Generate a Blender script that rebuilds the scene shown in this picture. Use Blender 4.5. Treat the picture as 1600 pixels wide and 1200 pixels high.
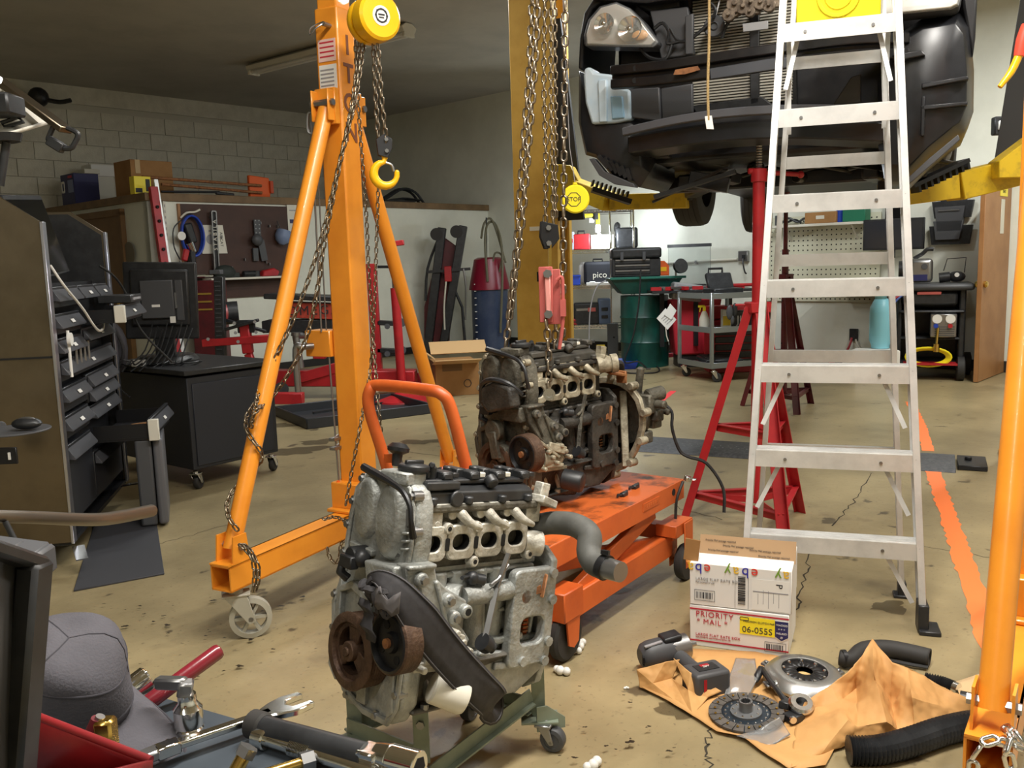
import bpy, math, random, bmesh
from mathutils import Vector, Matrix, Euler
for _o in list(bpy.data.objects): bpy.data.objects.remove(_o)
SC = bpy.context.scene; COL = SC.collection
random.seed(7)
# ---------------------------------------------------------------- camera, light, exposure
F_PX, CAM_H = 1390.0, 1.32
CAM_R = Matrix.Rotation(math.pi/2 - math.atan(192/1390), 3, 'X') @ Matrix.Rotation(math.radians(-1.7), 3, 'Z')
cd = bpy.data.cameras.new('camera'); co = bpy.data.objects.new('camera', cd); COL.objects.link(co)
co.matrix_world = Matrix.Translation((0, 0, CAM_H)) @ CAM_R.to_4x4()
cd.sensor_width = 36; cd.lens = F_PX/1600*36; cd.clip_start = 0.05
SC.camera = co
SC.view_settings.view_transform = 'Standard'; SC.view_settings.look = 'None'
SC.view_settings.gamma = 1; SC.view_settings.use_curve_mapping = False
SC.view_settings.exposure = 0.0
wd = bpy.data.worlds.new('world'); SC.world = wd; wd.use_nodes = True
wd.node_tree.nodes['Background'].inputs[0].default_value = (0.6, 0.7, 0.8, 1)
wd.node_tree.nodes['Background'].inputs[1].default_value = 0.05
def area(name, loc, rot, sx, sy, power, col):
    l = bpy.data.lights.new(name, 'AREA'); l.shape = 'RECTANGLE'; l.size = sx; l.size_y = sy
    l.energy = power; l.color = col
    o = bpy.data.objects.new(name, l); COL.objects.link(o); o.location = loc; o.rotation_euler = rot; return o
R_ = math.radians
LIT = [(0.55, 1.7, 3.74, R_(47), 190, (1.0, .965, .90)), (3.0, 2.6, 3.74, R_(47), 120, (1.0, .965, .90)), (1.7, 7.4, 3.74, R_(47), 160, (.90, .96, 1.0)),
       (4.4, 6.6, 3.74, R_(47), 150, (.98, .98, .94)), (-1.2, -1.4, 3.74, R_(47), 70, (1.0, .96, .88)), (-0.9, 7.2, 3.74, R_(47), 75, (.98, .99, .96))]
for i, (x, y, z, rz, p, c) in enumerate(LIT):
    area('tube_light', (x, y, z), (0, 0, rz), 2.3, .14, p, c)

# ---------------------------------------------------------------- helpers
def W(px, py, D=None, z=None):
    r = CAM_R @ Vector(((px-800)/F_PX, -(py-600)/F_PX, -1))
    t = D/r.y if D is not None else (z-CAM_H)/r.z
    return Vector((0, 0, CAM_H)) + r*t
def axes(o, x, y):
    x = Vector(x).normalized(); y = Vector(y); y = (y - x*y.dot(x)).normalized(); z = x.cross(y)
    m = Matrix((x, y, z)).transposed().to_4x4(); m.translation = Vector(o); return m
def lin(c):
    c = c/255; return c/12.92 if c <= .04045 else ((c+.055)/1.055)**2.4
def rgb(c): return (lin(c[0]), lin(c[1]), lin(c[2]), 1)
def mat(name, c, rough=.5, metal=0, c2=None, sc=8, lo=.4, hi=.65, bump=0, bsc=None, emit=0, spec=.5, det=6, trans=0, coat=0, alpha=1):
    m = bpy.data.materials.new(name); m.use_nodes = True
    nt = m.node_tree; p = nt.nodes['Principled BSDF']; L = nt.links.new
    p.inputs['Base Color'].default_value = rgb(c); p.inputs['Roughness'].default_value = rough
    p.inputs['Metallic'].default_value = metal; p.inputs['Specular IOR Level'].default_value = spec
    p.inputs['Transmission Weight'].default_value = trans; p.inputs['Coat Weight'].default_value = coat; p.inputs['Alpha'].default_value = alpha
    if emit: p.inputs['Emission Color'].default_value = rgb(c); p.inputs['Emission Strength'].default_value = emit
    if c2 or bump:
        tc = nt.nodes.new('ShaderNodeTexCoord')
        n = nt.nodes.new('ShaderNodeTexNoise'); n.inputs['Scale'].default_value = sc; n.inputs['Detail'].default_value = det; n.inputs['Roughness'].default_value = .62
        L(tc.outputs['Object'], n.inputs['Vector'])
        if c2:
            r = nt.nodes.new('ShaderNodeValToRGB'); r.color_ramp.elements[0].position = lo; r.color_ramp.elements[1].position = hi
            r.color_ramp.elements[0].color = rgb(c); r.color_ramp.elements[1].color = rgb(c2)
            L(n.outputs['Fac'], r.inputs['Fac']); L(r.outputs['Color'], p.inputs['Base Color'])
        if bump:
            n2 = n
            if bsc: n2 = nt.nodes.new('ShaderNodeTexNoise'); n2.inputs['Scale'].default_value = bsc; n2.inputs['Detail'].default_value = 4; L(tc.outputs['Object'], n2.inputs['Vector'])
            b = nt.nodes.new('ShaderNodeBump'); b.inputs['Strength'].default_value = bump; b.inputs['Distance'].default_value = .01
            L(n2.outputs['Fac'], b.inputs['Height']); L(b.outputs['Normal'], p.inputs['Normal'])
    return m
I4 = Matrix.Identity(4)
class B:
    def __init__(s): s.v = []; s.f = []
    def add(s, vs, fs, M=None):
        k = len(s.v)
        s.v += [tuple(M @ Vector(v)) if M is not None else tuple(v) for v in vs]
        s.f += [tuple(i+k for i in f) for f in fs]; return s
    def box(s, c, sz, M=None, rot=None):
        a, b, d = sz[0]/2, sz[1]/2, sz[2]/2
        vs = [Vector((x, y, z)) for x in (-a, a) for y in (-b, b) for z in (-d, d)]
        if rot: e = Euler(rot).to_matrix(); vs = [e @ v for v in vs]
        vs = [v+Vector(c) for v in vs]
        return s.add(vs, [(0,1,3,2),(4,6,7,5),(0,4,5,1),(2,3,7,6),(0,2,6,4),(1,5,7,3)], M)
    def bar(s, p0, p1, w, h, up=(0,0,1), M=None):
        p0 = Vector(p0); p1 = Vector(p1); d = p1-p0; L = d.length
        u = Vector(up)
        if abs(d.normalized().dot(u.normalized())) > .98: u = Vector((1, 0, 0)) if abs(d.normalized().x) < .9 else Vector((0, 1, 0))
        m = axes(p0, d, d.cross(u))
        m = (M @ m) if M is not None else m
        return s.box((L/2, 0, 0), (L, w, h), m)
    def cyl(s, p0, p1, r, r2=None, n=16, M=None, cap=True):
        p0 = Vector(p0); p1 = Vector(p1); d = (p1-p0); r2 = r if r2 is None else r2
        a = d.orthogonal().normalized(); b = d.normalized().cross(a)
        vs = []; fs = []
        for p, q in ((p0, r), (p1, r2)):
            vs += [p + (a*math.cos(t*2*math.pi/n) + b*math.sin(t*2*math.pi/n))*q for t in range(n)]
        fs = [(i, (i+1) % n, n+(i+1) % n, n+i) for i in range(n)]
        if cap: fs += [tuple(range(n-1, -1, -1)), tuple(range(n, 2*n))]
        return s.add(vs, fs, M)
    def tube(s, pts, r, n=8, closed=False, M=None, sm=0, cap=True):
        P = [Vector(p) for p in pts]
        if sm: P, r = spline(P, sm, closed, r)
        N = len(P); rr = r if isinstance(r, (list, tuple)) else [r]*N
        T = []
        for i in range(N):
            a = P[(i-1) % N] if (closed or i > 0) else P[i]; b = P[(i+1) % N] if (closed or i < N-1) else P[i]
            T.append((b-a).normalized())
        nrm = T[0].orthogonal().normalized(); vs = []
        for i in range(N):
            nrm = (nrm - T[i]*nrm.dot(T[i])).normalized(); bi = T[i].cross(nrm)
            vs += [P[i] + (nrm*math.cos(k*2*math.pi/n) + bi*math.sin(k*2*math.pi/n))*rr[i] for k in range(n)]
        fs = []
        for i in range(N if closed else N-1):
            j = (i+1) % N
            fs += [(i*n+k, i*n+(k+1) % n, j*n+(k+1) % n, j*n+k) for k in range(n)]
        if not closed and cap: fs += [tuple(range(n-1, -1, -1)), tuple((N-1)*n+k for k in range(n))]
        return s.add(vs, fs, M)
    def lathe(s, prof, n=24, M=None, a0=0, a1=2*math.pi, cap=True):
        full = abs(a1-a0-2*math.pi) < 1e-4; m = n if full else n+1; vs = []; fs = []
        for (r, z) in prof:
            vs += [(r*math.cos(a0+(a1-a0)*k/n), r*math.sin(a0+(a1-a0)*k/n), z) for k in range(m)]
        for i in range(len(prof)-1):
            for k in range(n):
                q = (k+1) % m
                fs.append((i*m+k, i*m+q, (i+1)*m+q, (i+1)*m+k))
        if full and cap:
            if prof[0][0] > 1e-5: fs.append(tuple(range(m-1, -1, -1)))
            if prof[-1][0] > 1e-5: fs.append(tuple((len(prof)-1)*m+k for k in range(m)))
        return s.add(vs, fs, M)
    def prism(s, poly, h, M=None, h0=0):
        n = len(poly)
        vs = [(x, y, h0) for x, y in poly] + [(x, y, h) for x, y in poly]
        fs = [tuple(range(n-1, -1, -1)), tuple(range(n, 2*n))] + [(i, (i+1) % n, n+(i+1) % n, n+i) for i in range(n)]
        return s.add(vs, fs, M)
    def ball(s, c, r, sc=(1, 1, 1), n=12, M=None):
        vs = []; fs = []; h = n//2
        for i in range(h+1):
            t = math.pi*i/h
            for k in range(n):
                p = 2*math.pi*k/n
                vs.append((c[0]+r*sc[0]*math.sin(t)*math.cos(p), c[1]+r*sc[1]*math.sin(t)*math.sin(p), c[2]+r*sc[2]*math.cos(t)))
        for i in range(h):
            for k in range(n): fs.append((i*n+k, (i+1)*n+k, (i+1)*n+(k+1) % n, i*n+(k+1) % n))
        return s.add(vs, fs, M)
    def ringplate(s, outer, inner, h, M=None, h0=0):   # plate with one hole; equal point counts
        n = len(outer)
        vs = [(x, y, z) for z in (h0, h) for loop in (outer, inner) for x, y in loop]
        fs = []
        for i in range(n):
            j = (i+1) % n
            fs += [(i, j, n+j, n+i), (2*n+i, 3*n+i, 3*n+j, 2*n+j), (i, 2*n+i, 2*n+j, j), (n+i, n+j, 3*n+j, 3*n+i)]
        return s.add(vs, fs, M)
    def sheet(s, rows, M=None):      # grid of points
        m = len(rows[0]); vs = [p for r in rows for p in r]
        fs = [(i*m+k, i*m+k+1, (i+1)*m+k+1, (i+1)*m+k) for i in range(len(rows)-1) for k in range(m-1)]
        return s.add(vs, fs, M)
    def x(s, M): s.v = [tuple(M @ Vector(v)) for v in s.v]; return s
    def mesh(s, name, mt, smooth=38):
        me = bpy.data.meshes.new(name); me.from_pydata(s.v, [], s.f)
        bm = bmesh.new(); bm.from_mesh(me)
        bmesh.ops.remove_doubles(bm, verts=bm.verts, dist=1e-6)
        bmesh.ops.recalc_face_normals(bm, faces=bm.faces); bm.to_mesh(me); bm.free()
        for p in me.polygons: p.use_smooth = True
        me.set_sharp_from_angle(angle=math.radians(smooth))
        if mt: me.materials.append(mt)
        return me
    def o(s, name, mt, par=None, bv=0, seg=1, smooth=38, solid=0, sub=0, loc=None, rot=None, label=None):
        ob = bpy.data.objects.new(name, s.mesh(name, mt, smooth)); COL.objects.link(ob)
        if par is not None: ob.parent = par
        if loc is not None: ob.location = loc
        if rot is not None: ob.rotation_euler = rot
        if solid:
            q = ob.modifiers.new('solidify', 'SOLIDIFY'); q.thickness = solid; q.offset = 0
        if sub:
            q = ob.modifiers.new('subdivision', 'SUBSURF'); q.levels = q.render_levels = sub
        if bv:
            q = ob.modifiers.new('bevel', 'BEVEL'); q.width = bv; q.segments = seg; q.limit_method = 'ANGLE'; q.angle_limit = math.radians(40)
        if label: ob['label'] = label
        return ob
def spline(P, k, closed=False, r=None):
    N = len(P); out = []; ro = []; isr = isinstance(r, (list, tuple))
    for i in range(N if closed else N-1):
        g = lambda j: P[j % N] if closed else P[max(0, min(N-1, j))]
        p0, p1, p2, p3 = g(i-1), g(i), g(i+1), g(i+2)
        for q in range(k):
            t = q/k
            out.append(.5*((2*p1) + (p2-p0)*t + (2*p0-5*p1+4*p2-p3)*t*t + (3*p1-p0-3*p2+p3)*t**3))
            if isr: ro.append(r[i]*(1-t) + r[(i+1) % N]*t)
    if not closed:
        out.append(P[-1])
        if isr: ro.append(r[-1])
    return out, (ro if isr else r)
def tag(o, label, cat, group=None):
    o['label'] = label; o['category'] = cat
    if group: o['group'] = group
    return o
def T(name, label, cat, loc, rz=0, group=None, rot=None):
    o = bpy.data.objects.new(name, None); COL.objects.link(o); o.empty_display_size = .1
    o.location = loc; o.rotation_euler = rot if rot is not None else (0, 0, rz)
    return tag(o, label, cat, group)
def E(name, par, loc=(0, 0, 0), rot=(0, 0, 0)):
    o = bpy.data.objects.new(name, None); COL.objects.link(o); o.empty_display_size = .05; o.parent = par; o.location = loc; o.rotation_euler = rot; return o
def K(o, kind='structure'): o['kind'] = kind; return o
def dup(r, loc, rz, label=None):
    c = r.copy(); COL.objects.link(c); c.location = loc; c.rotation_euler = (0, 0, rz)
    if label: c['label'] = label
    for ch in r.children:
        d = ch.copy(); COL.objects.link(d); d.parent = c
        for g in ch.children:
            e = g.copy(); COL.objects.link(e); e.parent = d
    return c
_tx = {}
def text(s, size, mt, par, M, name='lettering', ext=.0006, ax='CENTER', spacing=1.0, bold=0):
    cu = bpy.data.curves.new(name, 'FONT'); cu.body = s; cu.size = size; cu.extrude = ext; cu.align_x = ax; cu.align_y = 'CENTER'; cu.space_character = spacing; cu.resolution_u = 3; cu.offset = bold
    t = bpy.data.objects.new(name, cu); COL.objects.link(t)
    me = bpy.data.meshes.new_from_object(t.evaluated_get(bpy.context.evaluated_depsgraph_get()))
    bpy.data.objects.remove(t); me.materials.clear(); me.materials.append(mt)
    o = bpy.data.objects.new(name, me); COL.objects.link(o); o.parent = par; o.matrix_local = M; return o
def rrect(w, h, r, n=4, cx=0, cy=0):
    out = []
    for (sx, sy, a) in ((1, 1, 0), (-1, 1, 90), (-1, -1, 180), (1, -1, 270)):
        for k in range(n+1):
            t = math.radians(a+90*k/n); out.append((cx+sx*(w/2-r)+r*math.cos(t), cy+sy*(h/2-r)+r*math.sin(t)))
    return out
def circ(r, n=24, cx=0, cy=0, a=0): return [(cx+r*math.cos(a+2*math.pi*k/n), cy+r*math.sin(a+2*math.pi*k/n)) for k in range(n)]
YZ = lambda x: axes((x, 0, 0), (0, 1, 0), (0, 0, 1))          # plan (y,z) rising along +x
XZ = lambda y: axes((0, y, 0), (1, 0, 0), (0, 0, 1))          # plan (x,z) rising along -y
def link_mesh(name, L, w, r, mt, n=14):
    b = B(); pts = []; q = w/2-r
    for k in range(n):
        t = 2*math.pi*k/n; s = (L/2-w/2) * (1 if math.cos(t) > 0 else -1)
        pts.append((s+q*math.cos(t), q*math.sin(t), 0))
    b.tube(pts, r, 6, closed=True); return b.mesh(name, mt, 80)
def chain(pts, me, pitch, par, sm=6, name='chain_link', lim=9999, tw=0):
    P = [Vector(p) for p in pts]
    if sm: P, _ = spline(P, sm)
    seg = [(P[i+1]-P[i]).length for i in range(len(P)-1)]; tot = sum(seg); n = max(1, int(tot/pitch)); k = 0; acc = 0; i = 0
    for j in range(n):
        d = (j+.5)*tot/n
        while i < len(seg)-1 and acc+seg[i] < d: acc += seg[i]; i += 1
        t = (d-acc)/max(seg[i], 1e-6); p = P[i].lerp(P[i+1], t); dr = (P[i+1]-P[i]).normalized()
        ref = Vector((.3, -.9, .2)) if abs(dr.dot(Vector((.3, -.9, .2)))) < .9 else Vector((0, 0, 1))
        m = axes(p, dr, ref) @ Matrix.Rotation(math.pi/2*(j % 2)+.6+tw, 4, 'X')
        o = bpy.data.objects.new(name, me); COL.objects.link(o); o.parent = par; o.matrix_local = m
def bolts(b, pts, M, r=.008, h=.007, n=6):
    for (x, y) in pts: b.cyl((x, y, 0), (x, y, h), r, n=n, M=M)
# ---------------------------------------------------------------- materials
m_gant = mat('gantry_paint', (236, 150, 44), .36, 0, (220, 132, 36), 5, .45, .8, coat=.2)
m_tabl = mat('table_paint', (204, 96, 40), .42, 0, (180, 78, 32), 6, .45, .8)
m_deck = mat('deck_paint', (200, 98, 44), .45, 0, (46, 34, 26), 8, .5, .66)
m_chain = mat('chain_steel', (170, 158, 140), .34, .9, (96, 84, 70), 30)
m_chain2 = mat('hand_chain_steel', (150, 138, 118), .36, .9, (90, 76, 60), 30)
m_zinc = mat('zinc_chain', (225, 225, 225), .2, 1)
m_alu = mat('cast_aluminium', (178, 180, 176), .48, .4, (126, 128, 124), 14, .35, .7, .35, 90)
m_alu2 = mat('bright_aluminium', (206, 203, 192), .5, .3, (142, 136, 122), 22, .4, .7, .3, 80)
m_alud = mat('dirty_aluminium', (108, 104, 92), .6, .3, (58, 54, 46), 16, .35, .65, .4, 90)
m_alud2 = mat('stained_aluminium', (176, 168, 146), .55, .3, (96, 86, 68), 20, .4, .7, .3, 80)
m_grime = mat('grimy_block', (72, 68, 62), .55, .25, (38, 36, 33), 14, .35, .65, .4, 80)
m_blk = mat('black_plastic', (30, 31, 33), .42, 0, (44, 45, 47), 20)
m_blkm = mat('black_metal', (34, 34, 36), .4, .3)
m_rub = mat('rubber', (42, 40, 38), .7)
m_gry = mat('grey_plastic', (72, 73, 76), .5)
m_rust = mat('rusty_steel', (92, 70, 54), .62, .4, (62, 44, 34), 26, .4, .65, .3, 120)
m_rustb = mat('rust_orange', (160, 108, 66), .7, .2, (112, 72, 46), 30)
m_steel = mat('steel', (150, 150, 150), .35, .9)
m_chr = mat('chrome', (225, 225, 222), .12, 1)
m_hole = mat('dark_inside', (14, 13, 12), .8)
m_red = mat('red_paint', (178, 34, 40), .42, 0, (140, 26, 34), 6, .45, .8)
m_dred = mat('dark_red_paint', (96, 24, 32), .45, 0, (70, 20, 26), 5)
m_white = mat('white', (232, 230, 224), .5)
m_offw = mat('off_white', (216, 212, 198), .55)
m_paper = mat('white_card', (228, 226, 222), .6)
m_kraft = mat('kraft_paper', (206, 158, 98), .7, 0, (190, 140, 82), 4, .4, .7)
m_card = mat('cardboard', (160, 118, 70), .75, 0, (148, 106, 60), 4)
m_yel = mat('yellow_plastic', (246, 226, 40), .4)
m_hoist = mat('hoist_yellow', (250, 190, 20), .3, coat=.3)
m_lift = mat('lift_yellow', (206, 164, 76), .45, 0, (190, 148, 62), 4)
m_lifty = mat('lift_arm_yellow', (212, 176, 30), .5, 0, (150, 120, 34), 14, .5, .8)
m_lad = mat('ladder_aluminium', (230, 230, 228), .38, .55, (206, 206, 204), 6)
m_green = mat('stand_green', (136, 146, 130), .45, .2, (118, 126, 112), 8)
m_ss = mat('stainless', (128, 117, 100), .34, 1, (112, 102, 86), 3)
m_draw = mat('drawer_black', (34, 35, 39), .4, 0)
m_pull = mat('drawer_pull', (86, 87, 92), .4, .4)
m_glass = mat('clear_plastic', (235, 240, 240), .08, trans=.95)
m_bag = mat('clear_bag', (235, 238, 240), .2, trans=.85)
m_blue = mat('blue_plastic', (32, 66, 170), .4)
m_navy = mat('navy_print', (36, 38, 92), .5)
m_pred = mat('print_red', (186, 44, 62), .5)
m_pblk = mat('print_black', (40, 40, 44), .6)
m_pgrey = mat('print_grey', (150, 148, 150), .6)
m_dgreen = mat('drum_green', (16, 78, 68), .4, 0, (12, 58, 52), 4)
m_wood = mat('door_wood', (164, 118, 74), .5, 0, (148, 102, 60), 3)
m_dwood = mat('dark_door_wood', (120, 88, 48), .55, 0, (106, 76, 40), 3)
m_gold = mat('brass', (214, 178, 96), .25, 1)
m_felt = mat('cap_cloth', (84, 82, 88), .9, 0, (72, 70, 76), 5, bump=.2, bsc=300)
m_mat = mat('rubber_mat', (52, 60, 68), .6)
m_orange = mat('orange_plastic', (226, 96, 34), .5)
m_lblue = mat('tank_blue', (138, 204, 220), .4)
m_car = mat('car_black_plastic', (26, 27, 30), .3, 0, (38, 39, 43), 6)
m_carm = mat('car_black_metal', (34, 34, 37), .32, .5, (52, 50, 50), 6)
m_strap = mat('webbing', (56, 54, 56), .8, 0, (46, 44, 46), 40)
m_pink = mat('pink_clip', (214, 60, 90), .4)
m_scr = mat('screen', (16, 17, 19), .15)
# ---------------------------------------------------------------- room
RZ = R_(47.2); RM = Matrix.Translation((-2.55, 16.53, 0)) @ Matrix.Rotation(RZ, 4, 'Z'); RI = RM.inverted()
def RL(px, py, x=None, y=None):
    o = RI @ Vector((0, 0, CAM_H)); r = RI.to_3x3() @ (W(px, py, D=1.0)-Vector((0, 0, CAM_H)))
    t = (x-o.x)/r.x if x is not None else (y-o.y)/r.y
    return o + r*t
def room(b, name, m, bv=0, par=None):
    o = b.o(name, m, par, bv); 
    if par is None: o.matrix_world = RM; K(o)
    return o
CZ = 3.9
m_floor = mat('concrete_floor', (162, 146, 110), .36, 0, (126, 113, 84), 1.1, .38, .68, .12, 30)
nt = m_floor.node_tree   # oil spots and fine speckle
p = nt.nodes['Principled BSDF']; tc = nt.nodes.new('ShaderNodeTexCoord')
base = p.inputs['Base Color'].links[0].from_socket
for scl, lo, hi, colr in ((1.9, .635, .72, (96, 84, 64)), (6.5, .66, .70, (66, 56, 44)), (55, .62, .7, (112, 98, 74))):
    n = nt.nodes.new('ShaderNodeTexNoise'); n.inputs['Scale'].default_value = scl; n.inputs['Detail'].default_value = 5
    nt.links.new(tc.outputs['Object'], n.inputs['Vector'])
    r = nt.nodes.new('ShaderNodeMapRange'); r.inputs[1].default_value = lo; r.inputs[2].default_value = hi; r.inputs[4].default_value = .75
    nt.links.new(n.outputs['Fac'], r.inputs[0])
    x = nt.nodes.new('ShaderNodeMix'); x.data_type = 'RGBA'; x.inputs[7].default_value = rgb(colr)
    nt.links.new(r.outputs[0], x.inputs[0]); nt.links.new(base, x.inputs[6]); base = x.outputs[2]
nt.links.new(base, p.inputs['Base Color'])
m_wall = mat('wall_paint', (224, 225, 212), .6, 0, (208, 209, 196), 1.6, .4, .75)
m_cmu = mat('block_paint', (214, 210, 194), .7, 0, (194, 190, 174), 5, .4, .7, .3, 60)
m_mort = mat('mortar', (194, 190, 175), .8)
m_ceil = mat('ceiling_paint', (184, 180, 168), .85, 0, (172, 168, 157), 1.5)
room(B().box((-8, -8.5, -.05), (17, 18.5, .1)), 'floor', m_floor)
room(B().box((-8, -8.5, CZ+.05), (17, 18.5, .1)), 'ceiling', m_ceil)
wb = room(B().box((-8, .1, CZ/2), (17, .2, CZ)), 'wall_back', m_mort)
room(B().box((.1, -8.5, CZ/2), (.2, 17.4, CZ)), 'wall_right', m_wall)
room(B().box((-16.1, -8.5, CZ/2), (.2, 17.4, CZ)), 'wall_left', m_wall)
room(B().box((-8, -17.2, CZ/2), (17, .2, CZ)), 'wall_front', m_wall)
# painted blocks
bm_ = B().box((0, -.012, 0), (.462, .024, .227)); bk = bm_.mesh('block', m_cmu)
def block(x, z): o = bpy.data.objects.new('block', bk); COL.objects.link(o); o.parent = wb; o.location = (x, random.uniform(-.003, .003), z)
for r in range(11):
    z = 1.11+r*.235
    for c in range(21):
        x = -.235-c*.47-(.235 if r % 2 else 0)
        if x < -9.6 or (z < 2.2 and x > -5.4): continue
        block(x, z)
B().box((-8, -.02, 3.78), (16, .04, .24)).o('bond_beam', m_cmu, wb)
B().box((-6.45, -.03, 3.0), (.05, .06, 1.8)).o('expansion_joint', m_mort, wb)
# loft room in the corner
LX, LY, LZ = -5.59, -3.06, 2.19
room(B().box((LX/2, LY+.06, LZ/2-.03), (-LX, .12, LZ-.06)), 'wall_loft_front', m_wall)
room(B().box((LX+.06, LY/2, LZ/2-.03), (.12, -LY, LZ-.06)), 'wall_loft_side', m_wall)
m_ply = mat('plywood_trim', (124, 98, 66), .6, 0, (104, 82, 54), 5)
room(B().box((LX/2-.01, LY/2-.01, LZ-.02), (-LX+.04, -LY+.04, .09)), 'trim_1', m_ply, .004)
m_base = mat('baseboard', (34, 32, 30), .5)
room(B().box((-.012, -9.0, .06), (.024, 15, .12)), 'baseboard_right', m_base, .004)
room(B().box((LX/2, LY-.012, .05), (-LX, .024, .1)), 'baseboard_loft', m_base, .004)
# doors
d2 = RL(135, 400, x=LX); d3 = RL(205, 500, x=LX)
ya, yb = min(d2.y, d3.y)-.0, max(d2.y, d3.y)+.1
do = room(B().box((LX-.02, (ya+yb)/2, 1.0), (.04, yb-ya, 2.0)), 'door_1', m_dwood, .003)
B().box((LX-.03, ya-.04, 1.02), (.06, .08, 2.04)).box((LX-.03, yb+.04, 1.02), (.06, .08, 2.04)).box((LX-.03, (ya+yb)/2, 2.03), (.06, yb-ya+.16, .08)).o('door_frame', m_dwood, do, .004)
B().lathe([(.028, 0), (.028, .01), (.012, .015), (.012, .03), (.03, .045), (.032, .06), (.022, .075), (0, .078)], 14, axes((LX-.04, ya+.07, .95), (0, 1, 0), (0, 0, 1)) @ Matrix.Rotation(math.pi, 4, 'Y')).o('door_knob', m_gold, do)
hx = RI @ Vector((4.56, 8.66, 0))
dr = room(B().box((hx.x+.46, hx.y, 1.02), (.92, .045, 2.03)), 'door_2', m_wood, .003)
for s in (-1, 1):
    B().lathe([(.03, 0), (.03, .01), (.012, .016), (.012, .035), (.032, .05), (.034, .066), (.024, .08), (0, .083)], 16, axes((hx.x+.07, hx.y+s*.023, .96), (1, 0, 0), (0, 0, s))).o('door_knob', m_gold, dr)
sp = axes((hx.x+.62, hx.y-.024, 1.92), (1, 0, 0), (0, 0, 1))
sg = B().box((0, 0, .002), (.26, .2, .004), sp).o('door_sign', m_yel, dr)
for i, s in enumerate(('AUTHORIZED', 'PERSONNEL', 'ONLY')): text(s, .042, m_pblk, dr, sp @ Matrix.Translation((0, .055-.055*i, .005)))
B().box((hx.x+.6, hx.y-.026, 1.62), (.12, .004, .34)).o('notice', m_offw, dr)
room(B().box((-.02, hx.y+.06, 1.05), (.06, .09, 2.1)).box((-.02, hx.y-1.0, 1.05), (.06, .09, 2.1)).box((-.02, hx.y-.47, 2.1), (.06, 1.15, .09)), 'trim_2', m_dwood, .004)
# floor line, cracks, joints, cable cover
def strip(pts, name, m, jag=0, par=None, h=.0015, mid=None):
    b = B(); rows = []
    for (px, py, w) in pts:
        c = W(px, py, z=0); rows.append((c, w))
    L = []
    for i in range(len(rows)-1):
        (a, wa), (c, wc) = rows[i], rows[i+1]; n = max(1, int((c-a).length/.04)) if jag else 1
        for k in range(n): L.append((a.lerp(c, k/n), wa+(wc-wa)*k/n, c-a))
    L.append((rows[-1][0], rows[-1][1], rows[-1][0]-rows[-2][0]))
    R2 = []
    for (c, w, d) in L:
        s = d.cross(Vector((0, 0, 1))).normalized(); j1 = random.uniform(-jag, jag); j2 = random.uniform(-jag, jag)
        R2.append([c+s*(w/2+j1)+Vector((0, 0, h)), c-s*(w/2+j2)+Vector((0, 0, h))])
    b.sheet(R2); return b.o(name, m, par)
m_line = mat('line_paint', (250, 128, 66), .6)
o = strip([(1422, 628, .07), (1440, 668, .075), (1451, 705, .075)], 'floor_stripe', m_line, .006); tag(o, 'short painted orange floor line beyond the black cable cover', 'floor line')
o = strip([(1456, 732, .08), (1480, 800, .08), (1508, 880, .085), (1530, 950, .085), (1556, 1022, .085)], 'floor_stripe', m_line, .008); tag(o, 'long jagged orange floor line running towards the orange post', 'floor line')
o = strip([(1016, 640, .06), (1052, 611, .06)], 'floor_stripe', mat('red_line', (226, 66, 70), .6), .004); tag(o, 'red painted floor line behind the gearbox on the lift table', 'floor line')
fl = bpy.data.objects['floor']; m_crk = mat('crack', (52, 46, 36), .9)
def crack(pts, w=.006):
    b = B(); P = []
    for i in range(len(pts)-1):
        a, c = W(*pts[i], z=0), W(*pts[i+1], z=0)
        for k in range(5): P.append(a.lerp(c, k/5)+Vector((random.uniform(-.012, .012), random.uniform(-.012, .012), .001)))
    P.append(W(*pts[-1], z=0)+Vector((0, 0, .001))); rows = []
    for i, q in enumerate(P):
        d = (P[min(i+1, len(P)-1)]-P[max(i-1, 0)]); s = d.cross(Vector((0, 0, 1))).normalized()*w*random.uniform(.3, .7); rows.append([q+s, q-s])
    o = b.sheet(rows).o('crack', m_crk); o.parent = fl; o.matrix_parent_inverse = RI
crack([(1360, 740), (1345, 765), (1335, 785), (1320, 800), (1300, 822)]); crack([(1275, 850), (1262, 880), (1258, 905), (1250, 935), (1238, 960)])
crack([(1113, 1140), (1108, 1160), (1105, 1175), (1108, 1200)]); crack([(600, 700), (680, 712), (735, 725)], .004)
crack([(1420, 850), (1490, 862), (1570, 874)], .003); crack([(240, 852), (300, 836), (362, 818)], .003); crack([(1130, 812), (1065, 795), (1020, 776)], .004); crack([(1060, 590), (985, 606)], .004)
m_oil_shadow = mat('stain_or_shadow', (58, 48, 34), .35, alpha=.45)
def blot(px, py, r, k, m=None):
    c = W(px, py, z=.0012+.0002*k); n = 22; random.seed(k); ph = [random.uniform(0, 6.28) for _ in range(4)]
    f_ = lambda a: r*(1+.25*math.sin(2*a+ph[0])+.2*math.sin(3*a+ph[1])+.14*math.sin(5*a+ph[2])+.1*math.sin(9*a+ph[3]))
    return [(c.x+1.5*f_(6.2832*i/n)*math.cos(6.2832*i/n), c.y+f_(6.2832*i/n)*math.sin(6.2832*i/n), c.z) for i in range(n)]
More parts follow.
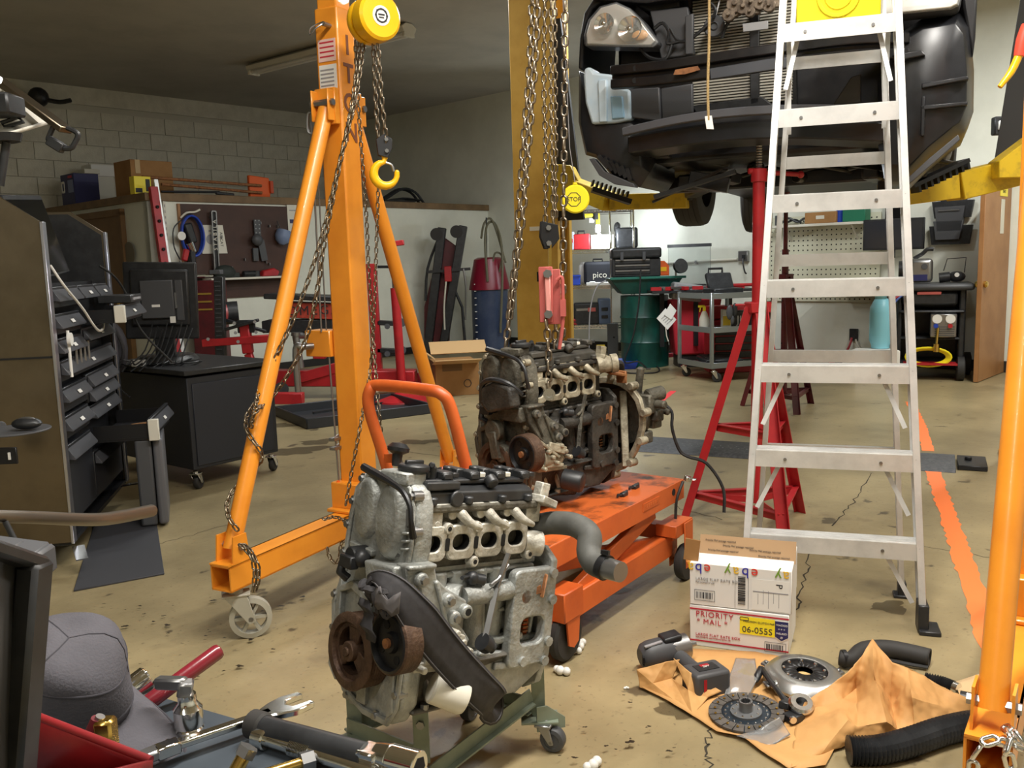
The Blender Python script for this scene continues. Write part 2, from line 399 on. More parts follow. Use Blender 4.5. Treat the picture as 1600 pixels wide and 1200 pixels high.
for k, (px, py, r) in enumerate(((450, 705, .16), (500, 690, .1), (425, 665, .12), (660, 690, .1), (940, 915, .07), (1390, 948, .05), (1070, 1110, .05))):  # mostly oil; blots at ladder foot and paper edge paint cast shadows
    o = B().add(blot(px, py, r, k+1), [tuple(range(22))]).o('stain_or_shadow', m_oil_shadow); o.parent = fl; o.matrix_parent_inverse = RI
b = B(); random.seed(33)
sp_ = [(random.uniform(420, 530), random.uniform(820, 860)) for _ in range(8)]+[(random.uniform(150, 520), random.uniform(930, 1080)) for _ in range(40)]+[(random.uniform(860, 1060), random.uniform(1060, 1190)) for _ in range(14)]+[(random.uniform(640, 740), random.uniform(640, 720)) for _ in range(10)]
for k, (px, py) in enumerate(sp_): b.add(blot(px, py, random.choice((.0025, .003, .004, .005, .008)), 40+k), [tuple(range(22))])
o = K(b.o('oil_drip', mat('oil_drip', (48, 40, 30), .4)), 'stuff'); o.parent = fl; o.matrix_parent_inverse = RI
cc = T('cable_cover', 'long flat black rubber cable cover on the floor between the lift posts', 'cable cover', W(1040, 697, z=0))
a = W(1040, 697, z=0); e = W(1527, 728, z=0); ex = a+(a-e)*.45; d = (e-ex)
mm = axes(ex-a, d, Vector((0, 0, 1)).cross(d))
B().prism([(-.24, 0), (.24, 0), (.2, .02), (-.2, .02)], d.length-.12, axes(ex-a, Vector((0, 0, 1)).cross(d), (0, 0, 1)) ).o('cover_plate', mat('cover_black', (58, 59, 62), .6, 0, (84, 84, 86), 40), cc, .003)
b = B()
for i in range(60): b.cyl((d.length*(.35+i*.0095), .03*(-1)**i, .018), (d.length*(.35+i*.0095), .03*(-1)**i, .021), .006, n=5, M=mm)
b.o('grip_studs', m_steel, cc)
B().box((d.length-.03, 0, .015), (.16, .3, .03), mm).cyl((d.length-.05, .02, .03), (d.length-.05, .02, .05), .02, M=mm).o('end_bracket', m_blkm, cc, .004)
# unlit ceiling fixture and the lit ones out of view
def fixture(p0, p1, label, lit, group=None):
    c = (p0+p1)/2; d = p1-p0; L = d.length
    t = T('tube_fixture', label, 'ceiling light', c, math.atan2(d.y, d.x), group)
    B().prism([(-.09, 0), (.09, 0), (.11, .05), (.05, .09), (-.05, .09), (-.11, .05)], L, axes((-L/2, 0, 0), (0, 1, 0), (0, 0, 1))).o('housing', m_offw, t, .003)
    for s in (-.045, .045):
        B().cyl((-L/2+.05, s, -.022), (L/2-.05, s, -.022), .017, n=10).o('tube', mat('lit_tube', (255, 248, 232), .4, emit=3) if lit else m_white, t)
    for s in (-1, 1): B().box((s*(L/2-.02), 0, -.02), (.04, .16, .06)).o('end_socket', m_offw, t, .004)
fixture(Vector((*W(395, 112, z=3.8).xy, 3.8)), Vector((*W(640, 50, z=3.8).xy, 3.8)), 'unlit twin tube fixture on the ceiling behind the orange column', False)
for i, (x, y, z, rz, p_, c_) in enumerate(LIT):
    d = Vector((math.cos(rz), math.sin(rz), 0))*1.15
    fixture(Vector((x, y, 3.81))-d, Vector((x, y, 3.81))+d, 'lit twin tube fixture on the ceiling '+('over the two engines', 'over the stepladder and orange post', 'over the raised car', 'over the brown door side of the room', 'behind the camera', 'over the black rolling desk')[i], True)
# ---------------------------------------------------------------- two post lift
def post(loc, rz, name, label):
    t = T('lift_post', label, 'lift post', loc, rz)
    B().prism([(-.17, -.15), (.17, -.15), (.17, -.09), (.15, -.09), (.15, -.13), (-.15, -.13), (-.15, .13), (.15, .13), (.15, .09), (.17, .09), (.17, .15), (-.17, .15)], 3.75).o('column', m_lift, t, .004)
    B().box((0, 0, .012), (.5, .42, .024)).o('base_plate', m_lift, t, .003)
    B().box((.05, 0, 2.0), (.16, .2, .7)).o('carriage', m_lifty, t, .006)
    return t
ANG = math.atan2(-.81, 1.72)
lp0 = Vector((.27, 6.75, 0)); lp1 = Vector((3.27, 5.34, 0))
pl = post(lp0, ANG, 'lift_post', 'tan lift column behind the hanging chains and engine')
B().box((0, -.152, 1.55), (.09, .006, .03)).box((.08, -.152, 1.47), (.05, .006, .03)).o('decal', m_offw, pl); B().box((.02, -.153, 1.2), (.03, .01, .07)).o('switch_plate', m_blkm, pl)
B().prism([(0, 0), (.2, .0), (.05, 1.4), (0, 1.4)], .03, axes((.17, -.1, 1.6), (1, 0, 0), (0, 0, 1))).o('rubber_guard', m_rub, pl)
pr = post(lp1, ANG+math.pi, 'lift_post', 'tan lift column at the right edge behind the orange post')
B().prism([(0, 0), (.2, .0), (.05, 1.4), (0, 1.4)], .03, axes((.17, .1, 1.72), (1, 0, 0), (0, 0, 1))).o('rubber_guard', m_rub, pr)
def arm(pts, w, h, label, pad, loc0):
    P = [Vector(p) for p in pts]; t = T('swing_arm', label, 'lift arm', P[0])
    for i in range(len(P)-1):
        B().bar(P[i]-P[0], P[i+1]-P[0], w-.03*i, h-.02*i).o('arm_tube' if i else 'arm_sleeve', m_lifty, t, .004)
    e = P[-1]-P[0]; B().cyl(e, e+Vector((0, 0, .09)), .03).cyl(e+Vector((0, 0, .09)), e+Vector((0, 0, .12)), .07).o('lift_pad', m_rub, t, .003)
    return t
a0 = W(878, 285, D=6.5)
t = arm([a0, W(955, 316, D=6.1), W(1075, 313, D=5.9)], .13, .12, 'yellow swing arm from the left lift column under the car', None, None)
m = axes((0, 0, 0), (1, -.3, 0), (0, 0, 1)); B().prism([(-.06, -.2), (.14, -.2), (.2, -.1), (.1, .1), (-.06, .12)], .16, m).o('arm_bracket', m_lifty, t, .004)
b = B(); q0 = W(925, 296, D=5.75)-a0; q1 = W(985, 316, D=5.75)-a0; b.bar(q0, q1, .12, .03)
for i in range(9): b.bar(q0.lerp(q1, i/9)+Vector((0, 0, .02)), q0.lerp(q1, i/9)+Vector((.01, 0, .055)), .1, .012)
b.o('arm_lock_gear', m_blkm, t)
a1 = W(1612, 262, D=5.05)
t = arm([a1, W(1490, 292, D=4.95), W(1380, 306, D=4.9)], .15, .15, 'yellow swing arm at the right edge reaching under the car', None, None)
m = axes(W(1600, 262, D=4.95)-a1, (1, 0, 0), (0, 0, 1)); B().prism([(-.2, -.06), (.1, -.06), (.1, .16), (-.02, .16), (-.2, .03)], .12, m).o('arm_bracket', m_lifty, t, .004)
q0 = W(1505, 252, D=4.7)-a1; q1 = W(1420, 292, D=4.7)-a1; b = B(); b.bar(q0, q1, .14, .02)
for i in range(9): b.bar(q0.lerp(q1, i/9), q0.lerp(q1, i/9)+Vector((.01, 0, -.045)), .1, .012)
b.o('arm_lock_gear', m_blkm, t)
# ---------------------------------------------------------------- gantry crane
ga = T('gantry_crane', 'orange steel gantry crane with braced column on the left and post at right edge', 'gantry crane', (-.669, 3.733, 0), R_(63))
GA = 63; BR = .76; BE = .82
cas = None
def caster(par, loc, r, rz, mw, mf, w=.035, name='caster', spokes=0):
    g = E(name, par, loc, (0, 0, rz)) if False else None
    M = Matrix.Translation(loc) @ Matrix.Rotation(rz, 4, 'Z')
    b = B(); b.box((0, 0, r*2.25), (r*1.3, w+.03, .008), M)
    for s in (-1, 1): b.prism([(-r*.55, r*2.25), (r*.5, r*2.25), (r*.85, r*.85), (r*.5, r*.75)], .004, M @ axes((0, s*(w/2+.008), 0), (1, 0, 0), (0, 0, 1)))
    b.cyl((0, 0, r*2.25), (0, 0, r*2.6), r*.35, M=M)
    fk = b.o('caster_fork', mf, par, .002)
    c = r*.6
    M2 = M @ axes((c, 0, r), (1, 0, 0), (0, 0, 1)) @ Matrix.Translation((0, 0, -w/2))
    b = B()
    if spokes:
        b.lathe([(r*.76, 0), (r, w*.1), (r, w*.9), (r*.76, w), (r*.76, 0)], 28, M2, cap=False); b.cyl((0, 0, -.002), (0, 0, w+.002), r*.24, M=M2)
        for k in range(spokes): b.bar((0, 0, w/2), (r*.8*math.cos(k*2*math.pi/spokes), r*.8*math.sin(k*2*math.pi/spokes), w/2), r*.14, w*.7, (0, 0, 1), M2)
    else: b.lathe([(0, 0), (r*.6, 0), (r*.62, -.002), (r*.9, 0), (r, w*.2), (r, w*.8), (r*.9, w), (r*.62, w+.002), (r*.6, w), (0, w)], 24, M2)
    wh = b.o('wheel', mw, fk)
    B().cyl((0, 0, -.012), (0, 0, w+.012), r*.13, n=8, M=M2).o('axle_bolt', m_steel, fk)
    return fk
m_cgrey = mat('caster_grey', (168, 164, 148), .5)
RC = Matrix.Translation(ga.location) @ Matrix.Rotation(R_(GA), 4, 'Z')
RX2 = RC.inverted() @ Matrix.Translation((1.44, 2.42, 0)) @ Matrix.Rotation(R_(55.6), 4, 'Z')
for side, FX in ((0, I4), (1, RX2)):
    z0, z1 = .2, .292
    b = B(); b.box((0, 0, z0+.003), (2*BE, .092, .006)).box((0, 0, z1-.003), (2*BE, .092, .006)).box((0, -.043, (z0+z1)/2), (2*BE, .006, .092)).box((0, .043, (z0+z1)/2), (2*BE, .006, .092))
    b.x(FX).o('base_beam', m_gant, ga)
    B().box((0, 0, 1.31), (.112, .112, 2.05)).x(FX).o('column', m_gant, ga, .008, 2)
    B().box((0, 0, 2.65), (.094, .094, .7)).x(FX).o('inner_column', m_gant, ga, .006, 2)
    B().box((0, 0, .3), (.26, .16, .015)).box((0, 0, .36), (.2, .15, .11)).x(FX).o('foot_plate', m_gant, ga, .004)
    for p_, q_ in (((-.1, -.05, .36), (-.112, -.05, .36)), ((-.03, -.075, .36), (-.03, -.088, .36))): B().cyl(p_, q_, .014, n=6).x(FX).o('foot_bolt', m_steel, ga)
    for s in (-1, 1):
        B().cyl((s*BR, 0, .335), (s*.085, 0, 1.94), .031, n=16).x(FX).o('brace', m_gant, ga)
        b = B()
        for q in (-1, 1): b.prism([(-.042, 0), (.042, 0), (.032, .1), (-.032, .1)], .006, axes((s*BR, q*.038, .292), (1, 0, 0), (0, 0, 1)))
        b.box((s*BR, 0, .296), (.13, .09, .006)); b.x(FX).o('brace_bracket', m_gant, ga)
        B().cyl((s*BR, -.055, .35), (s*BR, .05, .35), .013, n=6).x(FX).o('bracket_bolt', m_steel, ga)
        B().box((s*.075, 0, 1.95), (.03, .1, .14)).box((s*.1, -.04, 1.95), (.05, .008, .12)).box((s*.1, .04, 1.95), (.05, .008, .12)).x(FX).o('top_bracket', m_gant, ga, .003)
        B().cyl((s*.105, -.055, 1.96), (s*.105, .055, 1.96), .014, n=6).x(FX).o('top_bolt', m_steel, ga)
        caster(ga, tuple(FX @ Vector((s*(BR-.05)-.045, 0, 0))), .075, R_(-45) if side == 0 else R_(30), m_cgrey, m_cgrey, .038, spokes=6)
c_ = RX2 @ Vector((0, 0, 3)); B().bar(Vector((0, 0, 3))-c_.normalized()*.0, c_, .1, .16).o('top_beam', m_gant, ga, .004)
# labels, lettering, pin
lf = axes((-.0565, 0, 0), (0, -1, 0), (0, 0, 1)); rf = axes((0, -.0565, 0), (1, 0, 0), (0, 0, 1))
B().box((0, 2.17, .001), (.085, .085, .002), lf).o('warning_label', mat('label_pink', (226, 190, 178), .5), ga)
for i in range(4): B().box((0, 2.2-.018*i, .002), (.07, .006, .001), lf).o('warning_print', m_pred, ga)
B().box((0, 2.03, .001), (.085, .17, .002), lf).o('instruction_label', m_white, ga)
b = B()
for i in range(9): b.box((-.004, 2.095-.015*i, .0025), (.066, .006, .001), lf)
b.o('instruction_print', m_pgrey, ga)
m_mark = mat('marker_brown', (120, 66, 30), .6)
for s, z in zip('1TON', (2.19, 2.08, 1.965, 1.85)): text(s, .105, m_mark, ga, rf @ Matrix.Translation((.0, z, .001)), bold=.0022)
B().cyl((-.05, -.02, 2.26), (-.1, -.02, 2.26), .009).o('pin', m_steel, ga); B().cyl((-.046, 0, 2.5), (-.05, 0, 2.5), .018).o('pin_hole', m_hole, ga)
B().tube([(-.1, -.02, 2.26), (-.12, 0, 2.24), (-.12, .03, 2.22), (-.1, .04, 2.25), (-.08, .01, 2.27)], .003, 6, closed=True, sm=4).o('pin_ring', m_steel, ga)
# winch box, crank and cable on the far side of the column
B().box((-.02, .125, 1.0), (.1, .13, .11)).o('winch_box', m_gant, ga, .003)
B().tube([(-.07, .15, .99), (-.11, .17, .99), (-.12, .2, .98), (-.12, .2, .8)], .014, 10, sm=5).o('crank_handle', m_steel, ga)
B().cyl((-.07, .09, 1.9), (-.07, .1, 1.05), .004).cyl((-.05, .085, 1.86), (-.05, .09, 1.05), .003).cyl((-.06, .075, .95), (-.08, .045, .42), .004).o('wire_cable', m_steel, ga)
B().tube([(-.08, .06, 1.86), (-.085, .06, 1.92), (-.09, .085, 1.93), (-.09, .09, 1.86)], .006, 6, closed=True, sm=4).o('cable_thimble', m_steel, ga)
b = B()
for z in (.6, .56): b.box((-.075, .055, z), (.05, .03, .012)).cyl((-.1, .055, z), (-.05, .055, z+.012), .005)
b.o('cable_clamp', m_steel, ga)
B().tube([(-.085, .045, .42), (-.095, .05, .38), (-.085, .045, .34), (-.075, .04, .38)], .005, 6, closed=True, sm=4).o('cable_hook', m_orange, ga)
# ---------------------------------------------------------------- chain hoists
LK = link_mesh('chain_link', .047, .03, .0048, m_chain); LH = link_mesh('chain_link', .036, .022, .0036, m_chain2)
LT = link_mesh('chain_link', .03, .018, .0026, m_chain2)
def hoist(loc, ax, label):
    t = T('chain_hoist', label, 'chain hoist', loc)
    up = Vector((0, 0, 1)); A = Vector(ax).normalized(); s = up.cross(A); M = axes((0, 0, 0), s, up) @ Matrix.Scale(.86, 4)
    B().lathe([(.035, .09), (.088, .09), (.1, .08), (.103, .06), (.103, .02), (.06, .02)], 36, M).o('front_cover', m_hoist, t)
    B().lathe([(.04, 0), (.094, 0), (.094, .012), (.04, .012)], 32, M).lathe([(.04, -.05), (.094, -.05), (.098, -.04), (.098, -.02), (.094, -.012), (.04, -.012)], 32, M).o('back_cover', m_hoist, t)
    B().cyl((0, 0, -.05), (0, 0, .06), .062, n=24, M=M).o('chain_wheel', m_blkm, t)
    B().cyl((0, 0, .089), (0, 0, .092), .042, n=28, M=M).o('emblem', m_white, t)
    b = B(); b.ringplate(circ(.03, 20), circ(.024, 20), .0945, M, .0915)
    for k in range(8): b.box((.027*math.cos(k*.785), .027*math.sin(k*.785), .093), (.009, .007, .002), M)
    b.box((0, .004, .093), (.03, .006, .002), M).box((0, -.008, .093), (.024, .005, .002), M); b.o('emblem_print', m_pblk, t)
    B().tube([(0, 0, .1), (0, 0, .16)], .012).tube([(.05*math.sin(k*.5), 0, .2-.045*math.cos(k*.5)) for k in range(11)], .011, 8).o('top_hook', m_blkm, t)
    return t
def hook(t, c, ax, r=.045, rot=0, mt=None):
    M = axes(c, ax, (0, 0, 1)) @ Matrix.Rotation(rot, 4, 'Z')
    pts = []; rr = []
    for k in range(15):
        a = R_(95+k*19.5); pts.append((r*math.cos(a), r*math.sin(a)-r*.2, 0)); rr.append(.0105+.008*math.sin(min(1, k/12)*math.pi))
    pts = [(0, r*1.55, 0), (0, r*1.1, 0)]+pts; rr = [.011, .011]+rr
    B().tube(pts, rr, 10, M=M).ball((pts[-1][0], pts[-1][1], 0), .009, M=M).o('hook', mt or m_hoist, t)
    B().tube([(r*.05, r*.75, 0), (r*.55, r*.55, 0), (r*.72, r*.0, 0)], .005, 6, M=M, sm=3).o('hook_latch', m_steel, t)
    b = B()
    for s in (-1, 1): b.prism([(-.025, .06), (.012, .05), (.03, .085), (.03, .12), (0, .14), (-.03, .12)], .008, M @ Matrix.Translation((0, 0, s*.014-.004)))
    b.o('hook_block', mat('block_grey', (62, 62, 64), .4, .6), t, .002)
    b = B()
    for (x, y) in ((.008, .118), (.008, .075)): b.cyl((x, y, -.026), (x, y, .026), .008, n=6, M=M)
    b.o('block_bolt', m_steel, t)
hA = hoist(W(580, 32, D=3.510), (.6, -.8, 0), 'yellow chain hoist drum hanging beside the orange column')
inv = lambda t: (lambda p: p - Vector(t.location))
LA = inv(hA)
hc = W(602, 268, D=3.510)-hA.location
hook(hA, hc, (1, .2, 0), .045)
chain([LA(W(583, 66, D=3.529)), LA(W(587, 150, D=3.529)), LA(W(592, 226, D=3.520))], LH, .027, hA)
chain([LA(W(590, 66, D=3.491)), LA(W(596, 150, D=3.491)), LA(W(604, 224, D=3.501))], LH, .027, hA)
for pts in ([(563, 62, 3.548), (549, 170, 3.472), (520, 300, 3.404), (497, 390, 3.357), (466, 480, 3.318), (432, 555, 3.280), (407, 600, 3.280), (399, 640, 3.114)],
            [(569, 62, 3.529), (556, 150, 3.453), (530, 260, 3.404), (504, 395, 3.357), (498, 440, 3.357), (478, 530, 3.337), (447, 590, 3.318), (420, 625, 3.290), (398, 645, 3.095), (392, 668, 3.169)]):
    chain([LA(W(x, y, D=d)) for x, y, d in pts], LH, .027, hA)
# wrapped around the near brace down to the beam end
br0 = Vector((-BR, 0, .36)); br1 = Vector((-.085, 0, 1.94)); GM = Matrix.Translation(ga.location) @ Matrix.Rotation(R_(63), 4, 'Z')
pts = []
for k in range(40):
    u = k/39; t_ = .33*(1-u)+.03*u; c = GM @ br0.lerp(br1, t_); an = 1.1+u*10.5; rr = .043
    pts.append(LA(c+Vector((rr*math.cos(an), rr*math.sin(an), 0))))
chain(pts, LH, .026, hA, 2)
e0 = pts[-1]
for off in (0, .03):
    chain([LA(W(374+off*200, 850, D=2.976)), LA(W(392+off*120, 868, D=2.948)), LA(W(398+off*200, 895, D=2.939)), LA(W(396+off*100, 925, D=2.948))], LH, .026, hA)
chain([LA(W(x, y, D=d)) for x, y, d in [(555, 62, 3.597), (560, 170, 3.625), (572, 330, 3.644), (576, 420, 3.644), (583, 530, 3.664), (592, 640, 3.517), (597, 690, 3.527)]], LT, .0225, hA)
chain([LA(W(x, y, D=d)) for x, y, d in [(591, 290, 3.682), (587, 420, 3.682), (583, 520, 3.673), (577, 590, 3.644), (564, 660, 3.435), (548, 745, 3.407), (540, 790, 3.389)]], LT, .0225, hA)
chain([LA(W(x, y, D=d)) for x, y, d in [(505, 812, 3.206), (520, 808, 3.297), (536, 812, 3.251), (548, 822, 3.160)]], LT, .0225, hA)
chain([LA(W(x, y, D=d)) for x, y, d in [(511, 855, 3.251), (515, 870, 3.251), (525, 880, 3.251), (531, 868, 3.251), (533, 850, 3.251), (545, 843, 3.206)]], LT, .0225, hA)
# second hoist (drum above the frame) holding the rear engine
hB = hoist((.12, 3.33, 2.50), (.42, -.9, 0), 'second chain hoist over the rear engine with long hanging chains')
LB = inv(hB)
for pts in ([(834, -75, 3.32), (828, 100, 3.3), (818, 230, 3.28), (806, 400, 3.26), (790, 545, 3.25)], [(841, -75, 3.3), (838, 60, 3.3), (828, 200, 3.28), (814, 360, 3.26), (795, 500, 3.25)]):
    chain([LB(W(x, y, D=d)) for x, y, d in pts], LK, .036, hB)
for pts in ([(853, -75, 3.3), (850, 120, 3.3), (853, 240, 3.28), (852, 348, 3.27)], [(862, -75, 3.3), (861, 120, 3.3), (863, 240, 3.28), (865, 352, 3.27)], [(866, -75, 3.36), (868, 180, 3.36), (868, 340, 3.36)]):
    chain([LB(W(x, y, D=d)) for x, y, d in pts], LH, .027, hB)
chain([LB(W(x, y, D=d)) for x, y, d in [(884, -75, 3.4), (882, 150, 3.4), (881, 280, 3.4), (880, 400, 3.4), (878, 545, 3.38)]], LK, .04, hB)
for h_, bp in ((hA, (-.57, 3.665, 2.93)), (hB, (.12, 3.245, 2.93))): B().tube([Vector((0, .0, .2)), Vector((0, 0, .24)), Vector(bp)-h_.location], .012).o('hanger_rod', m_blkm, h_)
M = axes(LB(W(858, 365, D=3.27)), (1, .1, 0), (0, 0, 1)); b = B()
for s in (-1, 1): b.prism([(-.03, .045), (.03, .03), (.035, -.02), (.005, -.055), (-.02, -.055), (-.035, -.01)], .008, M @ Matrix.Translation((0, 0, s*.016-.004)))
b.o('hook_block', m_blkm, hB, .002)
b = B()
for y in (.02, -.035): b.cyl((-.005, y, -.026), (-.005, y, .026), .01, n=6, M=M)
b.o('block_bolt', m_steel, hB)
B().bar(LB(W(859, 382, D=3.26)), LB(W(859, 415, D=3.26)), .02, .012).o('hook_shank', m_gold, hB)
# load leveller
lv = T('load_leveler', 'pink red engine leveler bar hanging on the second hoist', 'load leveler', W(857, 460, D=3.24))
LV = inv(lv); M = axes((0, 0, 0), (1, -.1, 0), (.06, 0, 1)); m_pink = mat('faded_red', (190, 96, 90), .45, .2)
b = B()
b.box((-.008, 0, .016), (.05, .2, .006), M).box((.018, -.01, -.02), (.05, .2, .006), M)
b.o('side_plate', m_pink, lv, .002); B().box((0, 0, .03), (.02, .15, .02), M).o('center_bar', mat('pale_pink', (222, 150, 142), .4), lv, .004)
for y in (.075, -.07): B().cyl((0, y, -.03), (0, y, .045), .016, n=6, M=M).o('leveler_bolt', m_steel, lv)
B().tube([(.03, .05, 0), (.05, .06, 0), (.052, .0, 0), (.05, -.1, 0), (.035, -.2, 0)], .007, 8, M=M, sm=4).box((.052, -.05, 0), (.02, .06, .03), M).o('swivel_arm', m_pink, lv)
chain([LV(W(x, y, D=3.21)) for x, y in [(853, 498), (856, 530), (857, 570), (857, 612)]], LK, .034, lv)
chain([LV(W(x, y, D=3.3)) for x, y in [(868, 500), (868, 525), (866, 548)]], LK, .034, lv)
B().lathe([(.012, 0), (.022, 0), (.022, .008), (.012, .008), (.012, 0)], 16, axes(LV(W(858, 616, D=3.17)), (1, 0, 0), (0, 0, 1))).o('ring_bolt', m_zinc, lv)
# ---------------------------------------------------------------- engines
def pulley(t, x, y, z, r, w, face, rim, kind, name):
    M = axes((x, y, z), (0, 1, 0), (0, 0, -1))      # local z points to -x (out of the engine front)
    if kind == 'spoke':
        prof = [(r*.62, 0), (r*.97, 0)]
        for k in range(6): prof += [(r*.97, w*(.08+.14*k)), (r*.92, w*(.15+.14*k))]
        prof += [(r*.97, w*.92), (r, w*.95), (r, w), (r*.93, w+.004), (r*.75, w+.004), (r*.73, w-.006), (r*.62, w-.006), (r*.62, 0)]
        o = B().lathe(prof, 40, M, cap=False).o(name, rim, t)
        b = B().cyl((0, 0, w-.03), (0, 0, w+.006), r*.26, M=M).cyl((0, 0, w+.006), (0, 0, w+.012), r*.13, n=6, M=M)
        for k in range(3):
            a = .5+k*2.094; c_, s_ = math.cos(a), math.sin(a)
            b.prism([(r*.2*math.cos(a-.9), r*.2*math.sin(a-.9)), (r*.66*math.cos(a-.42), r*.66*math.sin(a-.42)), (r*.66*math.cos(a+.42), r*.66*math.sin(a+.42)), (r*.2*math.cos(a+.9), r*.2*math.sin(a+.9))], w-.008, M, w-.022)
        b.o('pulley_hub', face, o, .002)
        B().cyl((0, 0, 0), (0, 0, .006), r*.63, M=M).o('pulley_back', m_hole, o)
    else:
        o = B().lathe([(r*.9, 0), (r, .003), (r, w-.003), (r*.93, w)], 40, M, cap=False).o(name, rim, t)
        f = B().lathe([(r*.93, w), (r*.86, w+.002), (r*.8, w-.012), (r*.35, w-.012), (r*.3, w-.002), (0, w-.002)], 40, M, cap=False).o('pulley_face', face, o)
        b = B()
        for k in range(4): b.cyl((r*.58*math.cos(.6+k*1.571), r*.58*math.sin(.6+k*1.571), w-.014), (r*.58*math.cos(.6+k*1.571), r*.58*math.sin(.6+k*1.571), w-.0105), r*.14, M=M)
        b.o('pulley_hole', m_hole, o)
        B().cyl((0, 0, w-.004), (0, 0, w+.006), r*.16, n=12, M=M).o('pulley_bolt', m_rustb, o)
    return o
def engine(label, loc, yaw, pitch, q):
    t = T('car_engine', label, 'engine', loc, rot=(0, R_(pitch), R_(yaw)))
    A, BR, DK = q['a'], q['b'], q['d']
    # timing cover on the -x end
    out = [(.115, .545), (.165, .545), (.214, .497), (.231, .43), (.238, .36), (.235, .29), (.25, .25), (.272, .2), (.26, .13), (.225, .04), (.19, .0), (.1, -.025), (.0, -.02), (-.03, .03), (-.035, .12), (-.01, .2), (-.005, .3), (-.02, .34), (-.028, .4), (-.022, .49), (.0, .53), (.06, .545)]
    tc_ = B().prism(out, .055, YZ(.0)).o('timing_cover', A, t, .012, 3)
    cy_, cz_ = .115, .26; ins = [(cy_+(y-cy_)*.9, cz_+(z-cz_)*.94) for y, z in out]
    B().ringplate(out, ins, .009, YZ(-.009)).o('cover_edge', A, tc_, .003)
    # raised cam phaser bulges
    b = B()
    def dome(pts, h, x0=0):
        n = len(pts); cy = sum(p[0] for p in pts)/n; cz = sum(p[1] for p in pts)/n
        for (f0, h0, f1, h1) in ((1.12, 0, 1, h*.75), (1, h*.75, .86, h)):
            vs = [(x0-h0, cy+(y-cy)*f0, cz+(z-cz)*f0) for y, z in pts]+[(x0-h1, cy+(y-cy)*f1, cz+(z-cz)*f1) for y, z in pts]
            b.add(vs, [(i, (i+1) % n, n+(i+1) % n, n+i) for i in range(n)])
        b.add([(x0-h, cy+(y-cy)*.86, cz+(z-cz)*.86) for y, z in pts], [tuple(range(n))])
    dome([(.05+.048*math.cos(k*.3927)*(1), .445+.085*math.sin(k*.3927)) for k in range(16)], .03)
    dome([(.16+.042*math.cos(k*.3927), .455+.07*math.sin(k*.3927)) for k in range(16)], .018)
    b.o('cam_bulge', A, tc_, .004, 2)
    b = B()
    b.prism([(-.025, .30), (.085, .30), (.1, .345), (-.02, .355)], .05, YZ(-.045)).o('valve_block', A, tc_, .006, 2)
    b = B(); b.prism([(.09, .0), (.1, .3), (.115, .3), (.125, .0)], .02, YZ(-.012)); b.prism([(.215, .02), (.225, .3), (.235, .3), (.25, .05)], .022, YZ(-.016)); b.prism([(-.02, .02), (-.012, .13), (.005, .13), (.0, .0)], .02, YZ(-.014))
    b.prism([(.10, .255), (.18, .275), (.23, .25), (.225, .235), (.18, .255), (.11, .235)], .02, YZ(-.018)); b.prism([(.115, .36), (.21, .365), (.21, .352), (.115, .345)], .02, YZ(-.014))
    for k in range(3): b.prism([(.0, .385+.018*k), (-.022, .39+.018*k), (-.022, .396+.018*k), (.0, .392+.018*k)], .025, YZ(-.02))
    b.o('cover_rib', A, tc_, .004, 2)
    b = B()
    bp = [(.222, .46), (.235, .4), (.24, .33), (.262, .22), (.255, .14), (.215, .035), (.17, -.002), (.05, -.012), (-.02, .06), (-.022, .16), (-.012, .28), (-.018, .43), (-.01, .51), (.1, .535), (.19, .52)]
    for (y, z) in bp: b.cyl((.02, y, z), (-.006, y, z), .013, n=10).cyl((-.006, y, z), (-.014, y, z), .008, n=6)
    for (y, z, r) in ((.03, .375, .012), (.015, .41, .009), (.0, .46, .02)): b.cyl((-.0, y, z), (-.01, y, z), r, n=12)
    b.o('cover_bolt', q['bolt'], t)
    B().cyl((-.0, .155, .345), (-.05, .15, .345), .02).box((-.05, .15, .33), (.025, .05, .03)).tube([(-.05, .17, .33), (-.055, .175, .3), (-.04, .16, .285)], .012).ball((-.03, .13, .34), .022).o('oil_control_valve', m_blk, t, .003)
    # cylinder head, block, pan
    B().box((.215, .12, .40), (.37, .2, .14)).box((.215, .09, .477), (.38, .2, .02)).box((.42, .12, .40), (.06, .17, .16)).o('cylinder_head', q['h'], t, .006, 2)
    hd = t.children[-1]
    b = B()
    for k in range(4):
        x = .11+.09*k
        b.cyl((x+.02, .03, .462), (x+.02, .0, .462), .014, n=12)
        b.cyl((x-.03, .03, .44), (x-.03, -.006, .44), .01, n=8)
    for k in range(3):
        x = .15+.088*k
        b.tube([(x-.035, .05, .478), (x-.005, .01, .472), (x+.015, -.02, .445), (x+.05, -.028, .43)], [.016, .015, .012, .007], 8, sm=3)
        b.box((x-.05, .03, .478), (.07, .07, .02))
    b.box((.07, .02, .46), (.05, .05, .05)).box((.4, .02, .46), (.05, .04, .06)).box((.43, .0, .485), (.07, .05, .02), rot=(0, .3, .2)).box((.44, .02, .5), (.03, .03, .06), rot=(0, .2, 0)); b.o('injector_boss', BR, hd, .004, 2)
    b = B(); por = []
    for k in range(4):
        x = .068+.09*k
        b.ringplate(rrect(.088 if k < 3 else .08, .084, .02, 4, x, .395), rrect(.054, .038, .0185, 4, x, .395), .022, XZ(.014))
    for (x, z) in ((.03, .35), (.113, .43), (.203, .345), (.203, .43), (.293, .43), (.39, .35)): b.cyl((x, .014, z), (x, -.012, z), .014, n=10)
    fl_ = b.o('port_flange', q['p'], hd, .003)
    b = B()
    for (x, z) in ((.03, .35), (.113, .43), (.203, .345), (.203, .43), (.293, .43), (.39, .35)): b.cyl((x, -.0122, z), (x, -.0128, z), .006, n=8)
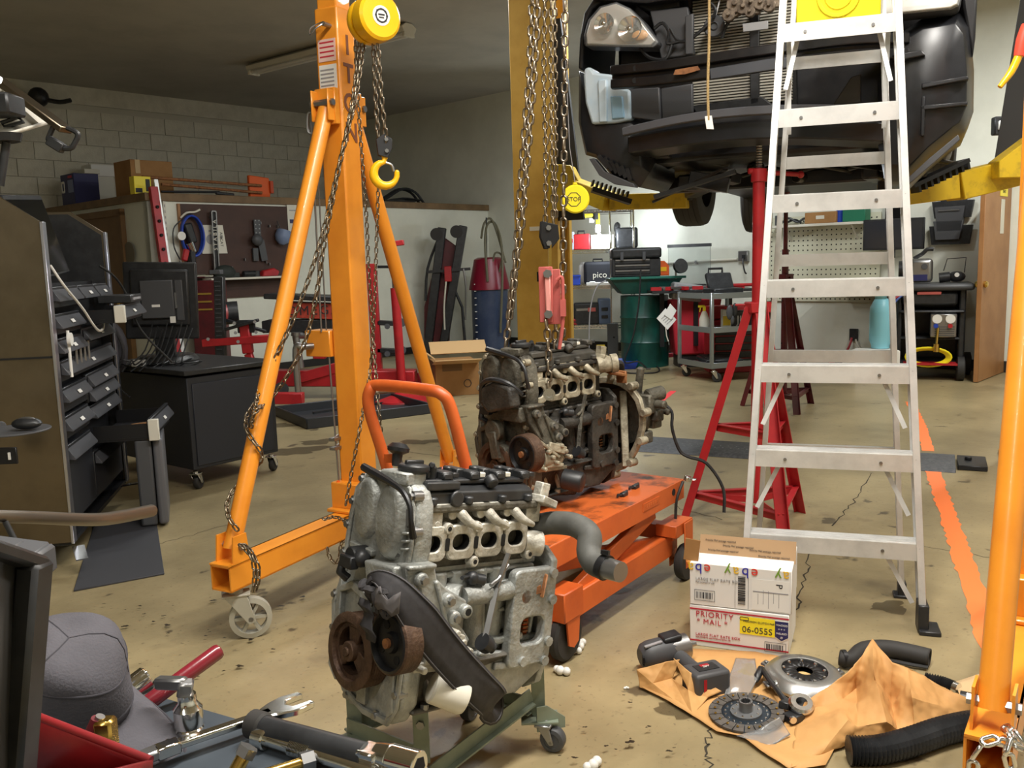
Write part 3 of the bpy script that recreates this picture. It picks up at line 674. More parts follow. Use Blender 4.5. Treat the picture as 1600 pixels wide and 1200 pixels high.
    for x in (.113, .203, .293): b.prism(rrect(.013, .03, .003, 2, x, .392), .0232, XZ(.014))
    b.o('bolt_hole', m_hole, hd)
    for k in range(4):
        x = .068+.09*k; lp = rrect(.053, .037, .0182, 4, x, .395); n = len(lp)
        vs = [(p[0], y, p[1]) for y in (-.004, .045) for p in lp]
        B().add(vs, [(i, (i+1) % n, n+(i+1) % n, n+i) for i in range(n)]+[tuple(range(n, 2*n))]).o('intake_port', m_hole, hd)
    # block with crankcase ribs
    b = B(); b.box((.25, .125, .23), (.4, .18, .22)); b.box((.255, .12, .115), (.43, .22, .03)).box((.25, .12, .325), (.4, .19, .02))
    for k in range(5): b.box((.27+.045*k, .03, .2), (.012, .04, .14), rot=(0, .12*(k-2)*.5, 0))
    for k in range(4): b.cyl((.12+.065*k, .035, .12), (.12+.065*k, .035, .32), .03, n=14)
    for k in range(3): b.box((.335, .012, .14+.07*k), (.05, .02, .012))
    b.box((.25, .03, .31), (.38, .03, .014)).box((.36, .022, .205), (.08, .02, .1)).box((.33, .012, .135), (.14, .04, .02))
    b.o('cylinder_block', DK, t, .006, 2)
    b = B(); b.prism([(.42, -.03), (.465, -.06), (.49, -.06), (.49, .36), (.465, .36), (.44, .33), (.42, .3)], .24, axes((0, 0, 0), (1, 0, 0), (0, 0, 1)).copy() @ Matrix.Translation((0, 0, -.23)))
    # rear flange with inspection window
    b = B(); win = rrect(.085, .07, .022, 4, .408, .155); fr = rrect(.15, .25, .02, 4, .405, .19)
    b.ringplate(fr, win, .03, XZ(.0)); b.prism([(.0, .0), (-.02, .08), (-.02, .33), (.02, .36), (.2, .36), (.25, .3), (.27, .15), (.22, .02), (.12, -.03), (.05, -.03)], .02, YZ(.47))
    b.box((.385, .1, .06), (.18, .2, .06)).prism([(.23, .12), (.46, .09), (.485, .045), (.39, -.01), (.25, -.005)], .05, XZ(.04)).box((.35, -.004, .098), (.22, .03, .014), rot=(0, .14, 0)).box((.34, -.01, .07), (.09, .02, .02), rot=(0, .12, 0)); b.o('rear_flange', q['fl'], t, .005, 2)
    b = B()
    for (x, z) in ((.463, .3), (.468, .23), (.468, .12), (.46, .07), (.38, .08)): b.cyl((x, .0, z), (x, -.038, z), .013, n=10)
    b.o('flange_boss', q['fl'], t)
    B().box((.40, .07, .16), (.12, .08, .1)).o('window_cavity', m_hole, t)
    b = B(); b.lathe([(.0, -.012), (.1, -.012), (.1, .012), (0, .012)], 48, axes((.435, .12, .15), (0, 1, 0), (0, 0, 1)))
    fw = b.o('flywheel', q['fw'], t)
    b = B()
    for k in range(60):
        a = k*2*math.pi/60; b.box((.425, .12+.104*math.cos(a), .15+.104*math.sin(a)), (.018, .008, .005), rot=(a, 0, 0))
    K(b.o('ring_gear_teeth', m_rustb, fw), 'stuff')
    # oil pan
    b = B(); n = 5
    b.add([(.05, -.02, .1), (.4, -.01, .1), (.4, .22, .1), (.05, .22, .1), (.055, .0, .01), (.27, .01, -.03), (.28, .2, -.03), (.055, .21, .01)], [(0, 1, 5, 4), (1, 2, 6, 5), (2, 3, 7, 6), (3, 0, 4, 7), (4, 5, 6, 7), (0, 3, 2, 1)])
    b.box((.17, .1, .01), (.26, .26, .012)).box((.22, .1, .103), (.36, .25, .012)); b.o('oil_pan', q['pan'], t, .008, 2)
    b = B()
    for x in (.08, .14, .2, .26): b.cyl((x, -.02, .012), (x, -.02, .024), .011, n=8)
    for x in (.09, .15, .24): b.cyl((x, -.02, .03), (x-.01, .0, .1), .009, n=8)
    b.o('pan_bolt', q['bolt'], t)
    # valve cover, coils, cap
    b = B(); b.prism([(.0, .487), (.2, .487), (.2, .515), (.17, .53), (.04, .53), (.0, .515)], .36, axes((.03, 0, 0), (0, 1, 0), (0, 0, 1))); b.box((.21, .05, .535), (.34, .05, .012)).box((.21, .13, .535), (.3, .06, .014))
    b.box((.09, .01, .53), (.1, .03, .02)); 
    for x in (.06, .17, .28, .37): b.cyl((x, -.004, .487), (x, -.004, .505), .012, n=10)
    b.prism(circ(.02, 14, .13, .5), .01, XZ(-.002)); b.cyl((.25, .0, .53), (.25, .02, .545), .016)
    vc = b.o('valve_cover', q['vc'], t, .004, 2)
    for k in range(4):
        x = .105+.086*k; c_ = B(); c_.box((x, .085, .547), (.03, .06, .03)).cyl((x-.02, .085, .53), (x-.02, .085, .564), .011).box((x+.02, .05, .548), (.034, .05, .022)).box((x+.015, .03, .548), (.026, .02, .016))
        ck = c_.o('ignition_coil', q['vc'], t, .003)
        B().box((x+.045, .035, .55), (.02, .016, .012)).o('coil_connector', m_offw if k in (1, 2) else m_blk, ck, .002)
    B().cyl((.03, .04, .5), (.03, .04, .56), .03, n=20).box((.0, .05, .545), (.05, .08, .03), rot=(0, 0, .3)).o('filler_neck', A, t, .004)
    B().lathe([(.036, .56), (.038, .565), (.036, .575), (.02, .578), (0, .578)], 24, Matrix.Translation((.03, .04, 0))).box((.03, .04, .58), (.05, .012, .012)).o('oil_cap', m_blk, t, .002)
    b = B(); b.cyl((.09, .05, .53), (.09, .05, .57), .014).cyl((.09, .05, .57), (.075, .03, .575), .008).box((.085, .06, .55), (.03, .04, .02)).o('breather_valve', m_blk, t, .003)
    # mounts, pipes, water pump
    b = B(); b.prism([(-.027, .36), (.054, .361), (.066, .323), (.101, .295), (.164, .262), (.168, .235), (.142, .212), (.165, .19), (.186, .165), (.165, .146), (.096, .17), (.031, .236), (-.015, .294)], .04, XZ(-.0)); b.box((.015, -.03, .355), (.08, .04, .012)).bar((.06, -.042, .32), (.12, -.042, .18), .012, .012, (0, 1, 0)).bar((.0, -.042, .34), (.05, -.042, .24), .01, .01, (0, 1, 0))
    bl = ((.012, .328), (.098, .272), (.12, .229), (.155, .24), (.146, .168))
    for (x, z) in bl: b.cyl((x, -.03, z), (x, -.058, z), .0165, n=14)
    b.o('mount_bracket', q['mb'], t, .005, 2)
    b = B()
    for (x, z) in bl[:2]+bl[2:4:2]: b.cyl((x, -.055, z), (x, -.066, z), .0095, n=6)
    b.o('bracket_bolt', m_steel, t)
    b = B()
    for (x, z) in (bl[3], bl[4]): b.cyl((x, -.0575, z), (x, -.0588, z), .009, n=10)
    b.o('bracket_hole', m_hole, t)
    b = B(); random.seed(3)
    b.cyl((.03, -.03, .16), (.13, -.03, .15), .045, .035, n=18).cyl((.13, -.03, .15), (.16, -.02, .15), .03, .02, n=14).ball((.07, -.03, .18), .038, (1.2, .9, .8)).box((.09, -.03, .115), (.15, .04, .016), rot=(0, .1, 0)).bar((.0, -.07, .235), (.1, -.07, .16), .014, .012).bar((.0, -.06, .14), (.13, -.06, .125), .014, .014).bar((.05, -.07, .21), (.13, -.075, .18), .012, .03)
    for i in range(7): b.cyl((.02+.022*i, -.05, .13+.012*(i*5 % 7)), (.02+.022*i, -.085, .13+.012*(i*5 % 7)), .009, n=8)
    b.o('water_pump', q['wp'], t, .004, 2)
    B().cyl((.17, -.012, .262), (.4, -.005, .262), .024, n=18).ball((.4, -.004, .262), .026).cyl((.17, -.012, .262), (.15, .02, .262), .03).o('coolant_pipe', DK if q['dirty'] else A, t)
    B().bar((.305, -.02, .36), (.265, -.03, .28), .012, .006).bar((.265, -.03, .28), (.225, -.05, .165), .014, .006).tube([(.31, -.018, .33), (.27, -.028, .3), (.24, -.035, .29)], .005).o('dipstick_bracket', m_steel if not q['dirty'] else q['a'], t)
    B().cyl((.215, -.05, .16), (.235, -.05, .148), .022).cyl((.235, -.05, .148), (.25, -.055, .14), .014).o('oil_switch', m_blk, t)
    B().ball((.2, -.01, .305), .018).cyl((.2, -.01, .305), (.23, -.02, .3), .014).cyl((.19, -.01, .31), (.15, -.03, .315), .005).o('knock_sensor', m_blk, t)
    b = B(); b.bar((.37, -.02, .25), (.425, -.03, .262), .006, .025, (0, 0, 1)).bar((.425, -.03, .24), (.435, -.03, .3), .006, .022, (0, 1, 0)).cyl((.375, -.012, .246), (.375, -.03, .246), .02, n=12); b.o('rusty_bracket', m_rustb, t, .003)
    pulley(t, -.002, .104, .131, .09, .055, m_rust, m_rust, 'spoke', 'crank_pulley')
    pulley(t, -.015, -.048, .195, .07, .05, m_blkm, m_rust, 'cup', 'pump_pulley')
    # harness across the timing cover
    B().tube([(-.03, .155, .553), (-.035, .095, .545), (-.035, .035, .535), (-.035, -.012, .522), (-.035, -.042, .495), (-.035, -.052, .462), (-.02, -.045, .425)], [.01, .011, .008, .007, .006, .006, .009], 8, sm=5).o('sensor_wire', m_blkm if not q['dirty'] else m_blk, t)
    f0 = Vector((.07, -.052, .078)) if not q['dirty'] else Vector((.14, -.05, .07)); f1 = f0+(Vector((.07, -.04, -.03)) if not q['dirty'] else Vector((.03, -.07, -.01)))
    d_ = (f1-f0).normalized(); B().tube([f0, f0+d_*.004, f0.lerp(f1, .9), f1, f1+d_*.004], [.033, .038, .038, .034, .018], 24).o('oil_filter', q['filt'], t)
    return t
QA = dict(a=m_alu, b=m_alu2, d=m_alu, h=m_alud, p=m_alu2, pan=mat('pan_metal', (112, 108, 100), .5, .4, (72, 68, 62), 16, .4, .7, .3, 60), fl=m_alu, fw=m_orange, vc=mat('cover_black_plastic', (40, 41, 43), .38, 0, (56, 57, 58), 12), wp=m_alu2, mb=m_alu, bolt=m_steel, filt=m_offw, dirty=False)
QB = dict(a=m_alud, b=m_alud2, d=m_grime, h=m_grime, p=m_alud2, pan=m_grime, fl=m_grime, fw=m_hole, vc=mat('dusty_cover', (70, 67, 60), .6, 0, (46, 44, 40), 14), wp=m_alud2, mb=m_alud, bolt=m_alud2, filt=m_blk, dirty=True)
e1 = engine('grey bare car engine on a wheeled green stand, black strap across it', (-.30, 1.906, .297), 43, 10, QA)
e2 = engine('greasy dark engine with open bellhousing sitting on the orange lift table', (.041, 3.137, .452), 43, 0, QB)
# hose on the front engine
E1M = (Matrix.Translation(e1.location) @ Euler((0, R_(10), R_(43))).to_matrix().to_4x4()).inverted(); hp_ = lambda x, y, d: E1M @ W(x, y, D=d)
hpts = [hp_(834, 822, 2.28), hp_(862, 817, 2.26), hp_(897, 820, 2.22), hp_(920, 836, 2.18), hp_(920, 862, 2.15), hp_(928, 880, 2.12), hp_(948, 888, 2.09)]
B().tube(hpts, [.029, .03, .031, .032, .031, .03, .029], 18, sm=6).o('radiator_hose', mat('hose_grey', (92, 92, 88), .65, 0, (74, 74, 70), 12), e1)
hz = e1.children[-1]
B().cyl(hp_(940, 884, 2.1), hp_(948, 888, 2.088), .0325, n=20).bar(hp_(940, 862, 2.09), hp_(952, 864, 2.08), .012, .01).o('hose_clamp', m_blkm, hz); B().cyl(hp_(946, 887, 2.09), hp_(970, 894, 2.05), .0265, .025, n=20).o('hose_fitting', m_steel, hz)
B().cyl((.39, .02, .375), (.435, .0, .372), .033, n=18).o('water_outlet', m_alu2, e1)
# tensioner and engine mount arch on the rear engine
b = B(); b.cyl((-.04, .1, .26), (-.07, .1, .26), .04, n=20).bar((-.05, .1, .26), (-.05, .085, .16), .04, .05).cyl((-.03, .07, .18), (-.06, .07, .18), .034, n=20); b.o('belt_tensioner', m_alud, e2, .004)
B().prism([(-.03, .36), (.1, .33), (.14, .36), (.13, .42), (.06, .45), (-.02, .43)], .05, axes((-.09, 0, 0), (0, 1, 0), (0, 0, 1))).o('mount_arch', m_grime, e2, .01, 2)
B().tube([(-.06, .16, .36), (-.08, .13, .43), (-.09, .06, .455), (-.07, .0, .44), (-.03, -.02, .40)], .01, 8, sm=5).o('mount_pipe', m_blk, e2)
B().cyl((.39, .0, .46), (.44, -.03, .465), .033, .03, n=18).cyl((.44, -.03, .465), (.46, -.045, .467), .036, n=18).o('water_outlet', m_alud2, e2)
# bellhousing (open) and gearbox lump
b = B(); ol = []
for k in range(22):
    a = k*2*math.pi/22; r = .2+.012*math.sin(a*3); ol.append((.1+r*.92*math.cos(a), .2+r*math.sin(a)*1.0))
il = [(.1+(y-.1)*.86, .2+(z-.2)*.86) for y, z in ol]
b.ringplate(ol, il, .02, YZ(.57)); 
for y, z in ol[::2]: b.cyl((.555, .1+(y-.1)*1.03, .2+(z-.2)*1.03), (.598, .1+(y-.1)*1.03, .2+(z-.2)*1.03), .017, n=10)
b.o('bellhousing_rim', m_alud2, e2, .003)
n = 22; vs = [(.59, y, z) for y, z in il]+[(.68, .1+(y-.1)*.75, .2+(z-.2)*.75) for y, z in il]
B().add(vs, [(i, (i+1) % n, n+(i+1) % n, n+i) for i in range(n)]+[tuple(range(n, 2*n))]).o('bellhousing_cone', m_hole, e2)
b = B(); b.cyl((.66, .1, .22), (.76, .1, .22), .13, .09, n=18).box((.72, .02, .27), (.08, .1, .08)).cyl((.7, .0, .3), (.78, -.02, .31), .03).cyl((.70, .05, .29), (.70, .03, .42), .016).box((.76, .05, .2), (.06, .12, .08)).box((.7, .06, .13), (.06, .14, .05)).box((.74, -.02, .22), (.05, .04, .05)).cyl((.72, -.03, .27), (.72, -.08, .27), .018).cyl((.77, -.01, .24), (.77, -.06, .23), .014); b.o('gearbox_case', m_alud, e2, .006)
B().bar((.56, .0, .03), (.62, .06, .33), .03, .02).bar((.6, .1, -.0), (.62, .25, .3), .03, .02).o('bellhousing_web', m_alud2, e2, .003)
B().tube([(.49, .1, .4), (.52, .06, .44), (.57, .03, .45), (.6, .05, .41)], .012, 8, sm=4).o('breather_hose', m_rub, e2)
B().tube([(.82, .02, .26), (.84, -.02, .22), (.83, -.03, .15), (.85, -.05, .06), (.87, -.08, .03), (.92, -.14, .0), (.95, -.2, -.1), (.93, -.22, -.2)], .007, 6, sm=5).o('sensor_cable', m_blk, e2)
B().box((.5, .0, .42), (.1, .05, .012), rot=(.2, .2, 0)).box((.54, .0, .40), (.012, .05, .05)).o('rusty_tab', m_rustb, e2, .003)
# strap over the front engine
st = T('webbing_strap', 'frayed black webbing strap knotted and draped across the front engine', 'strap', e1.location, rot=e1.rotation_euler)
path = [(-.085, .02, .325), (-.09, -.03, .338), (-.075, -.075, .32), (-.027, -.1, .262), (.046, -.105, .185), (.11, -.105, .125), (.18, -.1, .065), (.24, -.08, .02), (.29, -.03, -.02), (.36, .06, -.04), (.42, .16, -.02)]
P, _ = spline([Vector(p) for p in path], 5); rows = []
for i, p in enumerate(P):
    d = (P[min(i+1, len(P)-1)]-P[max(0, i-1)]).normalized(); nrm = Vector((-.45, -.8, .3)).normalized(); wf = min(1, .14+i*.055); s = d.cross(nrm).normalized()*.044*wf
    rows.append([p-s, p-s*.33, p+s*.33, p+s])
B().sheet(rows).o('webbing', m_strap, st, solid=.003, smooth=20)
m_stit = mat('webbing_edge', (84, 82, 84), .8)
for k in (0, 3): B().tube([r[k]*.94+r[3-k]*.06+Vector((-.0015, -.0025, .001)) for r in rows], .0016, 5).o('edge_stitch', m_stit, st)
random.seed(5)
b = B()
for i in range(9):
    c = Vector((-.072-.004*(i % 3), .03-.011*i, .30+.014*math.sin(i*2.2))); M = Matrix.Translation(c) @ Euler((i*.9, i*1.7, i*.6)).to_matrix().to_4x4()
    b.tube([M @ Vector(p) for p in ((-.022, 0, .0), (-.006, .012, .008), (.012, .004, .0), (.022, -.012, -.006), (.008, -.016, .006), (-.012, -.008, .004))], [.006, .011, .007, .01, .006, .009], 6, closed=True, sm=3)
b.o('knot', m_strap, st)
rows = []
for i in range(8):
    q = i/7; rows.append([Vector((-.088-.015*math.sin(q*3), -.01-.10*q, .268+.012*k+.02*q+.008*math.sin(i*1.7+k)+.01*math.sin(q*6))) for k in range(4)])
B().sheet(rows).o('frayed_end', mat('webbing_worn', (92, 88, 88), .9), st, solid=.003)
rows = []
for i in range(7):
    q = i/6; rows.append([Vector((-.092-.006*math.sin(i*2), .03-.03*q-.02*k+.005*math.sin(i*2+k), .28-.085*q)) for k in range(3)])
B().sheet(rows).o('loose_tail', m_strap, st, solid=.003)
# engine stand
es = T('engine_stand', 'grey green angle iron stand on casters under the front engine', 'engine stand', (W(650, 1245, z=0)))
ES = inv(es); Apt = Vector((0, 0, 0)); Bp = ES(W(545, 1172, z=.05)); Cp = ES(W(832, 1140, z=.05)); Bp.z = Cp.z = 0; Dp = Bp+Cp
def leg(p, z0, z1, a, w=.04):
    M = Matrix.Translation((p.x, p.y, z0)) @ Matrix.Rotation(a, 4, 'Z')
    o = B().prism([(0, 0), (w, 0), (w, .005), (.005, .005), (.005, w), (0, w)], z1-z0, M).o('upright', m_green, es, .001)
    B().cyl((w*.5, -.008, (z1-z0)*.45), (w*.5, .0, (z1-z0)*.45), .011, n=6, M=M).o('bolt', m_steel, o)
hB_ = CAM_H
leg(Apt, .09, .32, R_(-5)); leg(Bp, .09, .32, R_(-5)); leg(Cp, .09, .34, R_(0), .036); leg(Dp, .09, .30, R_(170))
for p, q_ in ((Apt, Bp), (Bp, Dp), (Cp, Dp)): B().bar(p+Vector((0, 0, .12)), q_+Vector((0, 0, .12)), .005, .042).bar(p+Vector((.0, .0, .1)), q_+Vector((0, 0, .1)), .042, .005).o('cross_rail', m_green, es)
B().bar(Apt+Vector((0, 0, .03)), Cp+Vector((0, 0, .15)), .005, .042).bar(Apt+Vector((0, 0, .012)), Cp+Vector((0, 0, .13)), .04, .005).o('cross_rail', m_green, es)
B().bar(Bp+Vector((0, 0, .3)), Apt+Vector((.02, .02, .3)), .035, .005).bar(Cp+Vector((0, 0, .3)), Dp+Vector((0, 0, .29)), .035, .005).o('top_rail', m_green, es)
B().prism([(-.03, 0), (.05, 0), (.05, .03), (0, .07), (-.03, .07)], .005, axes(Cp+Vector((.04, -.02, .06)), (1, .3, 0), (0, 0, 1))).box(Cp+Vector((.02, 0, .085)), (.1, .07, .005)).o('caster_bracket', m_green, es)
for p, a in ((Apt, 40), (Bp, 200), (Cp+Vector((.035, -.015, 0)), -20), (Dp, 60)): caster(es, (p.x, p.y, 0), .035, R_(a), m_gry, m_steel, .03)
# ---------------------------------------------------------------- lift table
ta = T('lift_table', 'orange hydraulic lift table with push handle carrying the greasy engine', 'lift table', (.69, 3.57, 0), math.atan2(.815, .58))
# local x along the length (away), y to the far left side; origin under the near right corner of the far end
LT_L, LT_W = 1.02, .5
dk = B().box((-LT_L/2, LT_W/2, .405), (LT_L, LT_W, .012)).o('deck', m_deck, ta, .002)
for y in (0, LT_W): B().box((-LT_L/2, y+(.003 if y else -.003), .372), (LT_L, .006, .078)).o('deck_side', m_tabl, ta)
for x in (0, -LT_L): B().box((x, LT_W/2, .372), (.006, LT_W, .078)).o('deck_end', m_tabl, ta)
B().box((-.3, -.007, .38), (.14, .002, .03)).o('size_plate', m_tabl, ta); b = B()
for i in range(6): b.box((-.25-.018*i, -.0085, .38), (.012, .001, .012))
b.o('plate_print', m_deck, ta)
B().cyl((-.1, -.008, .38), (-.1, -.005, .38), .014, n=16).o('side_hole', m_hole, ta)
for y in (.04, LT_W-.04):
    B().bar((-.95, y, .15), (-.2, y, .32), .03, .06, (0, 0, 1)).o('scissor_arm', m_tabl, ta, .003)
    B().bar((-.95, y+.03*(1 if y < .2 else -1), .32), (-.15, y+.03*(1 if y < .2 else -1), .16), .03, .06, (0, 0, 1)).o('scissor_arm', m_tabl, ta, .003)
    B().box((-.55, y, .15), (.95, .06, .09)).o('base_rail', m_tabl, ta, .004)
for s, y in ((-1, .0), (1, LT_W)):
    b = B(); b.box((-.06, y+s*-.01, .225), (.16, .09, .05)); b.prism([(-.03, .25), (.05, .25), (.05, .07), (.02, .055), (-.02, .055)], .006, axes((-.05, y+s*.04, 0), (1, 0, 0), (0, 0, 1))); b.prism([(-.03, .25), (.05, .25), (.05, .07), (.02, .055), (-.02, .055)], .006, axes((-.05, y-s*.03, 0), (1, 0, 0), (0, 0, 1)))
    b.o('wheel_fork', m_tabl, ta, .002); 
    M = axes((-.035, y-.02+s*.005, .075), (1, 0, 0), (0, 0, 1))
    w_ = B().lathe([(0, -.02), (.05, -.02), (.07, -.018), (.075, -.008), (.075, .014), (.07, .02), (.05, .02), (0, .02)], 28, M).o('wheel', m_rub, ta); B().cyl((0, 0, -.065), (0, 0, .065), .012, n=6, M=M).o('axle', m_gold, w_)
B().box((-.06, LT_W/2, .2), (.07, LT_W, .06)).o('axle_beam', m_tabl, ta, .003)
for s, y in ((-1, .0), (1, LT_W)):
    M = axes((-.93, y+s*.0, .085), (1, 0, 0), (0, 0, 1))
    w_ = B().lathe([(0, -.02), (.05, -.02), (.075, -.02), (.085, -.01), (.085, .012), (.075, .02), (.05, .02), (0, .02)], 28, M).o('wheel', m_rub, ta); B().cyl((0, 0, -.03), (0, 0, .03), .014, n=8, M=M).o('axle', m_gold, w_)
    B().prism([(-.05, .14), (.05, .14), (.03, -.02), (0, -.035), (-.03, -.02)], .006, M @ Matrix.Translation((0, 0, .03))).o('wheel_bracket', m_tabl, ta)
    B().box((-.93, y, .2), (.12, .08, .1)).o('rear_post', m_tabl, ta, .004)
TI = (Matrix.Translation(ta.location) @ Matrix.Rotation(math.atan2(.815, .58), 4, 'Z')).inverted(); TL = lambda p: TI @ p
hp = [TL(W(640, 860, D=3.02)), TL(W(603, 725, D=2.98)), TL(W(577, 640, D=2.96)), TL(W(578, 610, D=2.955)), TL(W(592, 602, D=2.945)), TL(W(665, 609, D=2.79)), TL(W(690, 616, D=2.76)), TL(W(705, 640, D=2.76)), TL(W(730, 735, D=2.78)), TL(W(765, 862, D=2.84))]
B().tube(hp, .02, 14, sm=5).o('push_handle', m_tabl, ta)
k0 = W(622, 705, D=2.9); B().lathe([(.0, .03), (.025, .026), (.038, .012), (.036, .0), (.018, -.01), (.016, -.035), (.013, -.05), (0, -.05)], 18, Matrix.Translation(TL(k0)) @ Matrix.Rotation(.3, 4, 'Y')).o('release_knob', m_blk, ta)
B().cyl(TL(W(624, 715, D=2.9)), TL(W(632, 745, D=2.9)), .007).o('knob_stem', m_steel, ta); B().bar(TL(W(603, 716, D=2.95)), TL(W(620, 716, D=2.9)), .012, .03).o('knob_tab', m_tabl, ta)
b = B(); b.tube([TL(W(690, 733, D=2.74)), TL(W(712, 738, D=2.74)), TL(W(735, 740, D=2.74)), TL(W(757, 741, D=2.74))], [.008, .01, .017, .016], 10, sm=4); b.o('lever_grip', mat('faded_red_grip', (176, 92, 84), .5), ta)
B().tube([TL(W(683, 746, D=2.74)), TL(W(686, 734, D=2.74)), TL(W(700, 735, D=2.74)), TL(W(735, 740, D=2.74))], .008, 8, sm=4).o('lever_rod', m_blk, ta)
# odd bits lying on the deck
for (px, py, lab) in ((993, 763, 'small black connector lying on the lift table deck, nearest the far end'), (975, 775, 'tiny black bolt lying on the lift table deck, nearer the engine')):
    c = W(px, py, z=.411); t = T('connector', lab, 'connector', c, 1); B().box((0, 0, .008), (.04, .02, .016)).cyl((.02, 0, .008), (.045, .01, .008), .006).o('body', m_blk, t, .003)
    B().tube([(-.02, 0, .008), (-.03, .012, .01), (-.045, .005, .008)], .005).o('lead', m_blk, t)
t = T('wire_end', 'white metal cable end bracket hanging over the lift table edge', 'bracket', W(1075, 748, D=3.52))
B().box((0, 0, 0), (.03, .02, .02), rot=(.2, .3, .4)).bar((0, 0, 0), (.03, -.02, .0), .02, .004).o('clip', m_zinc, t, .002); B().tube([(-.02, 0, -.01), (-.05, -.02, -.08), (-.055, -.02, -.16)], .006, 6, sm=4).o('cable', m_blk, t)
# ---------------------------------------------------------------- ladder
la = T('step_ladder', 'tall aluminium stepladder with yellow pail shelf in front of the raised car', 'ladder', (1.12, 3.06, 0), R_(-18))
hw = lambda z: .305-.052*z
fy = lambda z: .135*z
ry = lambda z: .31+.055*z
for s in (-1, 1):
    M = axes((s*hw(0), fy(0), .02), (s*(hw(2.6)-hw(0)), fy(2.6)-fy(0), 2.6), (-s, 0, 0))
    r_ = B().prism([(-.012, -.04), (.012, -.04), (.012, -.034), (-.004, -.034), (-.004, .034), (.012, .034), (.012, .04), (-.012, .04)], 2.55, axes((0, 0, 0), (0, 1, 0), (0, 0, 1)) and (M @ axes((0, 0, 0), (0, 1, 0), (0, 0, 1)))).o('front_rail', m_lad, la, .001)
    M2 = axes((s*(hw(0)-.035), ry(0), .02), (s*(hw(2.6)-hw(0)), ry(2.6)-ry(0), 2.6), (-s, 0, 0))
    B().prism([(-.01, -.022), (.01, -.022), (.01, -.017), (-.004, -.017), (-.004, .017), (.01, .017), (.01, .022), (-.01, .022)], 2.5, M2 @ axes((0, 0, 0), (0, 1, 0), (0, 0, 1))).o('rear_rail', m_lad, la, .001)
    B().box((s*hw(0), fy(0), .05), (.034, .084, .1)).box((s*(hw(0)+.02), fy(0)-.01, .008), (.07, .1, .016)).o('foot', m_blk, la, .003)
    B().box((s*(hw(0)-.035), ry(0), .03), (.03, .05, .06)).box((s*(hw(0)-.035), ry(0), .006), (.06, .06, .012)).o('foot', m_blk, la, .003)
for k in range(1, 8):
    z = .305*k; w = hw(z)*2-.01
    b = B(); b.box((0, fy(z)-.037, z-.03), (w, .004, .06)).box((0, fy(z), z), (w, .075, .004)).box((0, fy(z)+.036, z-.012), (w, .003, .026))
    for i in range(6): b.box((0, fy(z)-.03+.012*i, z+.003), (w-.01, .005, .003))
    stp = b.o('step', m_lad, la)
    b = B()
    for x in (-.3*w, .3*w): b.cyl((x, fy(z)-.039, z-.03), (x, fy(z)-.043, z-.03), .006, n=8)
    for s in (-1, 1): b.cyl((s*(hw(z)), fy(z)-.04, z-.02), (s*(hw(z)), fy(z)-.045, z-.02), .007, n=8)
    b.o('rivet', m_steel, stp)
    if k in (1, 2, 3, 7):
        for s in (-1, 1): B().bar((s*.17*(1-.03*k), fy(z)+.03, z-.02), (s*(hw(z)-.015), fy(z)-.02 if k < 7 else fy(z), z-.22), .016, .005, (0, 1, 0)).o('step_brace', m_lad, la)
for z in (.55, .92, 1.29, 1.66, 2.03):
    w = (hw(z)-.035)*2; B().box((0, ry(z), z), (w, .004, .045)).box((0, ry(z)+.01, z+.022), (w, .022, .003)).o('rear_bar', m_lad, la)
for s in (-1, 1): B().bar((s*.17, fy(2.1)+.05, 2.1), (s*.165, fy(1.8)+.1, 1.76), .016, .005, (0, 1, 0)).o('spreader', m_lad, la)
ps = E('pail_shelf', la, (0, ry(2.25)-.02, 0)) if False else None
zc = 2.29
o = B().prism(rrect(.29, .29, .02), .016, axes((0, fy(zc)+.045, zc), (1, 0, 0), (0, -.12, 1))).o('pail_shelf', m_yel, la, .005, 2)
Mp = axes((0, fy(zc)+.028, zc), (1, 0, 0), (0, -.12, 1))
b = B(); b.ringplate(circ(.075, 28, 0, -.05), circ(.062, 28, 0, -.05), .006, Mp); b.ringplate(circ(.048, 28, 0, -.05), circ(.042, 28, 0, -.05), .004, Mp); b.o('rim', m_yel, o, .002)
b = B()
for s in (-1, 1): b.prism(rrect(.028, .012, .005, 3, s*.095, -.03), .0035, Mp)
b.o('slot', mat('slot_olive', (170, 150, 30), .6), o)
B().prism([(-.2, 0), (.2, 0), (.17, .09), (-.17, .09)], .1, axes((0, .3, 2.52), (1, 0, 0), (0, 0, 1))).o('top_cap', m_yel, la, .006)
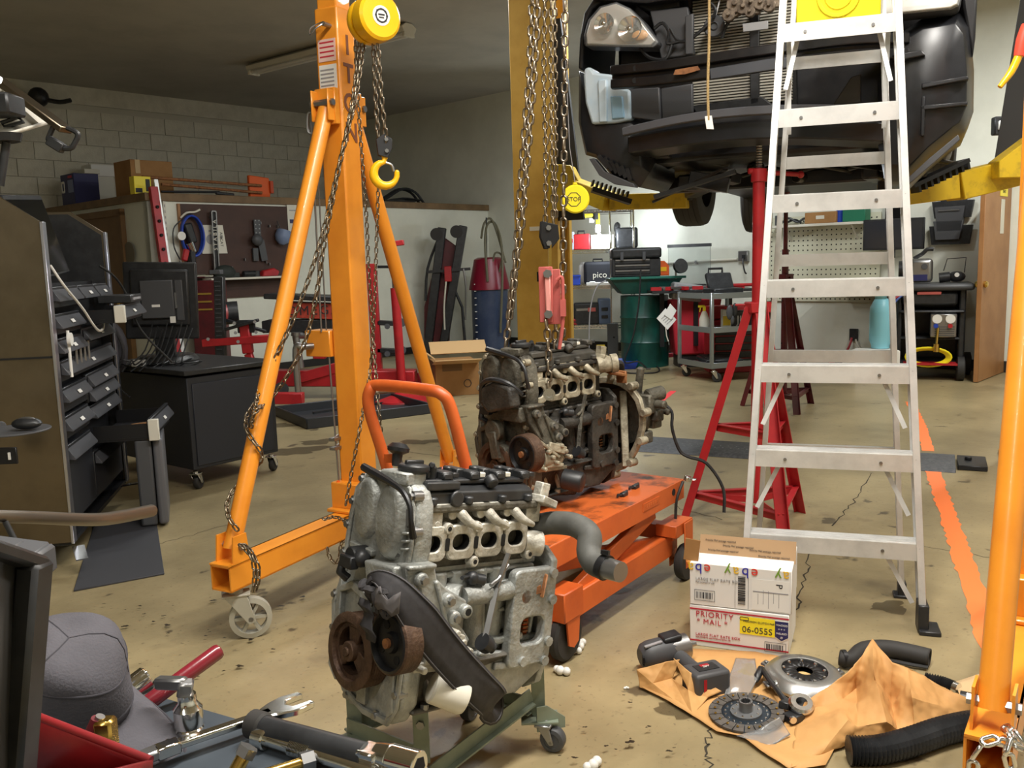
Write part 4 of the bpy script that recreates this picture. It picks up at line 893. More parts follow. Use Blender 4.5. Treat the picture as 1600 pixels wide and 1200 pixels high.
# ---------------------------------------------------------------- jack stands
def jack(loc, rz, mast_top, apex, label, m, tool):
    t = T('jack_stand', label, 'jack stand', loc, rz)
    R0 = .35
    B().cyl((0, 0, .12), (0, 0, mast_top), .028, n=16).o('mast', m, t)
    b = B()
    for i in range(4): b.cyl((-.002, -.0285, mast_top-.25-.18*i), (-.002, -.0295, mast_top-.25-.18*i), .007)
    b.o('mast_hole', m_hole, t)
    B().box((0, 0, apex), (.1, .1, .05)).cyl((.03, -.03, apex+.01), (.09, -.06, apex+.01), .006).o('collar', m, t, .004); F = []
    for k in range(3):
        a = R_(90+120*k); f = Vector((R0*math.cos(a), R0*math.sin(a), 0)); F.append(f); tp = Vector((.035*math.cos(a), .035*math.sin(a), apex))
        u = Vector((-math.sin(a), math.cos(a), 0)); d = (f-tp)
        b = B(); b.bar(tp, f, .055, .005, u.cross(d)).bar(tp+u*.027, f+u*.027, .005, .04, u.cross(d)); b.o('leg', m, t, .001)
    for z in (.13, .48):
        q = [Vector((0, 0, apex)).lerp(f, 1-z/apex) for f in F]; q = [Vector((p.x, p.y, z)) for p in q]
        for k in range(3): B().bar(q[k], q[(k+1) % 3], .005, .035).bar(q[k]+Vector((0, 0, .017)), q[(k+1) % 3]+Vector((0, 0, .017)), .03, .004).o('ring_bar', m, t)
        for k in range(3): B().bar(q[k], (0, 0, z+.0), .004, .03).o('spoke_bar', m, t)
    if tool:
        b = B().cyl((0, 0, mast_top-.05), (0, 0, mast_top+.01), .036); b.tube([(0, 0, mast_top-.01), (-.1, -.0, mast_top-.012), (-.2, 0, mast_top-.02)], .011, 10); b.ball((-.2, 0, mast_top-.02), .017); b.cyl((0, 0, mast_top-.0), (.05, 0, mast_top), .014); b.o('turn_handle', m, t, .002)
        b = B(); b.lathe([(.012+.003*(i % 2), mast_top+.006*i) for i in range(28)], 12); b.o('screw', m_steel, t)
        B().cyl((0, 0, mast_top+.16), (0, 0, mast_top+.2), .03, .045).o('saddle', m, t)
    else:
        B().cyl((0, 0, mast_top), (0, 0, mast_top+.5), .018).lathe([(0.018, mast_top+.45), (.06, mast_top+.5), (.06, mast_top+.52), (0, mast_top+.52)], 16).o('extension', m, t)
    return t
jack((1.175, 4.22, 0), R_(-175), 1.70, 1.07, 'near red tripod jack stand behind the ladder, screw raised under the car', m_red, True)
jack(W(1226, 600, z=0)*.0+Vector((2.33, 7.55, 0)), R_(-60), 1.35, 1.12, 'far dark red tripod jack stand seen through the ladder steps', m_dred, False)
# ---------------------------------------------------------------- raised car
CR = R_(-25); CL = Vector((1.13, 4.1, 0))
car = T('raised_car', 'front end of a dark car on the lift, bumper cover removed', 'car', (CL.x, CL.y, 1.6), CR)
CM = Matrix.Translation(car.location) @ Matrix.Rotation(CR, 4, 'Z'); CI = CM.inverted()
def CP(px, py, y):        # point of the car frame on plane y
    o = CI @ Vector((0, 0, CAM_H)); r = CI.to_3x3() @ (W(px, py, D=1.0)-Vector((0, 0, CAM_H))); return o+r*((y-o.y)/r.y)
def poly(pts, y): return [(lambda q: (q.x, q.z))(CP(px, py, y)) for px, py in pts]
def plate(name, pts, y, th, m, bv=.006, par=None): return B().prism(poly(pts, y), th, XZ(y+th)).o(name, m, par or car, bv, 2)
# headlights
hl = [(912, 72), (911, 55), (918, 30), (936, 9), (962, 2), (984, 12), (1004, 32), (1030, 66), (1022, 74)]
m_lens = mat('headlight_lens', (236, 238, 236), .06, alpha=.16); m_refl = mat('reflector', (222, 222, 218), .32, .6)
def inset(pts, k):
    cx = sum(p[0] for p in pts)/len(pts); cy = sum(p[1] for p in pts)/len(pts); return [(cx+(x-cx)*k, cy+(y-cy)*k) for x, y in pts]
h_ = plate('headlight', hl, .1, .12, m_gry, .012)
plate('headlight_bowl', inset(hl, .9), .085, .02, m_refl, .004, h_)
b = B()
for (px, py, r) in ((945, 38, .05), (985, 46, .06)):
    q = CP(px, py, .07); M = axes(q, (1, 0, 0), (0, 0, 1)); b.lathe([(r*.2, -.012), (r*.55, -.006), (r*.9, .012), (r, .014)], 20, M, cap=False); b.ball((q.x, q.y-.02, q.z), .012)
b.o('reflector', m_chr, h_); q = CP(1000, 55, .07); B().ball((q.x, q.y, q.z), .04, (1, .3, .6)).o('amber_reflector', mat('amber', (220, 168, 110), .3), h_)
lensp = poly(inset(hl, .96), .06); n = len(lensp); cx = sum(p[0] for p in lensp)/n; cz = sum(p[1] for p in lensp)/n
B().add([(x, .075, z) for x, z in lensp]+[(cx+(x-cx)*.7, .045, cz+(z-cz)*.7) for x, z in lensp], [(i, (i+1) % n, n+(i+1) % n, n+i) for i in range(n)]+[tuple(range(n, 2*n))]).o('lens', m_lens, h_)
hr = [(1368, 26), (1368, -40), (1420, -60), (1480, -40), (1504, -10), (1500, 8), (1488, 14)]
h_ = plate('headlight', hr, -.02, .14, m_gry, .012); plate('headlight_bowl', inset(hr, .92), -.035, .02, m_refl, .004, h_)
lensp = poly(inset(hr, .97), -.05); n = len(lensp); cx = sum(p[0] for p in lensp)/n; cz = sum(p[1] for p in lensp)/n
B().add([(x, -.035, z) for x, z in lensp]+[(cx+(x-cx)*.75, -.065, cz+(z-cz)*.75) for x, z in lensp], [(i, (i+1) % n, n+(i+1) % n, n+i) for i in range(n)]+[tuple(range(n, 2*n))]).o('lens', m_lens, h_)
# washer tank
wt = plate('washer_tank', [(911, 118), (913, 106), (922, 104), (928, 113), (964, 117), (964, 135), (984, 140), (985, 187), (960, 192), (924, 194), (914, 160)], .12, .13, mat('tank_white_blue', (206, 222, 232), .45, 0, (176, 206, 228), 3), .012)
plate('tank_rib', [(934, 125), (947, 124), (948, 190), (936, 191)], .105, .02, wt.data.materials[0], .005, wt); plate('tank_recess', [(953, 150), (972, 150), (975, 184), (956, 186)], .108, .02, mat('tank_blue_shade', (150, 190, 218), .5), .005, wt)
# fender liners and outer skin
def liner(pts, y0, name, depth=.5, bulge=.08):
    P = [CP(px, py, y0) for px, py in pts]; c = sum(P, Vector())/len(P); n = len(P); b = B()
    R1 = [p for p in P]; R2 = [c+(p-c)*.82+Vector((0, -bulge, 0)) for p in P]; R3 = [c+(p-c)*.45+Vector((0, -bulge*1.25, 0)) for p in P]; R4 = [p+Vector((0, depth, 0)) for p in P]
    vs = R4+R1+R2+R3; fs = []
    for k in range(3): fs += [(k*n+i, k*n+(i+1) % n, (k+1)*n+(i+1) % n, (k+1)*n+i) for i in range(n)]
    fs.append(tuple(3*n+i for i in range(n))); return b.add(vs, fs).o(name, m_car, car, .004, 2, 50)
liner([(1382, 282), (1370, 215), (1372, 130), (1392, 62), (1440, 30), (1500, 20), (1515, 40), (1522, 110), (1521, 175), (1508, 205), (1497, 212), (1450, 250), (1416, 284)], .12, 'fender_liner', .6, .1)
liner([(905, 110), (904, 190), (915, 242), (932, 247), (965, 285), (1000, 293), (1015, 270), (1010, 195), (985, 180), (920, 190)], .2, 'fender_liner', .5, .05)
plate('fender_lip', [(1497, 210), (1500, 218), (1462, 252), (1420, 288), (1414, 282), (1452, 247)], .0, .06, m_gry, .003)
plate('fender_lip', [(920, 248), (928, 247), (945, 268), (990, 287), (993, 293), (960, 288), (936, 274)], .12, .05, m_gry, .003)
for pts in ([(1395, 85), (1440, 78), (1446, 86), (1400, 95)], [(1440, 130), (1512, 118), (1514, 124), (1440, 138)], [(1438, 165), (1512, 158), (1512, 164), (1440, 172)], [(1440, 150), (1446, 150), (1444, 212), (1438, 212)]): plate('liner_rib', pts, -.03, .05, m_car, .004)
b = B()
for k in range(6):
    p, q = CP(935+9*k, 243+4*k, .12), CP(950+7*k, 262+4*k, .12); b.bar(p, q, .008, .02)
b.o('liner_rib', m_car, car)
plate('fender', [(903, 108), (905, 60), (912, 20), (925, 0), (930, -40), (960, -60), (960, -10), (925, 14), (914, 40), (910, 108)], .15, .5, m_blkm, .01)
plate('fender', [(1505, 12), (1500, -50), (1530, -60), (1524, 60), (1520, 90)], .1, .6, m_blkm, .01)
plate('hood', [(960, -60), (1530, -70), (1520, -95), (980, -90)], .1, 1.0, m_blkm, .02)
# structure: beam, rail, radiator, panels
def swept(name, pts, prof, m, bv=.004):
    P = [CP(px, py, y) for px, py, y in pts]; P, _ = spline(P, 5); b = B(); rows = []
    for i, p in enumerate(P): rows.append([Vector((p.x, p.y+py, p.z+pz)) for py, pz in prof])
    n = len(prof); vs = [q for r in rows for q in r]; fs = [(i*n+k, i*n+(k+1) % n, (i+1)*n+(k+1) % n, (i+1)*n+k) for i in range(len(rows)-1) for k in range(n)]
    fs += [tuple(range(n)), tuple(range((len(rows)-1)*n, len(rows)*n))]; return b.add(vs, fs).o(name, m, car, bv)
bb = swept('bumper_beam', [(955, 121, .0), (1040, 113, -.06), (1200, 90, -.1), (1330, 74, -.06), (1421, 72, .02)], [(0, .055), (-.015, .05), (-.015, .012), (.01, .008), (.01, -.008), (-.015, -.012), (-.015, -.05), (0, -.055), (.05, -.05), (.05, .05)], m_carm, .003)
b = B()
for (px, py, y) in ((993, 107, -.045), (992, 126, -.045), (1167, 108, -.116)): q = CP(px, py, y); b.cyl(q+Vector((0, .02, 0)), q+Vector((0, -.003, 0)), .013, n=12)
b.o('beam_hole', m_hole, bb)
plate('rust_patch', [(1055, 109), (1090, 103), (1094, 109), (1070, 116), (1052, 117)], -.108, .004, m_rustb, 0, bb); plate('beam_plate', [(1108, 107), (1200, 92), (1240, 88), (1240, 104), (1110, 124)], -.122, .008, mat('beam_grey', (74, 76, 82), .4, .3), .003, bb)
swept('lower_rail', [(975, 207, .02), (1050, 190, -.04), (1130, 178, -.08), (1220, 172, -.1), (1320, 172, -.07), (1391, 172, .0)], [(0, .02), (-.03, .018), (-.03, -.018), (0, -.02)], mat('rail_grey', (84, 85, 90), .5), .003)
swept('lower_crossmember', [(985, 225, .1), (1100, 208, .02), (1220, 200, .0), (1390, 205, .08)], [(0, .06), (-.05, .03), (-.05, -.05), (.15, -.06)], m_car, .006)
for pts, y in (([(968, 140), (1030, 136), (1032, 190), (988, 184)], .14), ([(1032, 138), (1082, 130), (1082, 176), (1034, 190)], .16), ([(1015, 17), (1075, 10), (1085, 85), (1033, 92)], .17), ([(1070, 25), (1083, 20), (1083, 84), (1070, 86)], .12), ([(1330, 120), (1345, 115), (1345, 160), (1300, 165)], .1), ([(1372, 50), (1421, 50), (1420, 62), (1373, 60)], .02), ([(1345, 40), (1400, 36), (1400, 48), (1345, 52)], .08)):
    plate('shroud_panel', pts, y, .03, m_gry if py_ else m_gry, .006) if (py_ := True) else None
plate('duct', [(1080, 165), (1190, 150), (1210, 165), (1210, 180), (1090, 182)], .2, .1, m_blk, .006)
ra = plate('radiator', [(1080, -20), (1240, -60), (1245, 168), (1082, 172)], .26, .04, m_hole, 0)
b = B(); A0 = CP(1083, 40, .25); A1 = CP(1240, 25, .25); z0 = CP(1083, 170, .25).z; z1 = CP(1083, 0, .25).z; nn = 38
for i in range(nn): z = z0+(z1-z0)*i/nn; b.box(((A0.x+A1.x)/2, .25, z), (A1.x-A0.x, .02, .0075))
b.o('radiator_fin', mat('fin_metal', (176, 172, 160), .45, .4), ra)
plate('radiator_brace', [(1170, -20), (1186, -22), (1186, 160), (1172, 165)], .2, .03, m_blk, .004)
q = CP(1116, 41, .15); M = axes(q, (1, 0, 0), (0, 0, 1))
B().lathe([(0, .0), (.014, .002), (.016, .01), (.022, .004), (.045, .006), (.05, .0), (.046, -.02), (0, -.02)], 28, M).o('horn', m_gry, car); B().bar(q+Vector((0, .02, .05)), q+Vector((.02, .03, .13)), .02, .006).o('horn_bracket', m_steel, car)
plate('latch_plate', [(1160, 37), (1200, 32), (1200, 45), (1161, 50)], .05, .01, mat('latch_grey', (150, 150, 152), .5), .002)
b = B()
random.seed(11)
for (px, py, r) in ((1150, 8, .04), (1163, 12, .035), (1175, 5, .03), (1190, 5, .035), (1203, 10, .03), (1173, 20, .025), (1140, 25, .03)):
    q = CP(px, py, .1); b.cyl(q, q+Vector((.0, -.03, .0)), r, n=10); b.box(q+Vector((.02, 0, .02)), (.05, .03, .06), rot=(0, random.uniform(-.5, .5), 0)); b.cyl(q, q+Vector((0, -.045, 0)), r*.3, n=8)
b.o('hood_latch', mat('latch_metal', (138, 124, 108), .5, .4, (84, 72, 62), 30), car, .003)
b = B()
for pts in ([(1000, 75), (1015, 90), (1040, 92), (1050, 70)], [(1047, 45), (1060, 64), (1080, 60), (1110, 35)], [(1110, 5), (1118, 15), (1114, 28)], [(1022, 45), (1035, 36), (1045, 50), (1043, 68), (1062, 65)], [(1150, 20), (1135, 40), (1128, 60)]): b.tube([CP(x, y, .13) for x, y in pts], .008, 6, sm=4)
b.o('wire_loom', m_blk, car)
plate('core_support', [(905, -20), (1240, -60), (1240, -30), (1010, 5), (930, 0)], .12, .06, m_blkm, .006)
plate('tray', [(975, -8), (1060, -20), (1062, 12), (1020, 20), (1000, 12)], .2, .2, m_blk, .01)
# inner body: keeps the engine bay dark and closes the underside
B().box((0, .62, .5), (1.5, .6, .62)).o('engine_bay', m_carm, car, .02)
B().prism([(-.8, .5), (.8, .5), (.82, 1.0), (.82, 4.6), (.7, 5.1), (-.7, 5.1), (-.82, 4.6), (-.82, 1.0)], .9, Matrix.Translation((0, 0, .22)), 0).o('body_shell', m_blkm, car, .03, 2)
random.seed(21); b = B()
for i in range(26):
    x = random.uniform(-.6, .65); y = random.uniform(.15, 1.4); z = random.uniform(.08, .3); k = i % 3
    if k == 0: b.box((x, y, z), (random.uniform(.05, .2), .1, random.uniform(.03, .09)), rot=(0, random.uniform(-.3, .3), random.uniform(-.6, .6)))
    elif k == 1: b.tube([(x, y, z), (x+.15, y-.05, z+.03), (x+.3, y+.1, z)], .014, 6)
    else: b.cyl((x, y, z), (x+random.uniform(-.05, .05), y-.08, z), random.uniform(.02, .05))
b.o('underbody_part', m_carm, car, .004)
B().bar((-.7, .95, .12), (.7, .95, .12), .1, .08).bar((-.45, .5, .1), (-.45, 1.4, .14), .08, .08).bar((.45, .5, .1), (.45, 1.4, .14), .08, .08).o('subframe', m_carm, car, .01)
for s in (-1, 1):
    B().bar((s*.4, 1.0, .12), (s*.66, 1.5, .1), .08, .04).o('control_arm', m_carm, car, .008)
b = B(); b.bar((.3, .25, .13), (.55, .6, .1), .02, .02).bar((-.15, .3, .12), (-.55, .28, .02), .05, .02).bar((-.2, .25, .13), (-.58, .35, .0), .012, .012); b.o('splash_bar', m_blk, car)
for s, y in ((-1, 1.95), (1, 1.95), (-1, 4.45), (1, 4.45)):
    x = s*.75; M = axes((x, y, .235 if s < 0 else .5), (0, 1, 0), (0, 0, 1)); w_ = B().lathe([(.19, -.09), (.27, -.1), (.305, -.085), (.315, -.05), (.315, .05), (.305, .085), (.27, .1), (.19, .09), (.19, -.09)], 40, M, cap=False).o('wheel_tyre', m_rub, car)
    B().lathe([(.19, -.08), (.18, .03), (.1, .05), (0, .05)], 24, M, cap=False).o('wheel_rim', m_blkm, w_)
    b = B()
    for k in range(4): b.lathe([(.316, -.06+.038*k), (.3165, -.057+.038*k)], 40, M, cap=False)
    b.o('tread_groove', m_hole, w_)
# pull cord, stop sign, work lamp cord
t = T('measuring_rope', 'thin tan cord with a white tag hanging before the car', 'cord', W(1107, 190, D=3.55)); MR = inv(t)
B().tube([MR(W(1108, -60, D=3.55)), MR(W(1108, 60, D=3.55)), MR(W(1106, 130, D=3.55)), MR(W(1107, 188, D=3.55))], .0055, 8, sm=4).o('rope', mat('rope_tan', (186, 158, 104), .6, 0, (130, 106, 66), 200), t)
B().prism([(-.015, .02), (.012, .022), (.02, -.03), (-.008, -.028)], .004, axes((0, 0, 0), (1, 0, 0), (0, 0, 1))).o('tag', m_white, t)
t = T('stop_sign_disc', 'round yellow hanging disc printed STOP beside the lift chains', 'sign', W(899, 311, D=3.9)); MR = inv(t); M = axes((0, 0, 0), (1, .1, 0), (0, 0, 1))
B().lathe([(0, -.008), (.055, -.008), (.061, -.003), (.061, .003), (.055, .008), (0, .008)], 36, M).cyl((0, .06, -.003), (0, .07, -.003), .01, M=M).o('disc', m_yel, t)
B().ringplate(circ(.032, 8, -.008, -.002, .3927), circ(.029, 8, -.008, -.002, .3927), .0095, M, .0085).o('octagon', m_pblk, t); text('STOP', .025, m_pblk, t, M @ Matrix.Translation((-.008, -.002, .009)))
B().cyl((0, .07, 0), MR(W(886, 200, D=3.9)), .0015, n=6, M=None).o('string', m_pgrey, t)
bpy.data.objects.remove(t.children[-1]); B().tube([M @ Vector((0, .066, 0)), MR(W(890, 230, D=3.9)), MR(W(878, -40, D=3.9))], .0018, 6).o('string', m_pgrey, t)
# ---------------------------------------------------------------- tool tower on the left
tt = T('tool_tower', 'tall stainless tool cabinet with black drawers at the left edge', 'tool cabinet', (-1.99, 3.87, 0), R_(102.4))
TW, TD, ZB = 1.17, .72, .13
side = [(0, ZB), (TD, ZB), (TD, 1.66), (.16, 1.66), (0, 1.545)]
for x in (-.012, TW): B().prism([(y, z) for y, z in side], .012, axes((x, 0, 0), (0, 1, 0), (0, 0, 1))).o('side_panel', m_ss, tt, .002); B().prism([(y, z-.015) for y, z in side], .004, axes((.001 if x < 0 else TW-.005, .012, 0), (0, 1, 0), (0, 0, 1))).o('inner_liner', m_blk, tt)
B().box((-.016, TD/2, .965), (.008, TD, .008)).o('side_seam', m_blkm, tt)
for x in (-.01, TW+.01): B().box((x, -.006, (ZB+1.545)/2), (.05, .014, 1.545-ZB)).o('edge_trim', mat('brushed_edge', (190, 192, 205), .28, 1), tt, .002)
B().box((TW/2, .03+TD/2, (ZB+.96)/2), (TW, TD-.06, .96-ZB)).o('cabinet_body', m_draw, tt); B().box((TW/2, .04+TD/2, 1.12), (TW, TD-.08, .32)).box((TW/2, TD-.02, 1.4), (TW, .03, .5)).o('hutch_body', m_draw, tt)
B().box((TW/2, .36, ZB), (TW, .72, .02)).o('base', m_blkm, tt)
def drawer(x0, x1, z0, z1, out=0, lab=True, par=tt):
    c = (x0+x1)/2; w = x1-x0; h = z1-z0
    d = B().box((c, .012-out, (z0+z1)/2), (w-.008, .02, h-.008)).o('drawer', m_draw, par, .003)
    B().prism([(0, 0), (0, .05), (-.03, .005), (-.03, -.004)], w*.92, axes((x0+w*.04, -out, z1-.065), (0, 1, 0), (0, 0, 1))).o('drawer_pull', m_pull, d, .001)
    if lab: B().box((c, -.0235-out, z1-.042), (.05, .002, .018), rot=(R_(-35), 0, 0)).o('drawer_label', m_white, d)
    if out:
        B().box((c, -out/2+.01, z0+.02), (w-.03, out, .006)).box((x0+.02, -out/2+.01, (z0+z1)/2-.01), (.006, out, h*.7)).box((x1-.02, -out/2+.01, (z0+z1)/2-.01), (.006, out, h*.7)).o('drawer_tray', m_blkm, d)
        B().box((x0+.005, -out-.01, (z0+z1)/2), (.03, .05, h-.01)).o('pull_end', m_offw, d, .003)
    return d
g1, g2, g3 = .03, .5, TW-.03
for (z0, z1) in ((1.17, 1.27), (1.05, 1.15), (.98, 1.04)): drawer(g1, g2, z0, z1)
drawer(g2, .82, 1.19, 1.27); drawer(.83, g3, 1.19, 1.27, 0); drawer(g2, g3, 1.07, 1.165, .17); drawer(g2, g3, .98, 1.06)
drawer(g1, g3, .84, .94); drawer(g2, g3, .77, .83)
for (z0, z1) in ((.70, .82), (.58, .69)): drawer(g1, g2, z0, z1)
drawer(g2, g3, .68, .755); drawer(g2, g3, .60, .67); od = drawer(g2+.06, g3, .46, .58, .27); drawer(g1, g2, .2, .56, 0, False); drawer(g2, g3, .2, .44, 0, False)
b = B()
for i in range(7): b.bar((.65+.05*i, -.1-.02*(i % 3), .485), (.68+.05*i, -.21+.03*(i % 2), .49), .022, .018)
b.o('wooden_handles', m_wood, od)
b = B()
for i in range(4): b.cyl((.3+.08*i, -.012, 1.0), (.3+.08*i, -.012, .9), .008)
b.o('hung_driver', m_steel, tt)
B().cyl((.12, -.03, 1.07), (.12, -.03, .86), .007).cyl((.12, -.03, 1.03), (.12, -.045, 1.03), .03, n=20).o('dial_gauge', m_white, tt)
B().tube([(.03, -.01, 1.36), (.1, -.04, 1.27), (.3, -.06, 1.16), (.42, -.07, 1.08), (.5, -.08, 1.04), (.6, -.08, 1.06), (.65, -.06, 1.13)], .006, 8, sm=5).o('white_cable', m_white, tt)
B().tube([(.9, -.02, 1.36), (1.05, -.06, 1.3), (1.12, -.1, 1.2), (1.12, -.16, 1.0), (1.2, -.3, .8)], .006, 8, sm=5).o('black_cable', m_blk, tt)
for s in (.04, TW-.1):
    for y in (.12, TD-.08): caster(tt, (s+.02, y, 0), .062, R_(110), m_rub, m_zinc, .04)
B().bar((-.01, -.02, .11), (-.12, -.06, .08), .05, .006).bar((TW-.15, -.02, .14), (TW-.2, -.12, .16), .06, .006).o('caster_brake', m_zinc, tt)
t = T('tilted_monitor', 'black flat monitor tilted back on top of the stainless tool cabinet', 'monitor', tt.matrix_basis @ Vector((.5, .18, 1.3)), R_(102.4))
t.location = Matrix.Translation(tt.location) @ Matrix.Rotation(R_(102.4), 4, 'Z') @ Vector((.48, .16, 1.30))
B().box((0, 0, .2), (.6, .03, .4), rot=(R_(-14), R_(-4), 0)).o('screen_case', m_blk, t, .006); B().box((0, -.017, .2), (.56, .004, .36), rot=(R_(-14), R_(-4), 0)).o('screen', m_scr, t)
B().box((0, .06, .02), (.2, .16, .02)).o('monitor_foot', m_blk, t, .004)
t = T('router_box', 'low black box lying across the open upper drawer of the tool cabinet', 'box', Matrix.Translation(tt.location) @ Matrix.Rotation(R_(102.4), 4, 'Z') @ Vector((.85, -.12, 1.165)), R_(102.4))
B().box((0, 0, .02), (.3, .16, .04)).o('case', m_blk, t, .004); B().box((0, -.082, .02), (.2, .004, .012)).o('front_strip', m_pgrey, t)
t = T('round_mirror', 'round grey swivel tray with a computer mouse at left edge', 'tray', W(20, 668, D=3.3))
B().cyl((0, 0, -.015), (0, 0, -.008), .13, n=28).cyl((-.1, .1, -.012), (-.25, .2, -.012), .02).o('plate', m_gry, t, .002)
t2 = T('computer_mouse', 'black and silver computer mouse on the round grey tray', 'mouse', W(42, 664, D=3.28)); B().ball((0, 0, .006), .045, (1.25, .75, .5), 16).o('shell', m_blk, t2); B().ball((0, 0, .01), .043, (1, .5, .5), 16).o('silver_top', m_steel, t2)
t = T('switch_plate', 'black switch plate on the stainless cabinet side at left edge', 'switch', W(12, 712, D=3.64)); B().box((0, 0, 0), (.08, .012, .07)).o('plate', m_blkm, t, .002); B().box((.012, -.008, 0), (.008, .01, .03)).o('toggle', m_white, t)
# lid panel above with loop handle
lp = T('cabinet_lid', 'raised beige cabinet lid with aluminium edge bar in the upper left corner', 'lid', W(0, 200, D=2.9)); MR = inv(lp)
vs = [MR(W(x, y, D=d)) for x, y, d in ((-120, 60, 3.0), (0, 125, 2.95), (74, 192, 2.9), (20, 208, 2.7), (-120, 235, 2.6))]
B().add(vs, [(0, 1, 2, 3, 4)]).o('panel', m_offw, lp, solid=.012)
B().bar(MR(W(-30, 105, D=2.9)), MR(W(104, 204, D=2.8)), .05, .02).o('edge_bar', m_ss, lp, .003)
B().tube([MR(W(x, y, D=2.8)) for x, y in ((84, 197), (76, 215), (78, 222), (92, 230), (110, 232), (116, 225), (122, 212), (118, 206), (105, 200))], .008, 8, sm=3).o('loop_handle', m_blk, lp); B().box(MR(W(88, 226, D=2.8)), (.05, .03, .03), rot=(0, .6, 0)).o('handle_block', m_blk, lp, .003)
B().box(MR(W(0, 165, D=2.7)), (.1, .1, .06)).o('speaker_box', m_blk, lp, .006); B().cyl(MR(W(8, 210, D=2.72)), MR(W(10, 222, D=2.72)), .05, .04, n=8).cyl(MR(W(10, 222, D=2.72)), MR(W(0, 290, D=2.72)), .012).o('knob', m_blk, lp)
B().tube([MR(W(x, y, D=2.74)) for x, y in ((2, 192), (28, 183), (37, 190), (8, 199))], .006, 6, closed=True).o('latch_frame', m_blk, lp)
t = T('lamp_corner', 'bright white lamp corner cut by the left photo edge', 'lamp', W(-8, 122, D=2.6)); B().box((0, 0, 0), (.03, .03, .02), rot=(0, .5, 0)).o('diffuser', mat('lamp_glow', (255, 255, 250), .4, emit=2), t, .004)
t = T('security_camera', 'small black ball camera on the block wall near the ceiling', 'camera', RM @ RL(60, 152, y=-.3)); B().ball((0, 0, 0), .13, n=16).o('ball', m_blk, t); B().tube([(.08, 0, -.03), (.25, .05, -.06), (.4, .05, -.04)], .03, 8, sm=3).o('bracket', m_blk, t)
t = T('floor_mat', 'dark grey rubber mat on the floor by the tool cabinet', 'mat', W(180, 860, z=0)); MR = inv(t)
B().prism([(p.x, p.y) for p in (MR(W(*q, z=0)) for q in ((115, 925), (257, 898), (244, 812), (150, 812)))], .008).o('sheet', mat('mat_dark', (54, 54, 58), .7), t, .002)
t = T('hard_case', 'dark grey hard shell tool case standing beside the tool cabinet', 'case', W(252, 808, z=0), R_(20))
B().box((-.05, 0, .24), (.08, .40, .46)).o('case_shell', m_gry, t, .012, 2); B().box((.02, 0, .24), (.05, .40, .46)).o('case_lid', mat('case_light_grey', (98, 98, 102), .4), t, .018, 3); B().tube([(0, -.06, .47), (0, -.06, .5), (0, .06, .5), (0, .06, .47)], .008).o('handle', m_blk, t)
for y in (-.1, .1): B().box((0, y, .475), (.03, .03, .012)).o('latch', m_steel, t, .002)
# desk, rear view monitor
dk_ = T('rolling_desk', 'black rolling computer desk behind the left gantry brace', 'desk', W(305, 768, z=0), math.atan2(.5, .4))
B().box((.31, .5, .41), (.62, 1.0, .56)).o('cabinet', mat('desk_black', (36, 38, 44), .5), dk_, .004); B().box((.31, .5, .72), (.68, 1.06, .03)).o('desktop', m_blk, dk_, .004)
B().box((.31, -.003, .4), (.56, .008, .5)).o('door_panel', mat('desk_front', (40, 43, 52), .45), dk_, .003)
for x, y in ((.03, .03), (.58, .03), (.03, .95), (.58, .95)): caster(dk_, (x, y, 0), .045, R_(30), m_rub, m_zinc, .03)
mo = T('rear_monitor', 'black monitor seen from behind on the black desk', 'monitor', W(262, 575, D=5.75), R_(8))
mz = W(262, 575, D=5.75).z; mo.location.z = .735
B().box((0, -.02, .40), (.45, .03, .49), rot=(0, R_(2), 0)).o('screen_case', m_blk, mo, .01, 2); B().box((0, -.045, .42), (.36, .03, .36), rot=(0, R_(2), 0)).o('back_bulge', m_blk, mo, .014, 2)
B().box((-.01, -.07, .41), (.2, .03, .24)).box((.12, -.055, .4), (.05, .02, .26)).o('back_box', m_gry, mo, .006, 2); B().box((-.02, -.086, .37), (.05, .004, .016)).o('label', m_white, mo); B().box((.1, -.07, .4), (.012, .012, .1)).o('port_strip', m_steel, mo)
B().box((0, 0, .12), (.12, .06, .16)).lathe([(0.0, .05), (.17, .05), (.2, .02), (.2, 0), (0, 0)], 28).o('stand', m_blk, mo, .004)
random.seed(9); b = B()
for i in range(9): b.tube([(-.05+.03*i, -.08, .26-.02*(i % 3)), (-.08+.03*i, -.2, .1), (-.16+.04*i, -.28, .02), (-.22+.06*i, -.22, .02+.02*(i % 2)), (-.25+.05*i, -.3, -.02)], .005, 6, sm=4)
b.o('cable', m_blk, mo); B().box((.08, -.1, .28), (.03, .02, .04)).o('white_plug', m_white, mo)
t = T('desk_clutter', 'dark power adapter with cables at the desk edge', 'adapter', W(218, 578, D=5.55)); t.location.z = .735; B().box((0, 0, .02), (.08, .05, .04)).o('block', m_white, t, .004); B().tube([(0, 0, .02), (-.1, -.05, .04), (-.1, -.1, -.1), (-.02, -.12, -.18)], .006, sm=4).o('lead', m_blk, t)
t = T('backpack', 'black bag hanging behind the tool cabinet beside the brown door', 'bag', W(178, 545, D=5.6)); B().ball((0, 0, 0), .12, (.7, .6, 1.4), 16).o('body', m_felt, t); B().tube([(.05, -.07, .13), (.1, -.09, .0), (.05, -.08, -.13)], .012, sm=4).o('strap', m_strap, t)
